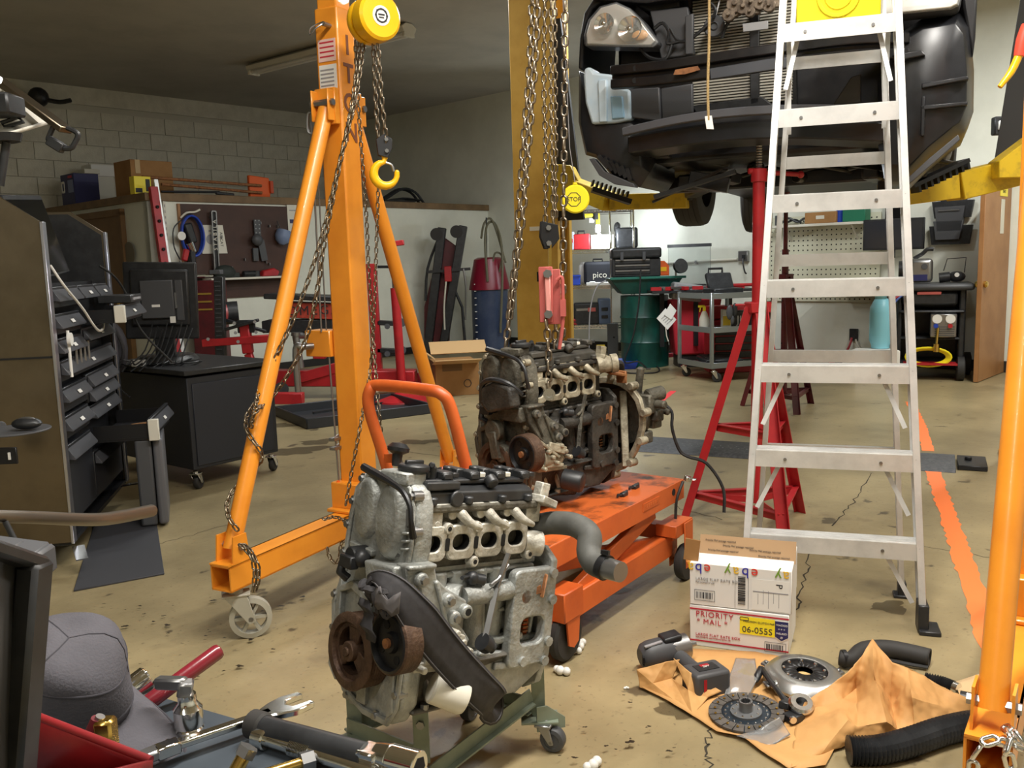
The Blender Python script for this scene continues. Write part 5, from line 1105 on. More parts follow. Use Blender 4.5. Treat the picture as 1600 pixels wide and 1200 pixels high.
# ---------------------------------------------------------------- on the loft
def TR(name, label, cat, p, rz=0, group=None): return T(name, label, cat, RM @ Vector(p), RZ+rz, group)
def onloft(px, y): q = RL(px, 320, y=y); return (q.x, y, LZ+.025)
p = RL(128, 322, x=LX+.2)
bx = TR('detergent_box', 'purple printed carton with white handle at the left end of the loft', 'box', (p.x, p.y, LZ+.025))
B().box((0, 0, .2), (.32, .42, .4)).o('carton', m_navy, bx, .004); B().box((.08, 0, .43), (.2, .46, .06)).o('white_lid', m_offw, bx, .004); B().box((-.162, -.1, .24), (.004, .16, .16)).o('print_panel', mat('print_pale', (120, 130, 170), .5), bx); B().box((-.163, -.1, .36), (.004, .12, .03)).o('red_print', m_pred, bx)
b = B(); b.ringplate(rrect(.1, .15, .02), rrect(.06, .1, .02), .005, axes((-.165, .14, .24), (0, 1, 0), (0, 0, 1))); b.o('white_handle', m_white, bx)
p = RL(160, 316, x=LX+.62); t = TR('cooler_box', 'white lidded box between the purple carton and big cardboard box', 'box', (p.x, p.y+.05, LZ+.025)); B().box((0, 0, .22), (.3, .3, .44)).o('body', m_offw, t, .01); B().box((0, 0, .5), (.32, .32, .16)).o('lid', m_white, t, .008)
p = RL(205, 315, y=LY+.62); p2 = RL(277, 315, y=LY+.62); t = TR('cardboard_box', 'large sealed cardboard box on top of the loft', 'box', ((p.x+p2.x)/2, LY+.85, LZ+.025)); w = p2.x-p.x
B().box((0, 0, .22), (w*.9, .45, .44)).o('carton', m_card, t, .004); m_tape = mat('tape_tan', (190, 160, 110), .4); B().box((-w*.3, -.2265, .36), (.06, .004, .16)).o('tape', m_tape, t); B().box((-w*.3, -.2265, .05), (.05, .004, .08)).o('tape', m_tape, t)
p = onloft(222, LY+.25); t = TR('yellow_box', 'small yellow and black product box at the loft edge', 'box', p); B().box((0, 0, .1), (.2, .12, .2)).o('carton', m_yel, t, .003); B().box((.06, -.062, .1), (.05, .004, .14)).box((-.05, -.062, .04), (.08, .004, .05)).o('print', m_pblk, t)
p = onloft(405, LY+.4); t = TR('orange_shovel', 'orange plastic shovel with a long brown shaft lying on the loft', 'shovel', p); B().prism([(-.17, .0), (.14, .0), (.17, .1), (.15, .28), (-.17, .3)], .05, axes((0, 0, 0), (1, .1, 0), (0, 0, 1))).o('blade', m_orange, t, .01); B().box((.17, -.04, .16), (.05, .05, .16)).o('blade_edge', mat('orange_dark', (190, 70, 26), .5), t, .005)
q0 = onloft(232, LY+.15)
B().cyl((-.0, -.08, .17), (q0[0]-p[0], -.15, .2), .018).cyl((-.0, -.08, .08), (q0[0]-p[0]+.2, -.2, .12), .018).o('shaft', m_rustb, t)
p = onloft(335, LY+.3); t = TR('bristle_bar', 'black handled rod lying on the loft before the orange shovel', 'rod', p); B().cyl((-.7, -.05, .04), (.05, -.05, .06), .014).o('rod', m_blkm, t); B().bar((-.0, -.05, .05), (.25, -.05, .03), .04, .04).o('grip', m_blk, t, .01)
p = onloft(630, LY+.5); t = TR('metal_frame', 'black tubular metal frame lying on the right part of the loft', 'frame', p)
for k in range(2): B().tube([(-.5, .1*k, .02), (-.3, .1*k, .1), (.0, .1*k, .24), (.25, .1*k, .2), (.42, .1*k, .04)], .02, 8, sm=4).tube([(-.4, .1*k, .03), (.0, .1*k, .1), (.35, .1*k, .08)], .014, 8, sm=4).o('tube', m_blk, t)
B().box((-.1, .05, .05), (.6, .2, .04)).o('cross_plate', m_blk, t)
def lean(name, label, cat, top, mid, w, h, m, y0, y1):
    a_ = RL(*top, y=LY+y0); b_ = RL(*mid, y=LY+y1); f_ = a_+(b_-a_)*(a_.z/(a_.z-b_.z)); t = TR(name, label, cat, f_); B().bar((0, 0, 0), a_-f_, w, h, (0, 1, 0)).o('bar', m, t, .003); return t, a_-f_
t, v = lean('red_track', 'red steel channel leaning upright at the loft corner', 'channel', (239, 292), (258, 425), .09, .06, m_red, -.06, -.16); b = B()
for i in range(6): b.cyl(v*(.55+.07*i)+Vector((0, -.03, 0)), v*(.55+.07*i)+Vector((0, -.05, 0)), .018)
b.o('slot_hole', m_hole, t)
lean('aluminium_straightedge', 'slim aluminium straightedge leaning beside the red channel', 'straightedge', (243, 280), (266, 425), .05, .02, m_lad, -.05, -.15)
t = TR('wall_standard', 'slotted white shelf standard on the loft wall by the pegboard', 'shelf standard', (RL(262, 400, y=LY).x, LY-.012, 1.25)); B().box((0, 0, .45), (.03, .02, .95)).o('strip', m_offw, t)
b = B()
for i in range(14): b.box((0, -.011, .04+.065*i), (.01, .002, .03))
K(b.o('slot', m_pgrey, t), 'stuff')
# ---------------------------------------------------------------- brown pegboard wall with tools
a = RL(277, 316, y=LY); c = RL(458, 460, y=LY); PW = c.x-a.x; pb = TR('brown_pegboard', 'dark brown pegboard with hanging tools on the loft wall', 'pegboard', (a.x, LY-.015, c.z)); PH = 2.1-c.z
B().box((PW/2, 0, PH/2), (PW, .02, PH)).o('board', mat('board_brown', (70, 44, 34), .6, 0, (60, 38, 30), 4), pb); b = B(); random.seed(4)
for i in range(12): b.cyl((random.uniform(.1, PW-.1), -.01, random.uniform(.2, PH-.1)), (0, 0, 0), 0.001) if False else b.box((random.uniform(.1, PW-.1), -.03, random.uniform(.25, PH-.1)), (.006, .05, .03))
b.o('peg_hook', m_steel, pb)
B().box((0, -.0, PH/2), (.03, .03, PH)).o('board_edge', m_wood, pb)
zs = RL(400, 434, y=LY-.2).z; B().box((PW*.57, -.12, zs-c.z), (PW*.84, .22, .025)).o('shelf', m_offw, pb, .003)
def PG(px, py, off=.06): q = RL(px, py, y=LY-off); return q
def peg(name, label, cat, px, py, off=.06): return TR(name, label, cat, PG(px, py, off))
t = peg('blue_hose', 'coil of blue air hose hanging at the left of the pegboard', 'hose', 299, 365); b = B()
for k in range(3): b.tube([(.13*math.cos(i*.5236)*(1+.03*k), -.02*k, .235*math.sin(i*.5236)-.03) for i in range(12)], .013, 8, closed=True, sm=3)
b.o('coil', m_blue, t); B().tube([(-.12, 0, .18), (-.05, -.02, .24), (.05, -.02, .25), (.12, -.02, .28)], .012, 8, sm=3).o('hook', m_offw, t)
t = peg('air_drill', 'black and chrome air drill hanging inside the blue hose coil', 'drill', 297, 372, .1); B().bar((-.03, 0, .17), (.03, 0, -.06), .08, .1).o('body', m_blk, t, .02, 2); B().cyl((-.02, -.01, -.05), (.03, 0, -.16), .05, .04).o('barrel', m_chr, t); B().bar((.0, 0, -.15), (.0, 0, -.3), .09, .07).o('grip', m_blk, t, .012)
t = peg('gauge_gun', 'red tyre inflator with white dial hanging left on the pegboard', 'inflator', 286, 385, .12); B().box((.02, 0, -.1), (.07, .05, .14), rot=(0, .3, 0)).o('body', m_red, t, .012); B().cyl((-.02, 0, .12), (-.02, -.03, .12), .05, n=20).o('dial', m_white, t); B().tube([(-.05, 0, -.15), (-.11, 0, .0), (-.1, 0, .2), (0, 0, .3)], .008, sm=4).o('hose', m_blk, t); B().cyl((-.05, 0, -.16), (-.02, 0, -.3), .015).o('nozzle', m_steel, t)
t = peg('spirit_level', 'long aluminium spirit level hanging upright on the pegboard', 'level', 335, 378, .08); b = B(); b.ringplate(rrect(.07, .74, .02), rrect(.045, .71, .015), .03, axes((0, 0, 0), (1, 0, -.02), (0.03, 0, 1))); b.o('frame', m_steel, t); B().box((0, 0, 0), (.05, .014, .7), rot=(0, R_(2), 0)).o('web', m_blk, t)
text('STABILA', .07, m_offw, t, axes((0, -.034, .08), (0.03, 0, 1), (-1, 0, 0)), spacing=1.5)
t = peg('white_poster', 'white printed tool card behind the spirit level', 'poster', 335, 374, .03); B().prism([(-.17, .17), (.12, .17), (.16, -.17), (-.17, -.17)], .004, axes((0, 0, 0), (1, 0, 0), (0, 0, 1))).o('card', m_offw, t); B().cyl((-.05, -.005, 0), (-.05, -.007, 0), .06, n=20).box((-.02, -.006, .1), (.1, .002, .02)).o('print', m_pgrey, t); text('AIRCAT', .05, m_pblk, t, axes((.09, -.006, 0), (0, 0, -1), (1, 0, 0)))
t = peg('angle_bracket', 'perforated grey steel plate hanging beside a round bell housing', 'plate', 403, 375); b = B(); b.box((0, 0, .12), (.09, .02, .26)).box((.05, -.01, -.13), (.09, .02, .26), rot=(0, -.15, 0)).ball((-.04, -.05, .0), .075, (1, .7, 1)); b.box((-.05, 0, -.18), (.07, .03, .16)); b.o('plate', m_gry, t); b = B()
for i in range(5):
    for s in (-.025, .025): b.cyl((s, -.011, .04+.05*i), (s, -.014, .04+.05*i), .009, n=6)
b.o('stud', m_steel, t)
t = peg('blue_funnel', 'pale blue plastic funnel hanging at the right of the pegboard', 'funnel', 442, 370, .1); B().lathe([(.09, .08), (.1, .0), (.08, -.06), (.03, -.1), (.0, -.1)], 20, Matrix.Rotation(.3, 4, 'Y')).o('cone', mat('funnel_blue', (120, 136, 168), .5), t, solid=.004); B().cyl((-.02, 0, .08), (-.05, .03, .2), .006).o('hanger', m_blk, t)
t = peg('calendar', 'white calendar sheet with dark car picture right of the pegboard', 'calendar', 463, 346, .03); B().box((0, 0, 0), (.26, .006, .42)).o('sheet', m_offw, t); B().ball((.03, -.004, -.1), .09, (1, .03, .7)).box((-.06, -.004, .0), (.08, .003, .05)).o('picture', m_navy, t); B().box((0, -.004, .14), (.2, .003, .012)).o('print', m_pgrey, t)
def shelfp(px): q = RL(px, 434, y=LY-.12); return (q.x, LY-.12, zs+.013)
t = TR('red_tool_box', 'small red plastic tool lying on the pegboard shelf', 'tool', shelfp(421)); B().prism([(-.12, 0), (.1, 0), (.13, .06), (.05, .1), (-.1, .07)], .1, axes((0, .05, 0), (1, 0, 0), (0, 0, 1))).o('body', m_red, t, .012)
t = TR('dark_tool_bag', 'dark green tool pouch on the pegboard shelf', 'pouch', shelfp(352)); B().ball((0, 0, .06), .12, (1.2, .7, .8), 14).box((.12, 0, .03), (.1, .1, .06)).o('body', mat('pouch_green', (40, 46, 42), .7), t, .004)
t = TR('chrome_ratchet', 'chrome air ratchet lying on the left end of the shelf', 'ratchet', shelfp(318)); B().cyl((-.1, 0, .03), (.02, 0, .03), .025).cyl((.02, 0, .03), (.12, 0, .03), .015).o('body', m_chr, t)
t = TR('black_grinder', 'black grinder on the shelf beside the red tool', 'grinder', shelfp(392)); B().cyl((-.1, 0, .04), (.08, 0, .04), .035).cyl((.08, 0, .0), (.08, 0, .07), .045).o('body', m_blk, t)
t = TR('wall_outlet', 'burnt looking outlet box on the white loft side wall', 'outlet', RL(204, 402, x=LX-.02)); B().box((0, 0, 0), (.02, .08, .12)).o('plate', m_offw, t, .004); B().cyl((-.01, .0, .04), (-.013, 0, .04), .14, n=24).o('soot_mark', mat('soot', (120, 112, 96), .9), t)
# ---------------------------------------------------------------- red workshop machines between desk and gantry
t = T('wheel_machine', 'black post with red clamp arm standing behind the desk', 'tyre machine', W(352, 640, z=0)); MR = inv(t); D_ = W(352, 640, z=0).y
w_ = lambda x, y, d=0: MR(W(x, y, D=D_+d))
B().bar(w_(343, 432), w_(347, 640), .085, .085).o('post', m_blk, t, .004); B().box(w_(338, 425), (.1, .1, .04)).o('post_cap', m_gry, t, .003); b = B()
for i in range(16): b.box(w_(342+.2*i, 440+7*i)+Vector((0, -.045, 0)), (.05, .004, .008))
K(b.o('scale_mark', m_gry, t), 'stuff')
B().bar(w_(318, 536), w_(444, 527), .1, .07).o('clamp_arm', m_red, t, .005); B().bar(w_(382, 505), w_(388, 552), .09, .09).bar(w_(388, 552), w_(402, 590), .07, .07).o('clamp_head', m_red, t, .008)
b = B(); b.bar(w_(352, 515, -.05), w_(404, 500, -.05), .05, .03).bar(w_(352, 500, .1), w_(416, 518, .1), .05, .03).box(w_(385, 510), (.16, .05, .12)); b.o('jaw', m_blk, t, .005)
b = B()
for q in ((366, 505), (398, 503), (368, 520), (400, 519), (325, 530), (372, 534)): b.cyl(w_(*q, -.09), w_(*q, -.13), .016, n=8)
b.o('bolt', m_steel, t); B().cyl(w_(346, 490, .2), w_(372, 488, .25), .11, n=20).o('motor', m_blk, t); B().cyl(w_(345, 490, .15), w_(350, 490, .17), .105, n=20).o('motor_cap', mat('motor_red', (150, 66, 66), .4), t)
B().box(w_(332, 640)+Vector((0, 0, .02)), (.7, .5, .04)).o('base', m_dred, t)
t = T('red_drum_cabinet', 'dark red cabinet low behind the monitor', 'cabinet', W(328, 600, z=0)); B().box((0, .2, .6), (.3, .4, 1.2)).o('body', m_dred, t, .01)
for i in range(3): B().box((0, -.005, 1.05-.09*i), (.2, .01, .02)).o('gold_trim', m_gold, t)
t = T('transmission_jack', 'low red transmission jack with black OMEGA saddle behind the column', 'jack', W(520, 618, z=0)); MR = inv(t); D_ = W(520, 622, z=0).y; w_ = lambda x, y, d=0: MR(W(x, y, D=D_+d))
B().bar(w_(428, 590, .1), w_(650, 590), .2, .16).o('chassis', m_red, t, .01); B().bar(w_(470, 590), w_(560, 565), .1, .1).bar(w_(500, 560), w_(500, 500), .12, .12).o('lift_column', m_red, t, .006); B().bar(w_(420, 462), w_(530, 466), .4, .05).box(w_(470, 508), (.7, .3, .12)).o('saddle', m_blk, t, .008)
sp_ = B().bar(w_(447, 483), w_(532, 486), .32, .15).o('saddle_frame', mat('jack_orange_red', (176, 66, 50), .5), t, .006); text('OMEGA', .13, m_blk, t, axes(w_(495, 484)+Vector((0, -.175, 0)), (1, 0, 0), (0, 0, 1)), spacing=1.25)
B().cyl(w_(462, 525, -.2), w_(470, 575, -.2), .035).cyl(w_(462, 525, -.2), w_(462, 519, -.2), .045).cyl(w_(462, 524, -.2), w_(476, 524, -.1), .035).o('ram', m_steel, t)
B().bar(w_(430, 622, -.6), w_(474, 622, -.6), .12, .1).o('front_foot', m_red, t, .004)
for x in (440, 640): B().cyl(w_(x, 608, -.15), w_(x, 608, .0), .07).o('caster', m_blk, t)
t = T('engine_holder', 'red upright stand with black roller arms right of the gantry column', 'stand', W(592, 608, z=0)); D_ = W(592, 608, z=0).y; MR = inv(t); w_ = lambda x, y, d=0: MR(W(x, y, D=D_+d))
B().bar(w_(580, 412), w_(592, 608), .1, .1).o('upright', m_red, t, .004); B().bar(w_(585, 608), w_(660, 590, -.2), .12, .12).bar(w_(600, 608), w_(570, 560), .1, .06).o('foot', m_red, t, .004)
for y in (504, 547):
    o = B().bar(w_(590, y), w_(632, y+2), .1, .05).o('roller_arm', m_blk, t, .006); B().cyl(w_(628, y, -.08), w_(628, y, .05), .045).cyl(w_(605, y+6, -.08), w_(605, y+6, .0), .03).o('roller', m_gry, o)
B().bar(w_(590, 417), w_(613, 417), .03, .03).o('peg', m_blkm, t)
t = T('pole_jack', 'slim red underhoist pole jack with round red foot', 'pole jack', W(629, 628, z=0)); D_ = W(629, 622, z=0).y; MR = inv(t); w_ = lambda x, y, d=0: MR(W(x, y, D=D_+d))
B().cyl(w_(617, 450), w_(629, 618), .045).o('pole', m_red, t); B().cyl(w_(613, 390), w_(617, 450), .025).o('rod', m_steel, t); B().box(w_(615, 381), (.2, .1, .05), rot=(0, -.1, 0)).box(w_(610, 384), (.05, .1, .09)).o('saddle', m_red, t, .006); B().lathe([(.28, 0), (.27, .03), (.1, .07), (.05, .1), (0, .1)], 28).o('round_foot', m_red, t)
t = T('drip_tray', 'wide flat black drip tray on the floor beyond the column', 'tray', W(552, 648, z=0), R_(32)); b = B()
for (c, s) in (((0, 0, .01), (1.15, .85, .012)), ((0, .42, .045), (1.15, .02, .09)), ((0, -.42, .045), (1.15, .02, .09)), ((.57, 0, .045), (.02, .85, .09)), ((-.57, 0, .045), (.02, .85, .09))): b.box(c, s)
b.o('tray', mat('tray_black', (44, 46, 50), .45), t, .006); B().bar((-.3, .2, .02), (.5, .3, .02), .02, .03).o('tray_rib', m_blk, t)
t = T('folded_crane', 'dark red folded engine crane leaning on the white loft wall', 'engine crane', W(695, 553, z=0)); D_ = W(695, 553, z=0).y; MR = inv(t); w_ = lambda x, y, d=0: MR(W(x, y, D=D_+d))
B().bar(w_(691, 356), w_(668, 550), .17, .12).o('leg', m_blk, t, .01); B().bar(w_(724, 353), w_(690, 556), .17, .12).o('leg', m_blk, t, .01)
B().prism([(q.x, q.z) for q in (w_(690, 368), (w_(712, 384)), w_(700, 548), w_(662, 555), w_(662, 480))], .12, XZ(.2)).o('mast_plate', m_dred, t, .01); B().bar(w_(668, 425, -.1), w_(735, 420, -.1), .04, .04).o('cross_bar', m_blk, t); B().box(w_(700, 428, -.15), (.1, .1, .22)).o('hook_block', m_red, t, .01)
B().tube([w_(697, 440, -.2), w_(694, 480, -.2), w_(695, 515, -.2)], .012, sm=3).o('tie_cord', m_offw, t)
for x, y in ((682, 366), (713, 362)): B().cyl(w_(x, y, -.1), w_(x, y, .05), .09, n=20).o('wheel', m_rub, t)
B().tube([w_(686, 370), w_(668, 420), w_(665, 470)], .02, sm=3).tube([w_(705, 440), w_(722, 480), w_(727, 540)], .02).o('ram_tube', m_blk, t); B().tube([w_(724, 420, -.3), w_(728, 450, -.3), w_(727, 500, -.3)], .014, sm=3).o('chain_hook', m_steel, t)
t = T('fluid_exchanger', 'clear blue drum with dark red top and looped hoses by the wall corner', 'fluid exchanger', W(768, 548, z=0)); D_ = W(768, 548, z=0).y; MR = inv(t); w_ = lambda x, y, d=0: MR(W(x, y, D=D_+d))
r0 = abs(w_(795, 500).x-w_(738, 500).x)/2; c0 = Vector((0, 0, 0)); zt = w_(768, 452).z
B().lathe([(0, .02), (r0*.95, .02), (r0, .06), (r0, zt), (0, zt)], 32).o('drum', mat('drum_blue', (58, 72, 104), .3, 0, (84, 96, 120), 3), t); B().lathe([(r0*1.12, zt), (r0*1.1, zt+.04), (r0*.8, w_(768, 405).z), (r0*.6, w_(768, 402).z), (0, w_(768, 402).z)], 32).o('top_cover', mat('maroon', (140, 28, 52), .3), t)
b = B(); b.tube([w_(762, 440, -.3), w_(758, 380, -.3), w_(762, 350), w_(775, 352), w_(785, 400, -.3), w_(782, 520, -.32)], .018, sm=5).tube([w_(752, 372, -.2), w_(757, 348), w_(770, 346), w_(790, 410, -.3)], .016, sm=5).tube([w_(770, 410, -.2), w_(774, 395, -.2), w_(784, 400, -.2), w_(780, 425, -.2)], .014, sm=4); b.o('hose', mat('hose_olive', (112, 108, 88), .6), t); B().cyl(w_(760, 340), w_(760, 410), .012).o('mast', m_blk, t)
b = B()
for i in range(9): b.box((-r0*.75, -r0*.7, .2+.1*i), (.03, .03, .012))
b.o('level_mark', m_white, t); B().lathe([(r0*1.1, 0), (r0*1.1, .04), (0, .04)], 28).o('base', m_blk, t)
t = T('open_carton', 'open cardboard carton with flaps on the floor behind the rear engine', 'box', W(716, 618, z=0), R_(12)); D_ = W(716, 618, z=0).y; MR = inv(t); wz = W(716, 560, D=D_).z
B().box((0, .25, wz/2-.02), (.44, .5, wz-.04)).o('carton', m_card, t, .003); B().box((-.02, -.12, wz-.02), (.46, .24, .008), rot=(-.25, 0, 0)).box((.1, .56, wz+.06), (.6, .2, .008), rot=(.6, 0, 0)).box((-.3, .25, wz+.06), (.2, .5, .008), rot=(0, .6, 0)).o('flap', mat('card_inside', (196, 160, 112), .7), t); B().ringplate(circ(.04, 20, .1, .12), circ(.034, 20, .1, .12), .002, axes((0, -.002, 0), (1, 0, 0), (0, 0, 1))).o('print', m_pblk, t); B().box((-.05, -.003, .3), (.2, .002, .1)).o('stain_or_shadow', mat('stain', (112, 84, 52), .8), t)
# ---------------------------------------------------------------- wire rack and drum
rk = T('wire_rack', 'chrome wire shelving unit loaded with cases beside the tan lift column', 'shelving', W(938, 562, z=0), R_(-4)); D_ = W(938, 562, z=0).y; MR = Matrix.Rotation(R_(4), 4, 'Z'); kz = lambda y: CAM_H-(y-404)/F_PX*D_
RW = 108/F_PX*D_; RD = .45
for x in (-RW/2, RW*.02+.0, RW/2):
    for y in (0, RD):
        if x == RW*.02 and y: continue
        B().cyl((x if x != RW*.02 else RW*.17, y, 0), (x if x != RW*.02 else RW*.17, y, kz(322)), .014, n=10).o('post', m_chr, rk)
for y in (330, 391, 446, 508, 556):
    z = kz(y); b = B(); 
    for yy in (0, RD): b.bar((-RW/2, yy, z), (RW/2, yy, z), .014, .014).bar((-RW/2, yy, z-.035), (RW/2, yy, z-.035), .011, .011)
    for i in range(16): b.bar((-RW/2+RW*i/15, 0, z), (-RW/2+RW*i/15, RD, z), .007, .007)
    for i in range(24): b.bar((-RW/2+RW*i/24, 0, z-.035*(i % 2)), (-RW/2+RW*(i+1)/24, 0, z-.035*((i+1) % 2)), .008, .008)
    o = b.o('wire_shelf', m_chr, rk)
RKM = Matrix.Translation(rk.location) @ Matrix.Rotation(R_(-4), 4, 'Z')
def rp(px, shelf, off=.2): x = (px-938)/F_PX*D_; return RKM @ Vector((x, off, kz(shelf)+.012))
def rbox(name, label, cat, px, shelf, w, h, m, d=.3, bv=.012, off=.18):
    t = T(name, label, cat, rp(px, shelf, off), R_(-4)); s = D_/F_PX; B().box((0, 0, h*s/2), (w*s, d, h*s)).o('body', m, t, bv, 2); return t, w*s, h*s
t, w, h = rbox('red_case', 'red plastic case on the top rack shelf beside the glowing lamp', 'case', 912, 391, 26, 24, m_red); B().tube([(-w*.2, 0, h), (-w*.2, 0, h+.04), (w*.2, 0, h+.04), (w*.2, 0, h)], .012).o('handle', m_blk, t)
t, w, h = rbox('lamp_case', 'white topped case lit by the work lamp on the rack', 'case', 944, 391, 36, 22, m_offw); B().box((0, -.152, h*.35), (w*.7, .005, .03)).o('latch_strip', m_pgrey, t)
t, w, h = rbox('black_bag', 'soft black bag at the right end of the top rack shelf', 'bag', 982, 391, 34, 32, m_blk, .3, .03); B().ball((-w*.4, 0, h), .06, (.8, 1, 1.3)).o('pocket', m_blk, t)
t, w, h = rbox('grey_tub', 'pale grey tub at the left end of the top rack shelf', 'tub', 893, 391, 16, 28, mat('tub_grey', (170, 178, 190), .5)); B().box((0, -.152, h*.5), (w*.7, .004, .05)).o('print', m_pred, t)
t, w, h = rbox('soft_case', 'black soft case printed pico on the middle rack shelf', 'case', 937, 446, 44, 36, mat('case_cloth', (34, 35, 42), .8), .3, .04); text('pico', .11, m_offw, t, axes((.02, -.156, h*.42), (1, 0, 0), (0, 0, 1))); B().tube([(-.06, 0, h), (-.06, 0, h+.03), (.06, 0, h+.03), (.06, 0, h)], .01).o('handle', m_blk, t)
t, w, h = rbox('blue_bin', 'blue plastic bin at the left of the middle rack shelf', 'bin', 899, 446, 20, 16, m_blue); B().box((0, -.15, h-.01), (w*1.06, .02, .02)).o('rim', m_blue, t)
t, w, h = rbox('white_jug', 'white jug behind the blue bin on the rack', 'jug', 913, 446, 12, 32, m_white, .1, .03, .35); B().cyl((0, 0, h), (0, 0, h+.03), .03).o('cap', m_white, t)
t, w, h = rbox('grey_case', 'grey blow moulded case standing on the lower rack shelf', 'case', 946, 508, 20, 40, mat('case_blue_grey', (96, 112, 140), .45), .3, .02); B().box((0, -.155, h*.6), (w*.5, .02, .04)).box((0, -.155, h*.3), (w*.5, .02, .04)).o('latch', m_blk, t, .003)
t, w, h = rbox('open_toolbag', 'black open tool bag on the lower rack shelf', 'bag', 918, 508, 40, 34, m_blk, .3, .02); B().bar((-w*.4, -.15, h*.7), (w*.3, -.15, h*.72), .01, .03).o('metal_strip', m_steel, t); B().box((w*.2, -.16, h*.7), (.1, .03, .05)).o('pink_clip', m_pink, t)
t, w, h = rbox('red_small_case', 'small red case on the lower rack shelf left', 'case', 896, 508, 15, 10, m_red); B().box((0, -.152, h*.5), (w*.6, .004, .012)).o('latch', m_blk, t)
t, w, h = rbox('white_part_tray', 'tray of white parts lying on the middle shelf front', 'tray', 942, 447, 48, 5, m_white, .12, .006, .0); B().box((-w*.3, -.02, h), (w*.2, .08, .03)).o('part', m_white, t, .01)
t, w, h = rbox('yellow_machine', 'small yellow pump on the floor under the rack', 'pump', 939, 556, 14, 16, m_lifty, .2, .01, .0); B().cyl((-w*.2, -.1, h*.7), (-w*.2, -.14, h*.7), .03).o('cap', m_blk, t)
t = T('steel_sheet', 'grey steel panel leaning on the right rack post', 'panel', W(958, 562, D=D_-.1), R_(-20)); t.location.z = 0; B().box((0, 0, .24), (.14, .03, .48)).o('sheet', m_gry, t, .004); B().cyl((.02, -.016, .3), (.02, -.02, .3), .012).o('hole', m_hole, t)
t = T('work_light', 'glowing cordless work light hanging under the top rack shelf', 'work lamp', rp(938, 345, .12)); s = D_/F_PX
B().box((0, 0, 0), (.05, .05, .16)).o('handle', m_yel, t, .01); B().box((0, -.0, -.12), (.06, .06, .1)).o('lamp_head', mat('lamp_glow2', (240, 248, 255), .4, emit=14), t, .01); B().tube([(0, 0, -.18), (.1, -.05, -.24), (.2, -.02, -.22), (.3, 0, -.3)], .015, sm=4).o('cord', m_white, t)
l = bpy.data.lights.new('work_lamp_or_fill', 'POINT'); l.energy = 26; l.color = (.86, .94, 1); l.shadow_soft_size = .06; lo_ = bpy.data.objects.new('work_lamp_or_fill', l); COL.objects.link(lo_); lo_.location = rp(948, 372, -.12)
l = bpy.data.lights.new('work_lamp_or_fill', 'POINT'); l.energy = 16; l.color = (.86, .94, 1); l.shadow_soft_size = .05; lo_ = bpy.data.objects.new('work_lamp_or_fill', l); COL.objects.link(lo_); lo_.location = rp(998, 362, .35)  # extra light without a lamp body, added to brighten the wall there
t = T('yellow_grinder', 'yellow and black grinder hanging on the upper rack', 'grinder', rp(922, 340, .02)); B().cyl((-.12, 0, 0), (.1, 0, .01), .025).o('body', m_yel, t); B().cyl((.1, 0, .03), (.1, 0, -.05), .04).o('head', m_blk, t); B().box((.05, 0, -.06), (.06, .04, .05)).o('tag', m_white, t)
# drum sink with chest
D_ = 10.9; s = D_/F_PX
dr_ = T('green_drum', 'dark green steel drum with square sink tray beside the rack', 'drum', Vector(((1010-800)*s, D_, 0))); r0 = .29
pr_ = [(0, .0), (r0, .0)]+[q for z in (.3, .6) for q in ((r0, z-.02), (r0+.012, z), (r0, z+.02))]+[(r0, .86), (0, .86)]
B().lathe(pr_, 36).o('drum_body', m_dgreen, dr_); zt = CAM_H-(433-402)*s
B().add([(-.45, -.3, zt), (.42, -.3, zt), (.42, .3, zt), (-.45, .3, zt), (-.3, -.22, zt-.19), (.3, -.22, zt-.19), (.3, .22, zt-.19), (-.3, .22, zt-.19)], [(0, 1, 5, 4), (1, 2, 6, 5), (2, 3, 7, 6), (3, 0, 4, 7), (4, 5, 6, 7), (0, 1, 2, 3)]).o('sink_tray', m_dgreen, dr_, .008); B().box((0, -.31, zt), (.9, .03, .03)).o('sink_rim', mat('rim_green', (40, 110, 96), .4), dr_, .005)
B().tube([(-.1, -.4, zt+.1), (-.13, -.42, zt-.3), (-.2, -.42, .4), (-.3, -.4, .1), (-.15, -.45, .1), (-.05, -.45, .02)], .01, sm=5).o('spout_hose', m_blk, dr_)
B().tube([(-.5, -.3, zt-.02), (-.62, -.35, zt-.1), (-.7, -.35, zt-.4), (-.72, -.35, .1)], .008, sm=5).o('drain_hose', m_pgrey, dr_)
ch = T('tool_chest', 'black portable tool chest with three drawers on the green drum sink', 'tool chest', Vector(((996-800)*s, D_-.02, zt+.012)), R_(-3)); cw = 74*s; chh = 45*s
B().box((0, .02, chh*.31), (cw, .34, chh*.62)).o('chest_body', m_blk, ch, .012, 2); B().box((.0, 0, chh*.8), (cw*1.03, .38, chh*.36)).o('chest_lid', m_blk, ch, .03, 3)
for i in range(3): d_ = B().box((-cw*.08, -.155, chh*(.53-.18*i)), (cw*.72, .012, chh*.15)).o('drawer', m_blk, ch, .003); B().box((-cw*.08, -.165, chh*(.57-.18*i)), (cw*.7, .012, .016)).o('drawer_pull', m_steel, d_)
for x in (-.3, .15): B().box((cw*x, -.195, chh*.7), (.04, .02, .1)).o('latch', m_gry, ch, .004)
t = T('orange_case', 'orange tool case tucked behind the black chest', 'case', Vector(((1040-800)*s, D_+.12, zt+.012)), .2); B().prism([(-.08, 0), (.08, 0), (.08, .12), (.02, .18), (-.08, .18)], .1, axes((0, .05, 0), (1, 0, 0), (0, 0, 1))).o('body', m_orange, t, .008); B().box((.0, -.055, .08), (.08, .006, .05)).o('panel', m_hoist, t)
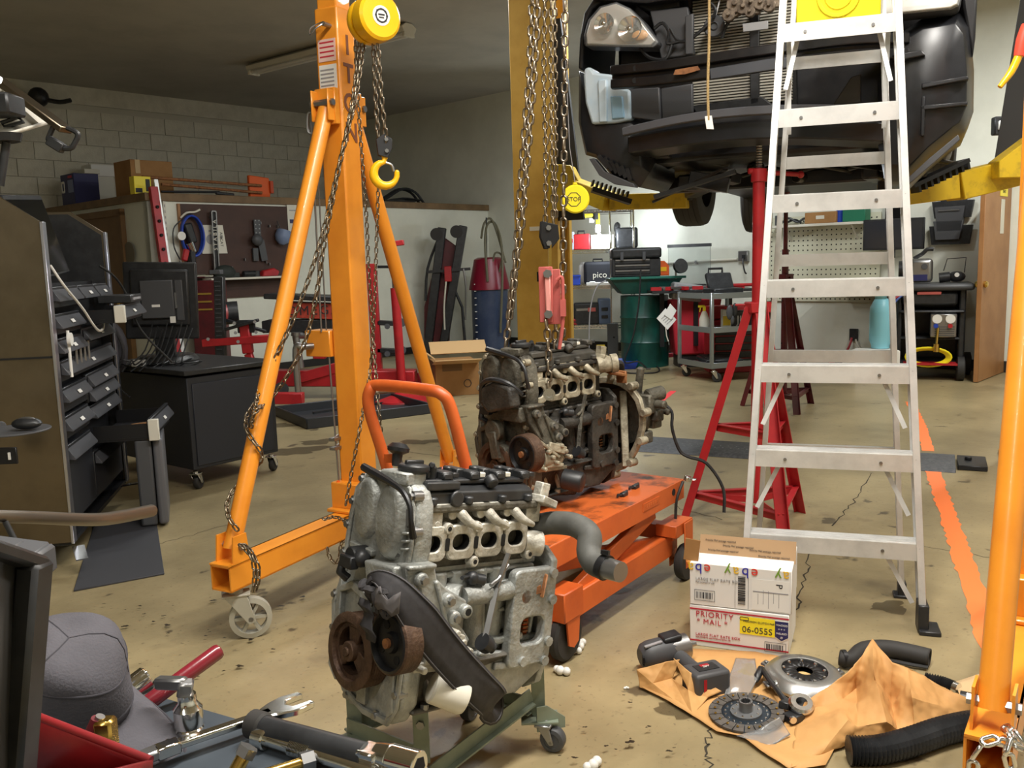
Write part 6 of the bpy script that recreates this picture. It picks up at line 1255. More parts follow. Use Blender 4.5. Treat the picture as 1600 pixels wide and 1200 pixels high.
t = T('parabolic_lamp', 'small black dish lamp head right of the drum sink', 'lamp', W(1056, 432, D=D_-.3)); t.location.z = zt-.02; B().lathe([(.0, .02), (.04, .03), (.08, .09), (.085, .14)], 20, Matrix.Translation((0, 0, .12)) @ Matrix.Rotation(.9, 4, 'Y') @ Matrix.Rotation(1.2, 4, 'X')).o('dish', m_blk, t, solid=.004); B().cyl((0, 0, -.0), (0, 0, .14), .012).o('stem', m_steel, t)
t = T('wrench_tray', 'cluttered dark tray of red and steel tools behind the cart', 'tray', W(1075, 452, D=10.45)); B().box((.15, 0, -.02), (1.2, .4, .03)).o('tray', m_blk, t, .004); b = B(); random.seed(8)
for i in range(16): b.bar((random.uniform(-.4, .6), random.uniform(-.2, .1), .01), (random.uniform(-.4, .7), random.uniform(-.2, .1), .03), .03, .02)
b.o('steel_tool', m_steel, t); b = B()
for i in range(7): b.box((-.4+.16*i, -.15, .02), (.12, .06, .04), rot=(0, 0, i))
b.o('red_tool', m_red, t); 
for x_ in (.1, .5, -.3): B().box((x_, .05, -.35), (.05, .05, .64)).o('leg', m_blkm, t)
 
t = T('red_bin', 'large red plastic waste bin behind the steel cart', 'bin', W(1082, 575, D=10.75), 0); t.location.z = .0; s2 = 10.2/F_PX
B().add([(-.24, -.2, .15), (.2, -.2, .15), (.2, .2, .15), (-.24, .2, .15), (-.3, -.24, .8), (.3, -.24, .8), (.3, .24, .8), (-.3, .24, .8)], [(0, 1, 5, 4), (1, 2, 6, 5), (2, 3, 7, 6), (3, 0, 4, 7), (0, 1, 2, 3)]).o('body', mat('bin_red', (190, 44, 58), .4), t, .02, 2); B().box((-.12, -.2, .9), (.34, .3, .2), rot=(0, .15, 0)).o('white_lid', mat('lid_grey', (150, 150, 150), .5), t, .02); B().box((0, 0, .08), (.4, .34, .16)).o('base', m_blk, t)
t = T('hang_tags', 'two white paper tags hanging on the red bin', 'tags', W(1040, 497, D=9.85)); B().prism([(-.1, 0), (0, .11), (.12, -.02), (.02, -.13)], .003, axes((0, 0, 0), (1, 0, 0), (0, 0, 1))).prism([(-.02, .04), (.05, .16), (.12, .08), (.06, -.02)], .003, axes((0, -.01, 0), (1, 0, 0), (0, 0, 1))).o('card', m_white, t); b = B()
for i in range(4): b.bar((-.05+.02*i, -.006, -.01-.02*i), (.02+.02*i, -.006, .05-.02*i), .001, .006)
b.o('print', m_pgrey, t); B().tube([(0, 0, -.1), (.01, 0, -.2), (.03, 0, -.26)], .006).o('string', m_offw, t)
# steel cart
c0 = W(1062, 588, z=0); c1 = W(1112, 598, z=0); ct = T('steel_cart', 'three shelf grey steel cart with black case on top, left of the red jack stand', 'cart', c0, math.atan2(c1.y-c0.y, c1.x-c0.x)); CW_ = (c1-c0).length; m_cart = mat('cart_steel', (150, 156, 160), .3, .8)
CD = .62; zc = [CAM_H-(y-402)/F_PX*c0.y for y in (464, 514, 567)]
for x in (0, CW_):
    for y in (0, CD): B().box((x, y, (zc[0]+.12)/2+.04), (.035, .035, zc[0]-.1)).o('post', m_cart, ct, .004)
for z in zc: B().box((CW_/2, CD/2, z), (CW_+.03, CD+.03, .012)).box((CW_/2, -.012, z+.015), (CW_+.03, .008, .06)).box((CW_+.012, CD/2, z+.015), (.008, CD+.03, .06)).o('shelf', m_cart, ct, .002)
for x, y in ((.02, .04), (CW_-.02, .04), (.02, CD-.04), (CW_-.02, CD-.04)): caster(ct, (x, y, 0), .05, R_(60), m_rub, m_zinc, .03)
CTM = Matrix.Translation(c0) @ Matrix.Rotation(ct.rotation_euler.z, 4, 'Z')
def oncart(x, y, k): return CTM @ Vector((x, y, zc[k]+.008))
t = T('black_open_case', 'black plastic open case lying on the steel cart', 'case', oncart(.24, .4, 0), .2); B().box((0, 0, .04), (.34, .3, .07)).o('tray', m_blk, t, .012); B().box((0.02, .14, .14), (.3, .05, .2), rot=(-.5, 0, 0)).o('lid', m_blk, t, .012); B().tube([(-.08, .2, .22), (-.08, .2, .28), (.08, .2, .28), (.08, .2, .22)], .014).o('handle', m_blk, t)
t = T('spray_bottle', 'white spray bottle with yellow trigger on the cart middle shelf', 'bottle', oncart(.3, .12, 1)); B().lathe([(0, 0), (.05, 0), (.055, .02), (.055, .1), (.03, .17), (.018, .19), (0, .19)], 18).o('bottle', m_offw, t); B().box((.0, 0, .215), (.03, .03, .05)).box((-.03, 0, .24), (.07, .025, .025)).bar((-.04, 0, .23), (-.05, 0, .18), .02, .01).o('trigger', m_yel, t, .003)
t = T('fluid_can', 'yellow and white metal fluid can on the cart middle shelf', 'can', oncart(.38, .34, 1)); B().box((0, 0, .1), (.1, .07, .2)).o('can_body', m_offw, t, .006); B().box((0, -.036, .08), (.08, .003, .1)).o('label', m_lifty, t); B().cyl((0, 0, .2), (0, 0, .225), .018).o('cap', m_red, t)
t = T('black_jug', 'black jug with white lettering on the cart middle shelf', 'jug', oncart(.36, .52, 1)); B().box((0, 0, .09), (.3, .1, .18)).o('body', m_blk, t, .01); text('JU', .12, m_white, t, axes((.02, -.052, .08), (1, 0, 0), (0, 0, 1)))
t = T('dark_tray', 'dark rubber tray on the cart bottom shelf', 'tray', oncart(.3, .31, 2)); B().box((0, 0, .03), (.4, .5, .05)).o('tray', m_blk, t, .01); B().box((0, 0, .06), (.34, .44, .01)).o('liner', m_rub, t)
t = T('black_drawer_unit', 'black slatted drawer unit in red frame behind the jack stand', 'drawer unit', W(1150, 585, D=10.0)); t.location.z = 0; B().box((0, .1, .3), (.62, .3, .6)).o('frame', m_red, t, .01)
for i in range(5): B().box((.0, -.06, .12+.085*i), (.5, .03, .07)).o('drawer', m_blk, t, .006)
B().box((0, .1, .68), (.62, .3, .14)).o('top', m_red, t, .01); B().tube([(-.28, 0, .74), (-.28, 0, .98), (.3, 0, .98)], .02).o('push_bar', m_red, t)
t = T('hanging_gloves', 'grey work gloves and keys hanging on the cart side', 'gloves', W(1140, 488, D=9.3)); B().ball((0, 0, 0), .05, (.7, .4, 1.6)).ball((.03, 0, -.08), .03, (.7, .4, 1.6)).o('glove', m_gry, t); B().ball((.06, .02, .02), .045, (.6, .4, 1.7)).o('second_glove', m_blk, t)
t = T('floor_jack', 'low red trolley jack handle lying on the floor before the drum', 'floor jack', W(1000, 568, z=0)); e_ = W(1062, 562, z=0)-W(1000, 568, z=0); B().bar((0, 0, .07), e_+Vector((0, 0, .07)), .07, .05).o('handle', mat('jack_pink', (190, 50, 80), .4), t, .004); B().bar((-.12, -.1, .02), (.1, .1, .12), .05, .05).bar((-.1, -.12, .05), (.14, -.1, .05), .04, .04).o('jack_frame', m_dred, t, .006); B().cyl((-.08, -.15, .04), (-.08, -.05, .04), .04).o('wheel', m_steel, t)
t = T('blue_drain_pan', 'blue plastic drain pan on the floor by the rack', 'pan', W(972, 575, z=0)); B().lathe([(0, 0), (.2, 0), (.25, .1), (.24, .1), (.19, .02), (0, .02)], 4, Matrix.Rotation(.785, 4, 'Z')).o('pan', m_blue, t, .012); B().box((-.1, -.18, .09), (.1, .03, .015)).o('lip', m_blue, t)
t = T('air_hose', 'thin black hose looping on the grey floor by the jack handle', 'hose', W(1010, 578, z=0)); MR = inv(t); B().tube([MR(W(*q, z=.01)) for q in ((965, 578), (985, 583), (1025, 582), (1028, 574), (1008, 568), (990, 572))], .008, sm=5).o('hose', m_blk, t); B().cyl((0, 0, .01), (.05, .02, .01), .012).o('coupling', m_steel, t)
# ---------------------------------------------------------------- right hand wall
def wl(px, py, off=.03): q = RL(px, py, x=-off); return q
def TWL(name, label, cat, px, py, off=.03, rz=0): return TR(name, label, cat, wl(px, py, off), rz)
WX = Vector((0, -1, 0))      # picture-right along the wall; -x points into the room
WM = axes((0, 0, 0), (0, -1, 0), (0, 0, 1))
p0 = wl(1195, 470); p1 = wl(1378, 305)
t = TR('white_pegboard', 'off white perforated pegboard on the right wall behind the ladder', 'pegboard', (p0.x, p0.y, p0.z)); Lp = abs(p1.y-p0.y); Hp = 1.75-p0.z
B().box((Lp/2, Hp/2, 0), (Lp, Hp, .012), WM).o('board', mat('peg_white', (206, 204, 180), .6), t); b = B(); sp_ = .058
for i in range(int(Lp/sp_)):
    for j in range(int(Hp/sp_)): b.add([(q[0], q[1], .0066) for q in circ(.0095, 6, .03+sp_*i, .03+sp_*j)], [(0, 1, 2, 3, 4, 5)], WM)
K(b.o('peg_hole', m_hole, t), 'stuff')
sh = RL(1290, 351, x=-.13); s0 = RL(1208, 354, x=-.13); s1 = RL(1356, 349, x=-.13)
t = TR('wall_shelf', 'long white shelf fixed on the pegboard behind the ladder', 'shelf', (-.13, s0.y, sh.z)); B().box((abs(s1.y-s0.y)/2, 0, 0), (abs(s1.y-s0.y), .03, .25), WM).o('board', m_offw, t, .003); b = B()
for x in (.2, 1.0): b.bar((.12, -x, -.015), (-.1, -x, -.015), .02, .02).bar((.12, -x, -.2), (-.08, -x, -.02), .02, .015)
b.o('bracket', m_offw, t)
def onsh(px): q = RL(px, 345, x=-.13); return (-.13, q.y, sh.z+.016)
def shbox(name, label, cat, px, w, h, m, d=.16): t = TR(name, label, cat, onsh(px)); B().box((0, h/2, 0), (w, h, d), WM).o('body', m, t, .006); return t
t = shbox('brown_carton', 'small brown carton on the pegboard shelf', 'box', 1286, .38, .13, m_card); B().box((0, .07, .083), (.1, .04, .003), WM).o('label', m_offw, t)
t = TR('blue_spray_can', 'blue aerosol can on the pegboard shelf', 'can', onsh(1313)); B().cyl((0, 0, 0), (0, 0, .16), .045).o('can', m_blue, t); B().cyl((0, 0, .16), (0, 0, .2), .03).o('cap', m_offw, t)
t = shbox('green_carton', 'green carton at the right end of the pegboard shelf', 'box', 1338, .26, .14, mat('green_card', (24, 110, 80), .5)); B().prism([(-.13, .14), (.13, .14), (.1, .2), (-.08, .18)], .14, WM @ Matrix.Translation((0, 0, -.07))).o('lid', m_dgreen, t)
t = TR('cable_bundle', 'tangle of black cables on the pegboard shelf', 'cables', onsh(1240)); B().tube([(0, .15, .03), (-.03, .05, .08), (0, -.05, .03), (.03, -.12, .07), (0, -.2, .02)], .014, sm=5).tube([(-.03, .1, .02), (.02, .0, .06), (-.02, -.1, .02)], .014, sm=5).o('cable', m_blk, t); B().box((0, .2, .06), (.05, .06, .12)).o('adapter', m_gry, t, .005)
t = TWL('black_speaker', 'black printed equipment case hanging high on the pegboard', 'case', 1290, 308, .08); B().box((0, 0, 0), (.36, .14, .1), WM).o('body', m_blk, t, .03, 2); text('7 6', .09, m_offw, t, WM @ Matrix.Translation((0, 0, .052)))
t = TWL('steel_rail', 'dark metal rail tools hanging high on the pegboard', 'tools', 1232, 318, .05); b = B(); b.box((0, .02, 0), (.45, .03, .03), WM); b.box((-.1, -.03, 0), (.2, .02, .05), WM); b.bar((0, .05, -.0), (-.0, .06, .12), .03, .03); b.o('rail', m_blkm, t, .003)
t = TWL('wall_monitor', 'dark flat monitor mounted on the right wall seen through the ladder', 'monitor', 1396, 366, .22, R_(6)); B().box((0, 0, 0), (.64, .34, .035), WM).o('screen_case', m_blk, t, .006); B().box((0, .0, .019), (.6, .3, .003), WM).o('screen', mat('screen_dark', (52, 53, 58), .15), t); B().cyl((.02, 0, 0), (.2, 0, 0), .03).o('wall_arm', m_blkm, t); B().cyl((0, 0, -.17), (0, 0, -.26), .025).o('neck', m_blk, t)
t = TWL('second_monitor', 'black tablet panel on the wall above the mounted monitor', 'panel', 1403, 324, .04); B().prism([(-.13, .18), (.1, .18), (.08, -.17), (-.13, -.15)], .03, WM).o('panel', m_scr, t, .004); B().box((-.01, .14, .032), (.1, .02, .004), WM).o('strip', m_blk, t)
fp = TWL('wall_file_holder', 'stack of black wall file pockets beside the brown door', 'file holder', 1490, 342, .03)
for i, (x, z, w, h, m) in enumerate(((0.0, .22, .3, .2, m_blk), (.0, .1, .42, .18, m_blk), (-.02, .0, .3, .26, m_gry), (-.01, -.17, .44, .2, m_blk), (-.03, -.12, .3, .2, m_gry))):
    p_ = B().prism([(x-w/2, z+h/2), (x+w/2, z+h/2), (x+w/2-.03, z-h/2), (x-w/2+.03, z-h/2)], .03+.02*(i % 3), WM @ Matrix.Translation((0, 0, .01*i))).o('pocket', m, fp, .003)
    if i in (0, 2): B().box((x, z+h/2-.04, .065+.02*(i % 3)), (w*.7, .012, .004), WM).o('label_slot', m_steel, p_)
dsk = TWL('wall_desk', 'small pale shelf desk under the mounted monitor', 'desk', 1362, 440, .25); B().box((0, 0, 0), (.9, .035, .5), WM).o('top', m_offw, dsk, .004); B().box((0, -.1, -.05), (.75, .1, .3), WM).o('keyboard_tray', m_blk, dsk, .004); B().bar((.2, -.3, -.25), (-.1, -.3, -.02), .03, .03).o('bracket', m_blkm, dsk)
t = TWL('outlet_box', 'grey outlet box with plugged cord on the right wall above the cart', 'outlet', 1162, 400, .05); B().box((0, 0, 0), (.13, .13, .06), WM).o('box', m_steel, t, .006); B().box((-.03, -.02, -.01), (.04, .04, .05)).tube([(-.05, -.02, -.03), (-.07, -.03, -.1), (-.06, -.05, -.2), (-.04, -.06, -.22)], .01, sm=4).o('plug', m_blk, t)
q = wl(1038, 411); q2 = wl(1152, 405); t = TR('conduit_pipe', 'thin metal conduit running along the right wall to the outlet box', 'conduit', q); B().cyl((0, 0, 0), q2-q, .016).o('pipe', m_offw, t); B().box((0, -.5, 0), (.04, .03, .05)).o('strap', m_steel, t)
q = wl(1078, 441, .35); t = TR('clear_sheet', 'clear plastic display panel with black top edge behind the cart', 'panel', q); h_ = 1.0; B().box((0, .2, .02), (.62, .5, .01), WM).o('sheet', m_glass, t); B().box((0, .46, .02), (.64, .04, .02), WM).o('top_edge', m_blk, t); B().box((.0, .0, -.05), (.05, .5, .04)).o('foot', m_blk, t)
t.location.z = wl(1078, 440, .35).z
t = TWL('low_outlet', 'black wall outlet with red cord near the floor behind the ladder', 'outlet', 1334, 523, .02); B().box((0, 0, 0), (.1, .14, .02), WM).o('plate', m_blk, t, .004); MRr = (RM @ Matrix.Translation(wl(1334, 523, .02))).inverted()
B().tube([MRr @ (RM @ wl(x, y, o)) for x, y, o in ((1331, 528, .05), (1325, 545, .1), (1312, 560, .15), (1296, 568, .2), (1285, 570, .2))], .014, sm=4).o('red_cord', m_red, t); B().tube([MRr @ (RM @ wl(x, y, .06)) for x, y in ((1337, 530), (1340, 540), (1352, 552))], .01, sm=3).o('white_cord', m_offw, t)
t = T('refill_tank', 'pale blue refrigerant cylinder on a white scale behind the ladder', 'gas cylinder', W(1374, 592, z=0)); s = t.location.y/F_PX; t.location.z = CAM_H-(543-391)*s; r0 = 17*s
B().lathe([(r0*.8, 0), (r0*.8, .03), (r0, .08), (r0, .36), (r0*.96, .42), (r0*.6, .5), (r0*.2, .53), (0, .53)], 28).o('cylinder', m_lblue, t); B().lathe([(r0*.55, .5), (r0*.55, .62), (r0*.5, .62), (r0*.5, .5)], 20, None, .5, 5.2).o('collar', m_lblue, t, solid=.004); B().cyl((0, 0, .52), (0, 0, .6), .02).o('valve', m_steel, t)
zsc = t.location.z; t = T('charging_scale', 'white electronic scale under the pale blue cylinder', 'scale', W(1364, 594, z=0)); B().prism([(-.26, 0), (.2, 0), (.2, zsc-.005), (-.12, zsc-.005), (-.26, zsc-.06)], .34, axes((0, .17, 0), (1, 0, 0), (0, 0, 1))).o('body', m_white, t, .01); B().box((-.12, -.172, zsc-.05), (.05, .006, .05)).o('display', m_blk, t); B().box((.0, -.172, zsc-.05), (.1, .004, .05)).o('print', m_pgrey, t)
rm_ = T('recovery_cart', 'black wheeled refrigerant machine cart beside the brown door', 'recovery machine', W(1452, 592, z=0), R_(-24)); s = rm_.location.y/F_PX; hz_ = 152*s
b = B(); b.box((.28, .25, hz_*.5), (.06, .5, hz_*.86)).box((-.3, .25, hz_*.5), (.05, .5, hz_*.86)).box((0, .48, hz_*.5), (.6, .04, hz_*.86)).box((0, .25, hz_*.42), (.6, .5, .03)).box((0, .25, hz_*.16), (.6, .5, .04)).box((0, .2, hz_*.7), (.6, .5, .03)); b.o('cabinet', m_blk, rm_, .015, 2)
B().box((0.02, .2, hz_*.95), (.72, .6, .07)).o('top_tray', m_gry, rm_, .03, 2); B().box((-.02, -.02, hz_*.83), (.5, .08, hz_*.13)).o('drawer', m_blk, rm_, .02); B().box((-.03, -.07, hz_*.89), (.22, .01, .03)).o('badge', m_pink, rm_, .003)
o = B().box((.11, .05, hz_*.56), (.24, .3, hz_*.24)).o('gauge_unit', m_steel, rm_, .008)
for x in (.05, .17): B().cyl((x, -.1, hz_*.63), (x, -.115, hz_*.63), .045, n=20).o('gauge', m_white, o)
for x, m in ((.04, m_blue), (.17, m_red)): B().cyl((x, -.1, hz_*.56), (x, -.13, hz_*.56), .022).o('knob', m, o)
b = B()
for i in range(5): b.box((.12, -.102, hz_*.46+.022*i), (.18, .006, .008))
b.o('vent_slat', m_gry, o); B().cyl((.06, -.13, hz_*.54), (.05, -.15, hz_*.38), .014).cyl((.05, -.15, hz_*.38), (.05, -.15, hz_*.3), .03).o('filter', m_gold, rm_)
B().box((0, .0, hz_*.17+.0), (.5, .3, .02)).o('red_shelf', m_red, rm_); b = B()
for k in range(5): b.tube([((.17+.01*k)*math.cos(i*.5236)-.02, -.08-.008*k, hz_*.24+(.075+.005*k)*math.sin(i*.5236)) for i in range(12)], .011, 6, closed=True, sm=2)
b.o('yellow_hose_coil', m_yel, rm_)
for x in (.3,): 
    w_ = B().lathe([(0, -.04), (.08, -.04), (.12, -.03), (.12, .03), (.08, .04), (0, .04)], 28, axes((x-.02, -.05, .12), (0, 1, 0), (0, 0, 1))).o('wheel', m_rub, rm_); B().lathe([(0, -.04), (.08, -.04), (.12, -.03), (.12, .03), (.08, .04), (0, .04)], 28, axes((x+.06, .4, .12), (0, 1, 0), (0, 0, 1))).o('wheel', m_rub, rm_)
B().cyl((-.25, .0, 0), (-.25, .0, hz_*.1), .04).o('foot', m_blk, rm_)
b = B()
for k, y in enumerate((0, .03)): b.tube([(-.28+y, -.05, hz_*.9), (-.4+y, -.1, hz_*.75), (-.36+y, -.12, hz_*.5), (-.34, -.1+y, hz_*.25), (-.36+y, -.1, .02)], .012, sm=5)
b.o('blue_hose', mat('hose_blue', (70, 92, 160), .4), rm_); B().tube([(-.28, -.06, hz_*.88), (-.42, -.1, hz_*.78), (-.44, -.1, hz_*.6)], .012, sm=5).o('red_hose', m_red, rm_); B().box((-.36, -.12, hz_*.58), (.06, .03, .03)).o('hose_clip', m_yel, rm_)
RMM = Matrix.Translation(rm_.location) @ Matrix.Rotation(R_(-24), 4, 'Z')
t = T('vacuum_pump', 'silver vacuum pump with carry handle on top of the black machine cart', 'pump', RMM @ Vector((-.16, .1, hz_*.95+.036)), R_(-24)); B().box((.05, 0, .13), (.22, .2, .24)).o('housing', m_steel, t, .04, 3); B().cyl((-.16, .0, .14), (-.04, 0, .14), .09).o('motor', m_blk, t); B().tube([(-.02, 0, .25), (.06, 0, .3), (.1, 0, .34), (.16, 0, .345)], .02, sm=3).o('handle', m_blk, t); B().cyl((.08, -.1, .17), (.08, -.11, .17), .03).o('gauge', m_gry, t); B().box((.04, -.102, .06), (.14, .006, .06)).o('label', m_navy, t)
t = T('leak_detector', 'small black and silver device with wire stand on the machine cart', 'device', RMM @ Vector((.16, .14, hz_*.95+.036)), R_(-24)); B().cyl((-.1, 0, .05), (.0, 0, .06), .05).ball((.06, 0, .06), .07, (1.2, 1, .8)).o('body', m_blk, t); B().tube([(-.06, 0, .12), (-.03, 0, .24), (.14, 0, .25), (.13, 0, .1)], .005).o('wire_frame', m_blkm, t); B().cyl((.06, -.06, .08), (.06, -.075, .08), .022).o('dial', m_white, t)
t = TWL('light_sensor', 'small black sensor box high on the right wall beside the lift arm', 'sensor', 1560, 196, .05) if False else T('hose_reel_bracket', 'small black bracket with white clip high on the wall at right', 'bracket', W(1560, 197, D=8.2)); B().box((0, 0, 0), (.1, .08, .16)).o('plate', m_blk, t, .01); B().box((0, -.05, 0), (.05, .03, .08)).o('clip', m_white, t, .006)
t = T('air_gun', 'orange and red air line end hanging at the top right edge', 'air line', W(1590, 85, D=3.0)); MR = inv(t); B().tube([MR(W(x, y, D=3.0)) for x, y in ((1606, 40), (1598, 62), (1592, 88))], [.02, .02, .016], 10, sm=3).o('red_sleeve', mat('sleeve_red', (236, 82, 60), .5), t); B().tube([MR(W(x, y, D=3.0)) for x, y in ((1592, 86), (1580, 112), (1562, 136))], [.013, .012, .008], 10, sm=3).o('orange_tip', m_hoist, t); B().tube([MR(W(x, y, D=3.0)) for x, y in ((1606, 40), (1625, -20), (1640, -140))], .012, 8).o('hose', m_orange, t)
# ---------------------------------------------------------------- mail boxes
def frame2(pa, pb, z=0): a = W(*pa, z=z); b = W(*pb, z=z); return a, math.atan2(b.y-a.y, b.x-a.x), (b-a).length
a, rz, bw = frame2((1078, 1007), (1232, 1028)); hb = (1007-940)/F_PX*a.y*1.03
lb = T('mail_box', 'white priority mail carton with yellow 06-055S label, lower of the two', 'box', a, rz)
B().box((bw/2, .135, hb/2), (bw, .27, hb)).o('carton', m_paper, lb, .002)
FM = axes((0, -.001, 0), (1, 0, 0), (0, 0, 1))
for z in (.02, hb-.012): B().box((bw/2, z, 0), (bw, .005, .001), FM).o('red_stripe', m_pred, lb)
text('PRIORITY', .027, m_pred, lb, FM @ Matrix.Translation((.02, hb*.8, .001)), ax='LEFT', spacing=1.12); text('* MAIL *', .025, m_pred, lb, FM @ Matrix.Translation((.024, hb*.62, .001)), ax='LEFT', spacing=1.15)
text('LARGE FLAT RATE BOX', .013, m_pred, lb, FM @ Matrix.Translation((.02, .043, .001)), ax='LEFT', spacing=1.1); text('FOR DOMESTIC AND INTERNATIONAL USE', .006, m_pred, lb, FM @ Matrix.Translation((.02, .033, .001)), ax='LEFT')
yl = B().box((bw*.69, hb*.66, .001), (bw*.35, hb*.42, .001), FM).o('yellow_label', m_yel, lb); text('06-055S', .03, m_pblk, lb, FM @ Matrix.Translation((bw*.69, hb*.56, .002))); text('PRECISION CLUTCH PARTS', .009, m_pblk, lb, FM @ Matrix.Translation((bw*.72, hb*.76, .002)))
B().ringplate(rrect(.03, .012, .005, 4, bw*.56, hb*.82), rrect(.027, .009, .004, 4, bw*.56, hb*.82), .0025, FM, .0015).o('label_oval', m_pblk, yl)
sx = bw*.93; B().prism([(sx-.023, hb*.86), (sx+.023, hb*.86), (sx+.023, hb*.47), (sx, hb*.36), (sx-.023, hb*.47)], .0012, FM).o('shield_border', m_white, lb); B().prism([(sx-.021, hb*.85), (sx+.021, hb*.85), (sx+.021, hb*.48), (sx, hb*.385), (sx-.021, hb*.48)], .0018, FM).o('shield', m_navy, lb)
text('TRACKED', .0085, m_white, lb, FM @ Matrix.Translation((sx, hb*.76, .002))); text('* * *', .012, m_white, lb, FM @ Matrix.Translation((sx, hb*.65, .002))); text('INSURED', .0085, m_white, lb, FM @ Matrix.Translation((sx, hb*.56, .002))); text('*', .02, m_white, lb, FM @ Matrix.Translation((sx, hb*.44, .002)))
def barcode(par, M, x, y, w, h, rot=False, fr=True):
    b = B(); random.seed(int(x*1000)); p = x-w/2
    while p < x+w/2:
        q = random.choice((.0012, .002, .003)); b.box((p, y, .001), (q, h, .0006), M); p += q+random.choice((.0014, .002, .003))
    K(b.o('barcode', m_pblk, par), 'stuff')
    if fr: B().ringplate([(x-w*.62, y-h*.85), (x+w*.62, y-h*.85), (x+w*.62, y+h*.85), (x-w*.62, y+h*.85)], [(x-w*.6, y-h*.8), (x+w*.6, y-h*.8), (x+w*.6, y+h*.8), (x-w*.6, y+h*.8)], .0012, M, .0005).o('barcode_frame', m_pblk, par)
barcode(lb, FM, bw*.87, .03, .055, .02)
ub = T('mail_box', 'white opened mail carton with upside-down ebay print, upper of the two', 'box', a+Vector((0, 0, hb+.002)), rz+.02); uh = hb*1.02; uw = bw*1.02
B().box((uw/2, .135, uh/2), (uw, .27, uh)).o('carton', m_paper, ub, .002)
B().bar((.0, .02, uh), (.008, .02, uh+.075), .05, .004, (0, 1, 0)).o('side_flap', m_card, ub); 
fl2 = axes((uw/2+.01, .11, uh+.002), (1, 0, 0), (0, .35, 1)); o = B().box((0, .025, 0), (uw*.97, .075, .003), fl2).o('kraft_flap', mat('flap_kraft', (172, 140, 104), .8), ub)
for i, (x, y) in enumerate(((-.09, .045), (-.03, .03), (.06, .022), (-.08, .012), (.09, .005))): text('Priority Mail postage required', .0085, m_pblk, ub, axes((uw/2+.01+x, .108-.35*.0+y*.33, uh+.002+y*.95), (1, 0, 0), (0, .35, 1)) @ Matrix.Translation((0, 0, .002)))
m_eb = [mat('print_bright_red', (214, 60, 50), .5), mat('print_blue', (50, 50, 160), .5), mat('print_mustard', (226, 184, 50), .5), mat('print_leaf_green', (120, 160, 50), .5)]
seq = [(.028, 'b', 1), (.055, 'e', 0), (.118, 'y', 3), (.143, 'a', 2), (.172, 'b', 1), (.2, 'e', 0), (.27, 'y', 3), (.293, 'a', 2), (.003, 'a', 2)]
for x, s, k in seq: text(s, .05, m_eb[k], ub, FM @ Matrix.Translation((x*uw/.31, uh-.016, .001)) @ Matrix.Rotation(math.pi, 4, 'Z'))
text('LARGE FLAT RATE BOX', .013, m_pgrey, ub, FM @ Matrix.Translation((.02, uh*.64, .001)), ax='LEFT', spacing=1.1); text('FOR DOMESTIC USE', .007, m_pgrey, ub, FM @ Matrix.Translation((.02, uh*.56, .001)), ax='LEFT')
barcode(ub, FM, .05, .036, .055, .022); 
b = B(); random.seed(2); y = .02
while y < uh*.78: q = random.choice((.0012, .0025, .004)); b.box((uw*.52, y, .001), (.024, q, .0006), FM); y += q+random.choice((.0014, .003))
b.box((uw*.455, uh*.4, .001), (.001, uh*.75, .0006), FM).box((uw*.585, uh*.4, .001), (.001, uh*.75, .0006), FM); K(b.o('shipping_barcode', m_pblk, ub), 'stuff')
B().box((uw*.8, uh*.4, .0008), (uw*.36, uh*.72, .0006), FM).o('label_sheet', m_white, ub); text('P', .03, m_pblk, ub, FM @ Matrix.Translation((uw*.88, uh*.64, .0015)) @ Matrix.Rotation(-math.pi/2, 4, 'Z'))
b = B()
for i in range(5): b.box((uw*(.68+.05*i), uh*(.3+.05*(i % 2)), .0014), (.0016, uh*(.25+.08*(i % 3)), .0006), FM)
b.box((uw*.8, uh*.47, .0014), (uw*.34, .004, .0006), FM); b.o('label_print', m_pgrey, ub)
# ---------------------------------------------------------------- kraft paper with clutch parts
cl_tex = bpy.data.textures.new('crease', 'CLOUDS'); cl_tex.noise_scale = .055
def crumple(name, V, F, par, loc, sub=3, amp=.02, m=None):
    b = B().add([W(x, y, z=z)-loc for x, y, z in V], F); o = b.o(name, m or m_kraft, par, smooth=25)
    q = o.modifiers.new('subdivision', 'SUBSURF'); q.levels = q.render_levels = sub; q.subdivision_type = 'SIMPLE'
    q = o.modifiers.new('crease', 'DISPLACE'); q.texture = cl_tex; q.strength = amp; q.mid_level = .5; q.texture_coords = 'LOCAL'
    q = o.modifiers.new('thickness', 'SOLIDIFY'); q.thickness = .0012; return o
k0 = W(1150, 1100, z=0)
kp = T('kraft_paper', 'crumpled brown kraft paper spread on the floor under the clutch parts', 'wrapping paper', k0)
crumple('flat_sheet', [(1000, 1072, .012), (1045, 1012, .012), (1180, 1018, .012), (1300, 1040, .012), (1330, 1120, .012), (1290, 1195, .012), (1238, 1203, .012), (1188, 1172, .012), (1160, 1150, .015), (1120, 1142, .012), (1078, 1115, .012), (1040, 1092, .012), (1160, 1080, .012)],
        [(i, (i+1) % 12, 12) for i in range(12)], kp, k0, 3, .006)
crumple('left_fold', [(995, 1046, .06), (1000, 1074, .008), (1020, 1068, .03), (1040, 1034, .085), (1062, 1030, .07), (1050, 1060, .03), (1075, 1078, .04), (1052, 1028, .1), (1078, 1050, .085), (1106, 1090, .02), (1082, 1118, .008), (1055, 1095, .01), (1128, 1080, .03)],
        [(0, 1, 2), (0, 2, 3), (3, 2, 5), (3, 5, 4), (2, 1, 11), (2, 11, 5), (5, 11, 10), (5, 10, 6), (7, 8, 6), (8, 12, 9), (8, 9, 6), (6, 9, 10)], kp, k0, 4, .016)
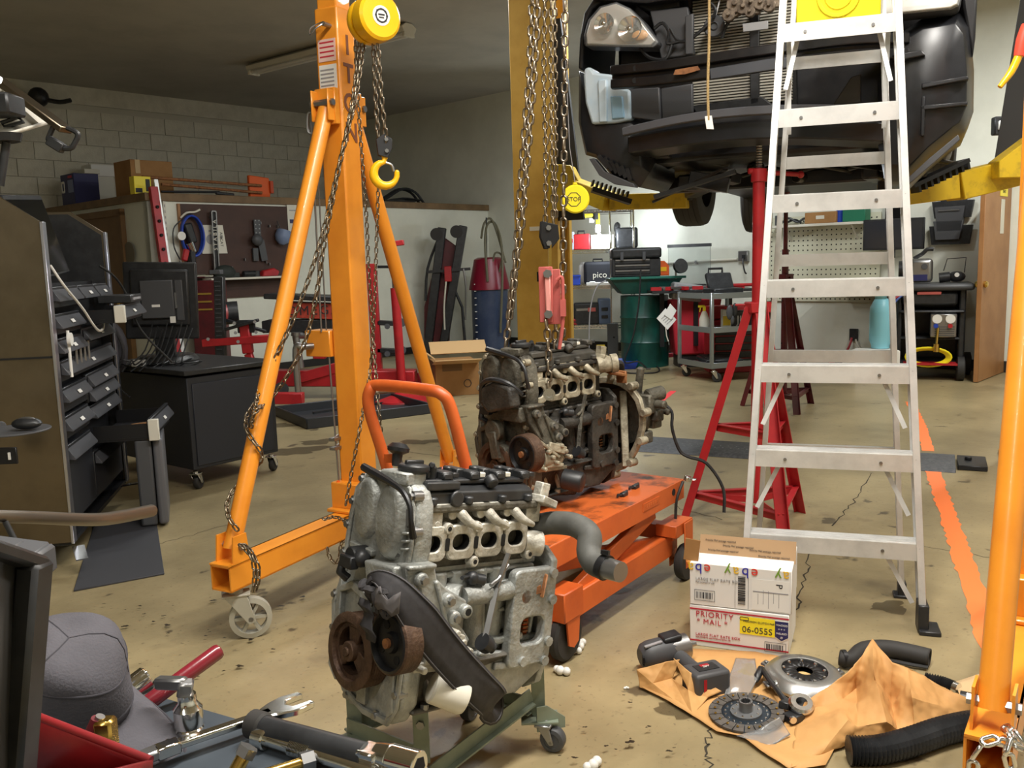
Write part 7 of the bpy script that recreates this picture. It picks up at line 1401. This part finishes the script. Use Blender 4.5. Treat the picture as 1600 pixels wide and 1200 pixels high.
V_ = [(1256, 1098, .05), (1300, 1068, .085), (1335, 1042, .12), (1363, 999, .17), (1395, 1035, .13), (1418, 1045, .12), (1465, 1072, .08), (1522, 1095, .05),
      (1250, 1112, .03), (1310, 1098, .05), (1338, 1075, .05), (1365, 1050, .13), (1392, 1090, .04), (1425, 1090, .10), (1470, 1105, .05), (1520, 1112, .02),
      (1243, 1128, .012), (1325, 1125, .07), (1340, 1135, .055), (1385, 1128, .06), (1400, 1140, .02), (1430, 1138, .03), (1475, 1132, .015), (1510, 1122, .01),
      (1236, 1203, .008), (1280, 1180, .01), (1320, 1162, .01), (1360, 1158, .01), (1395, 1152, .01), (1430, 1145, .01), (1475, 1134, .008), (1510, 1124, .006)]
crumple('right_fold', V_, [(r*8+c, r*8+c+1, r*8+c+9, r*8+c+8) for r in range(3) for c in range(7)], kp, k0, 4, .022)
crumple('far_tuft', [(1415, 1042, .09), (1450, 1060, .04), (1500, 1085, .02), (1412, 1056, .05)], [(0, 1, 3), (1, 2, 3)], kp, k0, 3, .01)
crumple('pale_sheet', [(1492, 1066, .03), (1552, 1046, .05), (1548, 1082, .015), (1526, 1096, .03), (1500, 1088, .03)], [(0, 1, 2, 3, 4)], kp, k0, 2, .008, mat('pale_kraft', (222, 190, 144), .7))
c = W(1166, 1116, z=.02); cdk = T('clutch_disc', 'round clutch friction disc with splined hub lying flat on the kraft paper', 'clutch disc', c, rot=(R_(2), R_(-3), 0))
rd = .105; m_fric = mat('friction', (92, 86, 80), .75, 0, (70, 66, 62), 40)
for k in range(20):
    a0 = k*2*math.pi/20+.02; b = B(); a1 = a0+2*math.pi/20-.035
    n = 5; outer = [(rd*math.cos(a0+(a1-a0)*i/n), rd*math.sin(a0+(a1-a0)*i/n)) for i in range(n+1)]; inner = [(rd*.66*math.cos(a0+(a1-a0)*i/n), rd*.66*math.sin(a0+(a1-a0)*i/n)) for i in range(n, -1, -1)]
    b.prism(outer+inner, .009, None, .003); b.o('friction_pad', m_fric, cdk)
B().lathe([(.0, .0), (rd*.98, 0), (rd*.98, .003), (rd*.64, .004), (rd*.62, .006), (.0, .006)], 40).o('disc_plate', mat('disc_blue_steel', (52, 62, 72), .4, .6), cdk); B().lathe([(rd*.42, .006), (rd*.42, .012), (rd*.2, .013), (0, .013)], 36).o('hub_flange', mat('hub_grey', (110, 112, 114), .5, .4), cdk)
b = B(); 
for k in range(16): b.lathe([(.013 if k % 2 else .0115, z) for z in ()], 4) if False else None
sp = [((.0145 if (i//2) % 2 else .012)*math.cos(i*2*math.pi/48), (.0145 if (i//2) % 2 else .012)*math.sin(i*2*math.pi/48)) for i in range(48)]
b.ringplate(circ(.019, 48), sp, .042, None, .012); b.o('splined_hub', m_steel, cdk)
for r_, n_, m_ in ((.83, 18, m_gold), (.56, 18, m_zinc), (.34, 9, m_zinc)):
    for k in range(n_): B().lathe([(.0038, 0), (.003, .002), (0, .0025)], 8, Matrix.Translation((rd*r_*math.cos(k*6.283/n_), rd*r_*math.sin(k*6.283/n_), .0118 if r_ > .6 else (.006 if r_ > .4 else .0125)))).o('rivet', m_, cdk)
c = W(1256, 1062, z=.03); pp = T('pressure_plate', 'silver clutch pressure plate with dark diaphragm fingers on the kraft paper', 'pressure plate', c, rot=(R_(4), R_(2), 0)); rp_ = .122
B().lathe([(rp_, 0), (rp_, .008), (rp_*.86, .028), (rp_*.6, .036), (rp_*.56, .034), (rp_*.56, .02), (rp_*.8, .0), (rp_, 0)], 48, cap=False).o('cover_ring', mat('stamped_steel', (176, 176, 174), .3, .9), pp)
B().lathe([(0, -.01), (rp_*.92, -.01), (rp_*.92, .004), (0, .004)], 40).o('back_plate', m_blkm, pp)
for k in range(18):
    a_ = k*2*math.pi/18; M = Matrix.Rotation(a_, 4, 'Z'); B().add([(rp_*.56, -.016, .028), (rp_*.56, .016, .028), (rp_*.2, .005, .03), (rp_*.2, -.005, .03)], [(0, 1, 2, 3)], M).o('diaphragm_finger', m_blkm, pp, solid=.002)
B().lathe([(rp_*.19, .012), (rp_*.19, .014), (0, .014)], 24).o('center_disc', mat('tan_center', (214, 180, 120), .6), pp)
for k in range(6): M = Matrix.Rotation(k*1.047+.3, 4, 'Z'); B().box((rp_*1.0, 0, .006), (.03, .03, .008), M).cyl((rp_*1.02, 0, .01), (rp_*1.02, 0, .016), .006, M=M).o('mount_ear', m_steel, pp, .002)
for k in range(9): M = Matrix.Rotation(k*.698, 4, 'Z'); B().lathe([(.006, 0), (.004, .004), (0, .005)], 8, M @ Matrix.Translation((rp_*.5, 0, .03))).o('rivet', m_zinc, pp)
c = W(1252, 1100, z=.05); rf_ = T('release_fork', 'black clutch release fork with white rimmed bearing beside the disc', 'release bearing', c)
MRf = inv(rf_); B().lathe([(.016, -.012), (.032, -.012), (.036, -.006), (.036, .004), (.03, .01), (.016, .01), (.016, -.012)], 32, Matrix.Rotation(.4, 4, 'X'), cap=False).o('bearing', m_zinc, rf_); B().lathe([(.016, -.04), (.03, -.04), (.033, -.012), (.016, -.012)], 28, Matrix.Rotation(.4, 4, 'X')).o('bearing_body', m_blk, rf_)
B().tube([MRf(W(1240, 1110, z=.03)), MRf(W(1215, 1080, z=.05)), MRf(W(1190, 1044, z=.05))], [.012, .008, .009], 8, sm=3).tube([MRf(W(1190, 1044, z=.05)), MRf(W(1184, 1056, z=.04)), MRf(W(1182, 1066, z=.03))], [.012, .012, .006], 8).box(MRf(W(1230, 1100, z=.04)), (.05, .03, .02), rot=(0, .2, .8)).box(MRf(W(1240, 1120, z=.025)), (.05, .04, .02), rot=(0, 0, .5)).o('fork', m_blk, rf_, .003)
B().cyl(MRf(W(1208, 1068, z=.05)), MRf(W(1212, 1066, z=.045)), .008).cyl(MRf(W(1238, 1124, z=.03)), MRf(W(1240, 1126, z=.03)), .01).o('pivot', m_chr, rf_)
def bag(name, label, V, F): t = T(name, label, 'plastic bag', W(V[0][0], V[0][1], z=0)); crumple('film', V, F, t, Vector(t.location), 3, .012, m_bag); return t
bag('parts_bag', 'small clear plastic bag lying between the impact wrench and pressure plate', [(1150, 1028, .02), (1180, 1028, .025), (1184, 1060, .04), (1170, 1088, .02), (1132, 1085, .02), (1140, 1055, .045), (1160, 1056, .05)], [(0, 1, 6), (1, 2, 6), (2, 3, 6), (3, 4, 6), (4, 5, 6), (5, 0, 6)])
bag('clear_film', 'crumpled clear plastic film lying in front of the clutch disc', [(1218, 1120, .06), (1235, 1148, .02), (1205, 1165, .014), (1150, 1150, .014), (1185, 1140, .03), (1196, 1132, .04)], [(0, 1, 5), (5, 1, 4), (1, 2, 4), (2, 3, 4)])
iw = T('impact_wrench', 'dark grey cordless impact wrench lying on the left of the kraft paper', 'impact wrench', W(1060, 1050, z=.012)); MI = inv(iw); P = lambda x, y, z: MI(W(x, y, z=z))
p0, p1 = P(1006, 1026, .055), P(1052, 1014, .065); d = (p1-p0).normalized(); m_tool = mat('tool_grey', (70, 70, 72), .5)
B().tube([p0-d*.012, p0, p0+d*.02, p0.lerp(p1, .6), p1, p1+d*.01], [.028, .042, .047, .047, .042, .036], 18).o('motor_body', m_tool, iw); B().cyl(p1-d*.02, p1+d*.05, .043, .041, n=24).cyl(p1+d*.05, p1+d*.062, .022, .018).o('hammer_case', m_steel, iw, .002); B().cyl(p1+d*.06, p1+d*.08, .009, n=8).o('anvil', m_steel, iw)
up = Vector((0, 0, 1)); B().bar(p0+d*.06+up*.044, p1+d*.02+up*.046, .055, .018).o('rubber_boot', m_blk, iw, .006, 2); B().bar(p0+d*.0+up*.042+Vector((0, -.022, 0)), p0+d*.06+up*.045+Vector((0, -.02, 0)), .012, .004).o('name_strip', m_pgrey, iw)
b = B()
for i in range(5): b.box(p0-d*.006+Vector((.0, -.03, -.01+.006*i)), (.006, .02, .003))
b.o('vent', m_hole, iw)
h0, h1 = P(1058, 1025, .05), P(1100, 1058, .05); B().tube([h0, h0.lerp(h1, .5), h1], [.028, .023, .026], 14).o('handle', m_tool, iw); M = axes(P(1103, 1062, .045), (h1-h0), up)
B().box((.0, .0, 0), (.09, .08, .12), M).o('battery', m_tool, iw, .01, 2); B().box((0, .041, 0), (.04, .002, .07), M).o('battery_badge', m_blk, iw); B().box((-.01, .0425, .0), (.014, .001, .03), M).box((.046, 0, .03), (.001, .05, .01), M).o('red_mark', m_red, iw); text('20V', .014, m_white, iw, axes(P(1103, 1062, .045)+up*.0435, (M.to_3x3() @ Vector((0, 0, -1))), (M.to_3x3() @ Vector((-1, 0, 0)))))
rh = T('rubber_hose_elbow', 'black rubber hose elbow lying on the floor behind the kraft paper', 'hose', W(1380, 1030, z=0)); MH = inv(rh); h_ = lambda x, y, z: MH(W(x, y, z=z))
B().tube([h_(1312, 1028, .03), h_(1330, 1030, .03), h_(1350, 1016, .04), h_(1385, 1014, .04), h_(1420, 1020, .035), h_(1453, 1028, .032)], [.022, .022, .026, .027, .027, .027], 18, sm=4, cap=False).o('hose', m_rub, rh, solid=.004); B().tube([h_(1390, 1032, .012), h_(1420, 1038, .012), h_(1450, 1043, .012)], .006).o('wire', m_blk, rh)
B().lathe([(.0, 0), (.028, 0), (.028, .012), (.0, .012)], 20, axes(h_(1316, 1029, .03), (0, 1, 0), (0, 0, 1))).o('hose_clamp', m_blkm, rh)
ch_ = T('corrugated_hose', 'long black ribbed hose lying in front of the kraft paper', 'hose', W(1430, 1160, z=0)); MH = inv(ch_)
Pp, _ = spline([MH(W(*q, z=.037)) for q in ((1325, 1172), (1370, 1172), (1420, 1160), (1470, 1143), (1520, 1132), (1580, 1128))], 18); n = len(Pp)
B().tube(Pp, [(.038 if i % 2 else .029) for i in range(n)], 16).o('hose', m_blk, ch_, smooth=10)
sb = T('ribbed_boot', 'small ribbed black rubber boot with a white end by the paper', 'boot', W(1470, 1070, z=0)); MH = inv(sb); Pp, _ = spline([MH(W(*q, z=.03)) for q in ((1445, 1060), (1470, 1066), (1490, 1074))], 14)
B().tube(Pp, [(.02 if i % 2 else .014) for i in range(len(Pp))], 14).o('boot', m_blk, sb, smooth=20); B().cyl(MH(W(1490, 1074, z=.03)), MH(W(1498, 1077, z=.03)), .018).o('end_cap', m_zinc, sb)
t = T('black_strut', 'black tube end lying on the floor at the base of the orange post', 'tube', W(1540, 1098, z=0)); MH = inv(t); B().cyl(MH(W(1500, 1092, z=.025)), MH(W(1560, 1104, z=.025)), .024).o('tube', m_blk, t); B().bar(MH(W(1515, 1088, z=.045)), MH(W(1560, 1094, z=.05)), .006, .006).o('rail', m_steel, t)
for i, (x, y, lab) in enumerate(((893, 1016, 'white foam peanut by the table wheel, left of a touching pair'), (908, 1007, 'white foam peanut by the table wheel, right of a touching pair'), (880, 1048, 'white foam peanut lying just below the black table wheel'), (928, 1194, 'white foam peanut at the bottom edge of the photo'), (1555, 924, 'tiny white foam bit on the floor by the orange post'), (978, 1071, 'tiny white foam crumb on open floor left of the kraft paper'))):
    s = .55 if i > 3 else 1.0
    if i == 5: s = .3
    t = T('foam_peanut', lab, 'packing foam', W(x, y+6, z=0), i*1.3, 'foam bits on the floor'); B().ball((-.012*s, 0, .014*s), .014*s, n=10).ball((.008*s, .005*s, .015*s), .015*s, n=10).ball((.024*s, -.002*s, .013*s), .012*s, n=10).o('foam', m_white, t)
# chain on the right A-frame
zc_ = T('zinc_chain', 'shiny zinc chain wrapped around the foot of the orange post', 'chain', W(1570, 1150, D=1.9)); MZ = inv(zc_); LZn = link_mesh('chain_link', .044, .027, .0048, m_zinc)
for pts in ([(1520, 1215, 1.7), (1524, 1180, 1.7), (1545, 1158, 1.69), (1570, 1160, 1.7), (1610, 1172, 1.7)], [(1570, 1136, 1.75), (1580, 1150, 1.7), (1574, 1170, 1.68), (1580, 1200, 1.68)], [(1585, 1142, 1.7), (1600, 1160, 1.68), (1622, 1186, 1.68)]):
    chain([MZ(W(x, y, D=d_)) for x, y, d_ in pts], LZn, .032, zc_)
# ---------------------------------------------------------------- foreground bench
BZ = .70; e0 = W(303, 1102, z=BZ); e1_ = W(640, 1199, z=BZ); ex_ = (e1_-e0).normalized()
bn = T('tool_bench', 'rolling bench with dark rubber mat in the lower left foreground', 'bench', (e0.x, e0.y, 0), math.atan2(ex_.y, ex_.x))
B().box((.05, -.27, BZ-.006), (1.1, .54, .012)).o('rubber_mat', m_mat, bn, .003); B().box((.05, -.27, BZ-.03), (1.12, .56, .035)).o('bench_top', m_dred, bn, .004); B().box((.05, -.27, .25), (1.05, .5, .03)).o('lower_shelf', m_dred, bn, .004)
for x in (-.44, .54):
    for y in (-.04, -.5): B().box((x, y, BZ/2), (.05, .05, BZ-.05)).o('leg', m_dred, bn, .003)
wr = T('combination_wrench', 'long chrome flex head wrench lying across the bench edge', 'wrench', W(330, 1150, z=BZ+.02)); MW = inv(wr); w_ = lambda x, y, z=BZ+.022: MW(W(x, y, z=z))
h = w_(438, 1108); hd = (h-w_(290, 1160)).normalized(); sd = Vector((-hd.y, hd.x, 0))
B().bar(w_(268, 1166), w_(425, 1113), .016, .01).o('shank', m_chr, wr, .003, 2)
M = axes(h-Vector((0, 0, .005)), hd, sd); B().prism([(-.03, -.009), (-.01, -.02), (.012, -.026), (.042, -.02), (.04, -.011), (.014, -.011), (.008, 0), (.014, .011), (.04, .013), (.036, .022), (.012, .026), (-.01, .02), (-.03, .009)], .01, M).o('open_jaw', m_chr, wr, .002)
B().box(w_(262, 1170), (.03, .02, .016), rot=(0, 0, .7)).cyl(w_(258, 1170)+Vector((0, -.012, 0)), w_(258, 1170)+Vector((0, .014, 0)), .007).o('flex_joint', m_chr, wr, .002); B().bar(w_(252, 1172), w_(215, 1188), .022, .014).o('ratchet_end', m_steel, wr, .003)
text('+ CHROME +', .011, m_gry, wr, axes(w_(330, 1144)+Vector((0, 0, .0052)), hd, sd)) if False else None
br_ = T('breaker_bar', 'thick black breaker bar tube lying diagonally on the bench', 'breaker bar', W(480, 1155, z=BZ+.02)); MW = inv(br_); B().cyl(w_(410, 1136), w_(570, 1180), .0155, n=20).o('tube', m_blk, br_); B().cyl(w_(392, 1130), w_(414, 1137), .019, n=20).o('end_collar', m_rub, br_, .003); B().box(w_(580, 1182), (.03, .03, .024), rot=(0, 0, -.5)).o('square_drive', m_chr, br_, .003)
so = T('deep_socket', 'chrome deep socket at the right end of the black bar', 'socket', W(620, 1188, z=BZ+.02)); MW = inv(so); B().cyl(w_(588, 1180), w_(612, 1187), .016, .0195, n=20).cyl(w_(612, 1187), w_(655, 1199), .0195, n=20).o('socket_body', m_chr, so, .001); B().cyl(w_(653, 1198.5), w_(655.5, 1199.2), .013, n=6).o('socket_bore', m_hole, so)
xt = T('extension_bar', 'knurled chrome extension bar lying beside the black breaker bar', 'extension', W(480, 1178, z=BZ+.015)); MW = inv(xt); p0, p1 = w_(400, 1150, BZ+.014), w_(600, 1214, BZ+.014); B().cyl(p0, p1, .0085, n=16).o('shaft', m_chr, xt); B().cyl(p0, p0.lerp(p1, .1), .0145, n=16).o('socket_end', m_chr, xt, .002); b = B()
for i in range(14): b.cyl(p0.lerp(p1, .3+.011*i), p0.lerp(p1, .306+.011*i), .0115, n=16)
K(b.o('knurled_ring', m_chr, xt), 'stuff')
sk = T('socket_adapter', 'chrome swivel socket standing upright beside the cap brim', 'socket', W(297, 1150, z=BZ)); B().lathe([(0, 0), (.019, 0), (.019, .012), (.017, .014), (.019, .016), (.019, .04), (.015, .045), (.012, .05), (.012, .06), (0, .06)], 24).o('socket_body', m_chr, sk); B().box((-.001, 0, .068), (.02, .02, .022), rot=(.1, .2, .3)).bar((0, 0, .075), (-.045, .015, .07), .016, .016).o('universal_joint', m_steel, sk, .003)
rh_ = T('pry_bar_handle', 'dark red round pry bar handle sticking out past the cap', 'pry bar', W(240, 1095, z=BZ+.02)); MW = inv(rh_); p0, p1 = w_(215, 1110, BZ+.012), w_(346, 1014, BZ+.065); B().tube([p0, p0.lerp(p1, .95), p0.lerp(p1, .985), p1], [.0115, .0115, .0095, .004], 16).o('grip', mat('maroon_grip', (120, 28, 40), .3, coat=.3), rh_); B().cyl(p0-(p1-p0).normalized()*.06, p0, .007).o('shaft', m_steel, rh_)
wc = T('chrome_flashlight', 'chrome cylinder lying behind the cap brim', 'torch', W(215, 1075, z=BZ+.03)); MW = inv(wc); B().cyl(w_(180, 1095, BZ+.025), w_(232, 1056, BZ+.045), .017, n=20).o('tube', m_chr, wc, .003)
wk = T('black_ratchet_handle', 'black rubber handle lying between the cap and the red handle', 'ratchet', W(235, 1090, z=BZ+.02)); MW = inv(wk); B().tube([w_(195, 1110, BZ+.014), w_(240, 1082, BZ+.02), w_(249, 1073, BZ+.022)], [.012, .012, .007], 14).o('grip', m_rub, wk)
for (px, py, lab, L) in ((470, 1192, 'brass coloured bolt lying at the bottom edge beside the chrome bar', 1), (382, 1193, 'short brass bolt standing at the bottom edge left of the chrome bar', 0)):
    t = T('brass_bolt', lab, 'bolt', W(px, py, z=BZ+.012))
    if L: B().cyl((-.05, -.03, 0), (.0, .0, 0), .007).o('shank', m_gold, t); B().cyl((.0, 0, 0), (.014, .008, 0), .013, n=6).o('head', m_steel, t)
    else: B().cyl((-.012, -.01, -.01), (0, 0, .01), .009).o('shank', m_gold, t); B().cyl((0, 0, .01), (.006, .004, .02), .013, n=6).o('head', m_steel, t)
# cap
cp = T('baseball_cap', 'dark grey cloth work cap resting on the bench', 'cap', W(150, 1100, z=BZ+.05), 0); MC = inv(cp)
c0 = MC(W(106, 1058, D=1.10)); br = MC(W(214, 1126, D=1.06)); fw_ = (br-c0).normalized(); upv = Vector((-.55, .1, .80)); CMx = axes(c0, fw_, upv.cross(fw_).normalized())      # z = crown axis
n = 48; CS = .76
def crown(t, r, z, i):
    w_ = 1+.03*math.sin(3*t+i*.6)+.02*math.sin(5*t-i)
    return CMx @ Vector((CS*r*1.06*math.cos(t)*w_, CS*r*.92*math.sin(t)*w_, CS*(z+.09*r*math.sin(2*t+i*.7))))
prof = ((.1, -.055), (.101, -.04), (.101, -.02), (.1, .0), (.098, .022), (.095, .044), (.088, .064), (.074, .08), (.052, .088), (.028, .09), (.0, .088))
B().sheet([[crown(2*math.pi*k/n, r, z, i) for k in range(n+1)] for i, (r, z) in enumerate(prof)]).o('crown', m_felt, cp, solid=.002, smooth=60)
m_seam = mat('seam_grey', (60, 58, 64), .9)
for i in (1, 5): B().tube([crown(2*math.pi*k/n, prof[i][0]+.0015, prof[i][1], i) for k in range(n)], .0013, 5, closed=True).o('seam', m_seam, cp)
for t in (.55, 2.6, 4.6): B().tube([crown(t+.04*i, r+.001, z+.001, i) for i, (r, z) in enumerate(prof[4:], 4)], .0011, 5).o('seam', m_seam, cp)
rows = []
for i in range(8):
    q = i/7; rows.append([CMx @ Vector((CS*(.1*math.cos(th_)+q*.145*max(0, math.cos(th_))**.7), CS*.095*math.sin(th_)*(1+.06*q), CS*(-.052-.012*q+.055*math.sin(th_)**2*-.35*q))) for th_ in [R_(-85+170*k/20) for k in range(21)]])
B().sheet(rows).o('brim', m_felt, cp, solid=.004, smooth=60); B().tube([p+CMx.to_3x3() @ Vector((0, 0, .002)) for p in rows[-1]], .0025, 6).o('brim_edge', m_seam, cp)
# red tray, dark panel, tube
m_rtray = mat('tray_red', (128, 24, 28), .4, 0, (104, 20, 24), 6)
rt = T('red_tray', 'red steel tool tray corner at the bottom left edge', 'tray', W(140, 1190, D=.82)); MT = inv(rt); q = lambda x, y, d: MT(W(x, y, D=d))
vs = [q(30, 1108, .86), q(236, 1188, .80), q(236, 1206, .80), q(30, 1230, .86), q(-60, 1300, .70), q(190, 1300, .70), q(150, 1206, .74)]
B().add(vs, [(0, 1, 2, 3)]).o('back_wall', m_rtray, rt, solid=.004); B().add([vs[1], vs[2], q(150, 1240, .7), q(160, 1206, .7)], [(0, 1, 2, 3)]).o('side_wall', m_rtray, rt, solid=.004); B().add([vs[3], vs[2], vs[5], vs[4]], [(0, 1, 2, 3)]).o('floor_plate', m_rtray, rt, solid=.004); B().cyl(vs[0], vs[1], .004).o('rolled_rim', m_rtray, rt)
t = T('fitting', 'brass and dark red fitting standing in the red tray', 'fitting', W(165, 1150, D=.88)); MT = inv(t); B().cyl(MT(W(148, 1146, D=.9)), MT(W(153, 1122, D=.9)), .011, .007).o('dark_cone', m_dred, t); B().box(MT(W(166, 1150, D=.9)), (.02, .02, .04)).o('brass_block', m_gold, t, .003); B().cyl(MT(W(155, 1124, D=.9)), MT(W(157, 1119, D=.9)), .005).o('steel_tip', m_steel, t)
pn = T('side_monitor', 'dark monitor seen edge-on at the lower left photo edge', 'monitor', W(30, 1030, D=.66)); MT = inv(pn); q = lambda x, y, d: MT(W(x, y, D=d))
B().add([q(-60, 838, .60), q(34, 868, .68), q(20, 1215, .66), q(-60, 1215, .58)], [(0, 1, 2, 3)]).o('screen', mat('panel_grey', (58, 56, 54), .6), pn, solid=.004); B().bar(q(54, 876, .68), q(26, 1230, .66), .019, .03, (0, 1, 0)).o('edge_frame', m_blk, pn, .004); B().bar(q(-60, 843, .6), q(60, 882, .69), .02, .012).o('top_frame', m_blk, pn, .003)
tb = T('push_bar', 'dull steel push bar with curved end crossing before the tool cabinet', 'push bar', W(100, 810, D=1.35)); MT = inv(tb); q = lambda x, y, d: MT(W(x, y, D=d))
B().tube([q(-60, 806, 1.1), q(40, 808, 1.2), q(140, 812, 1.4), q(185, 808, 1.6), q(236, 798, 1.85)], [.0085, .009, .0105, .012, .0135], 14, sm=5).o('bar', mat('worn_steel', (112, 104, 94), .35, .8), tb); B().cyl(q(8, 815, 1.15), q(26, 850, 1.15), .004).o('cable', m_blk, tb)
t = T('grey_hub', 'grey bracket above the dark monitor at the left edge', 'bracket', W(35, 870, D=1.05)); MT = inv(t); q = lambda x, y, d: MT(W(x, y, D=d)); B().box(q(20, 868, 1.05), (.07, .05, .03), rot=(0, .2, .1)).box(q(55, 880, 1.05), (.03, .05, .035)).o('bracket', m_gry, t, .004); B().bar(q(-40, 850, 1.05), q(30, 862, 1.05), .03, .02).o('arm', m_gry, t, .003)

# small fasteners and print too small to pick apart singly
for o in bpy.data.objects:
    if o.parent is not None and o.type == 'MESH' and 'kind' not in o.keys():
        nm = o.name.split('.')[0]
        if nm in ('cover_bolt', 'underbody_part', 'flange_boss', 'pan_bolt', 'bracket_bolt', 'bracket_hole', 'bolt_hole', 'injector_boss', 'rivet', 'mast_hole', 'hood_latch', 'wire_loom', 'grip_studs', 'instruction_print', 'plate_print', 'emblem_print', 'cover_rib', 'slot_hole', 'peg_hook', 'hung_driver', 'wooden_handles', 'cable', 'steel_tool', 'red_tool', 'stud', 'level_mark', 'bolt', 'vent_slat', 'vent', 'label_print', 'print', 'radiator_fin', 'tread_groove', 'arm_lock_gear', 'beam_hole', 'pulley_hole', 'block_bolt', 'water_pump', 'gearbox_case', 'wire_shelf', 'reflector', 'tick', 'roller', 'liner_rib', 'jaw', 'splash_bar', 'cable_clamp'): o['kind'] = 'stuff'
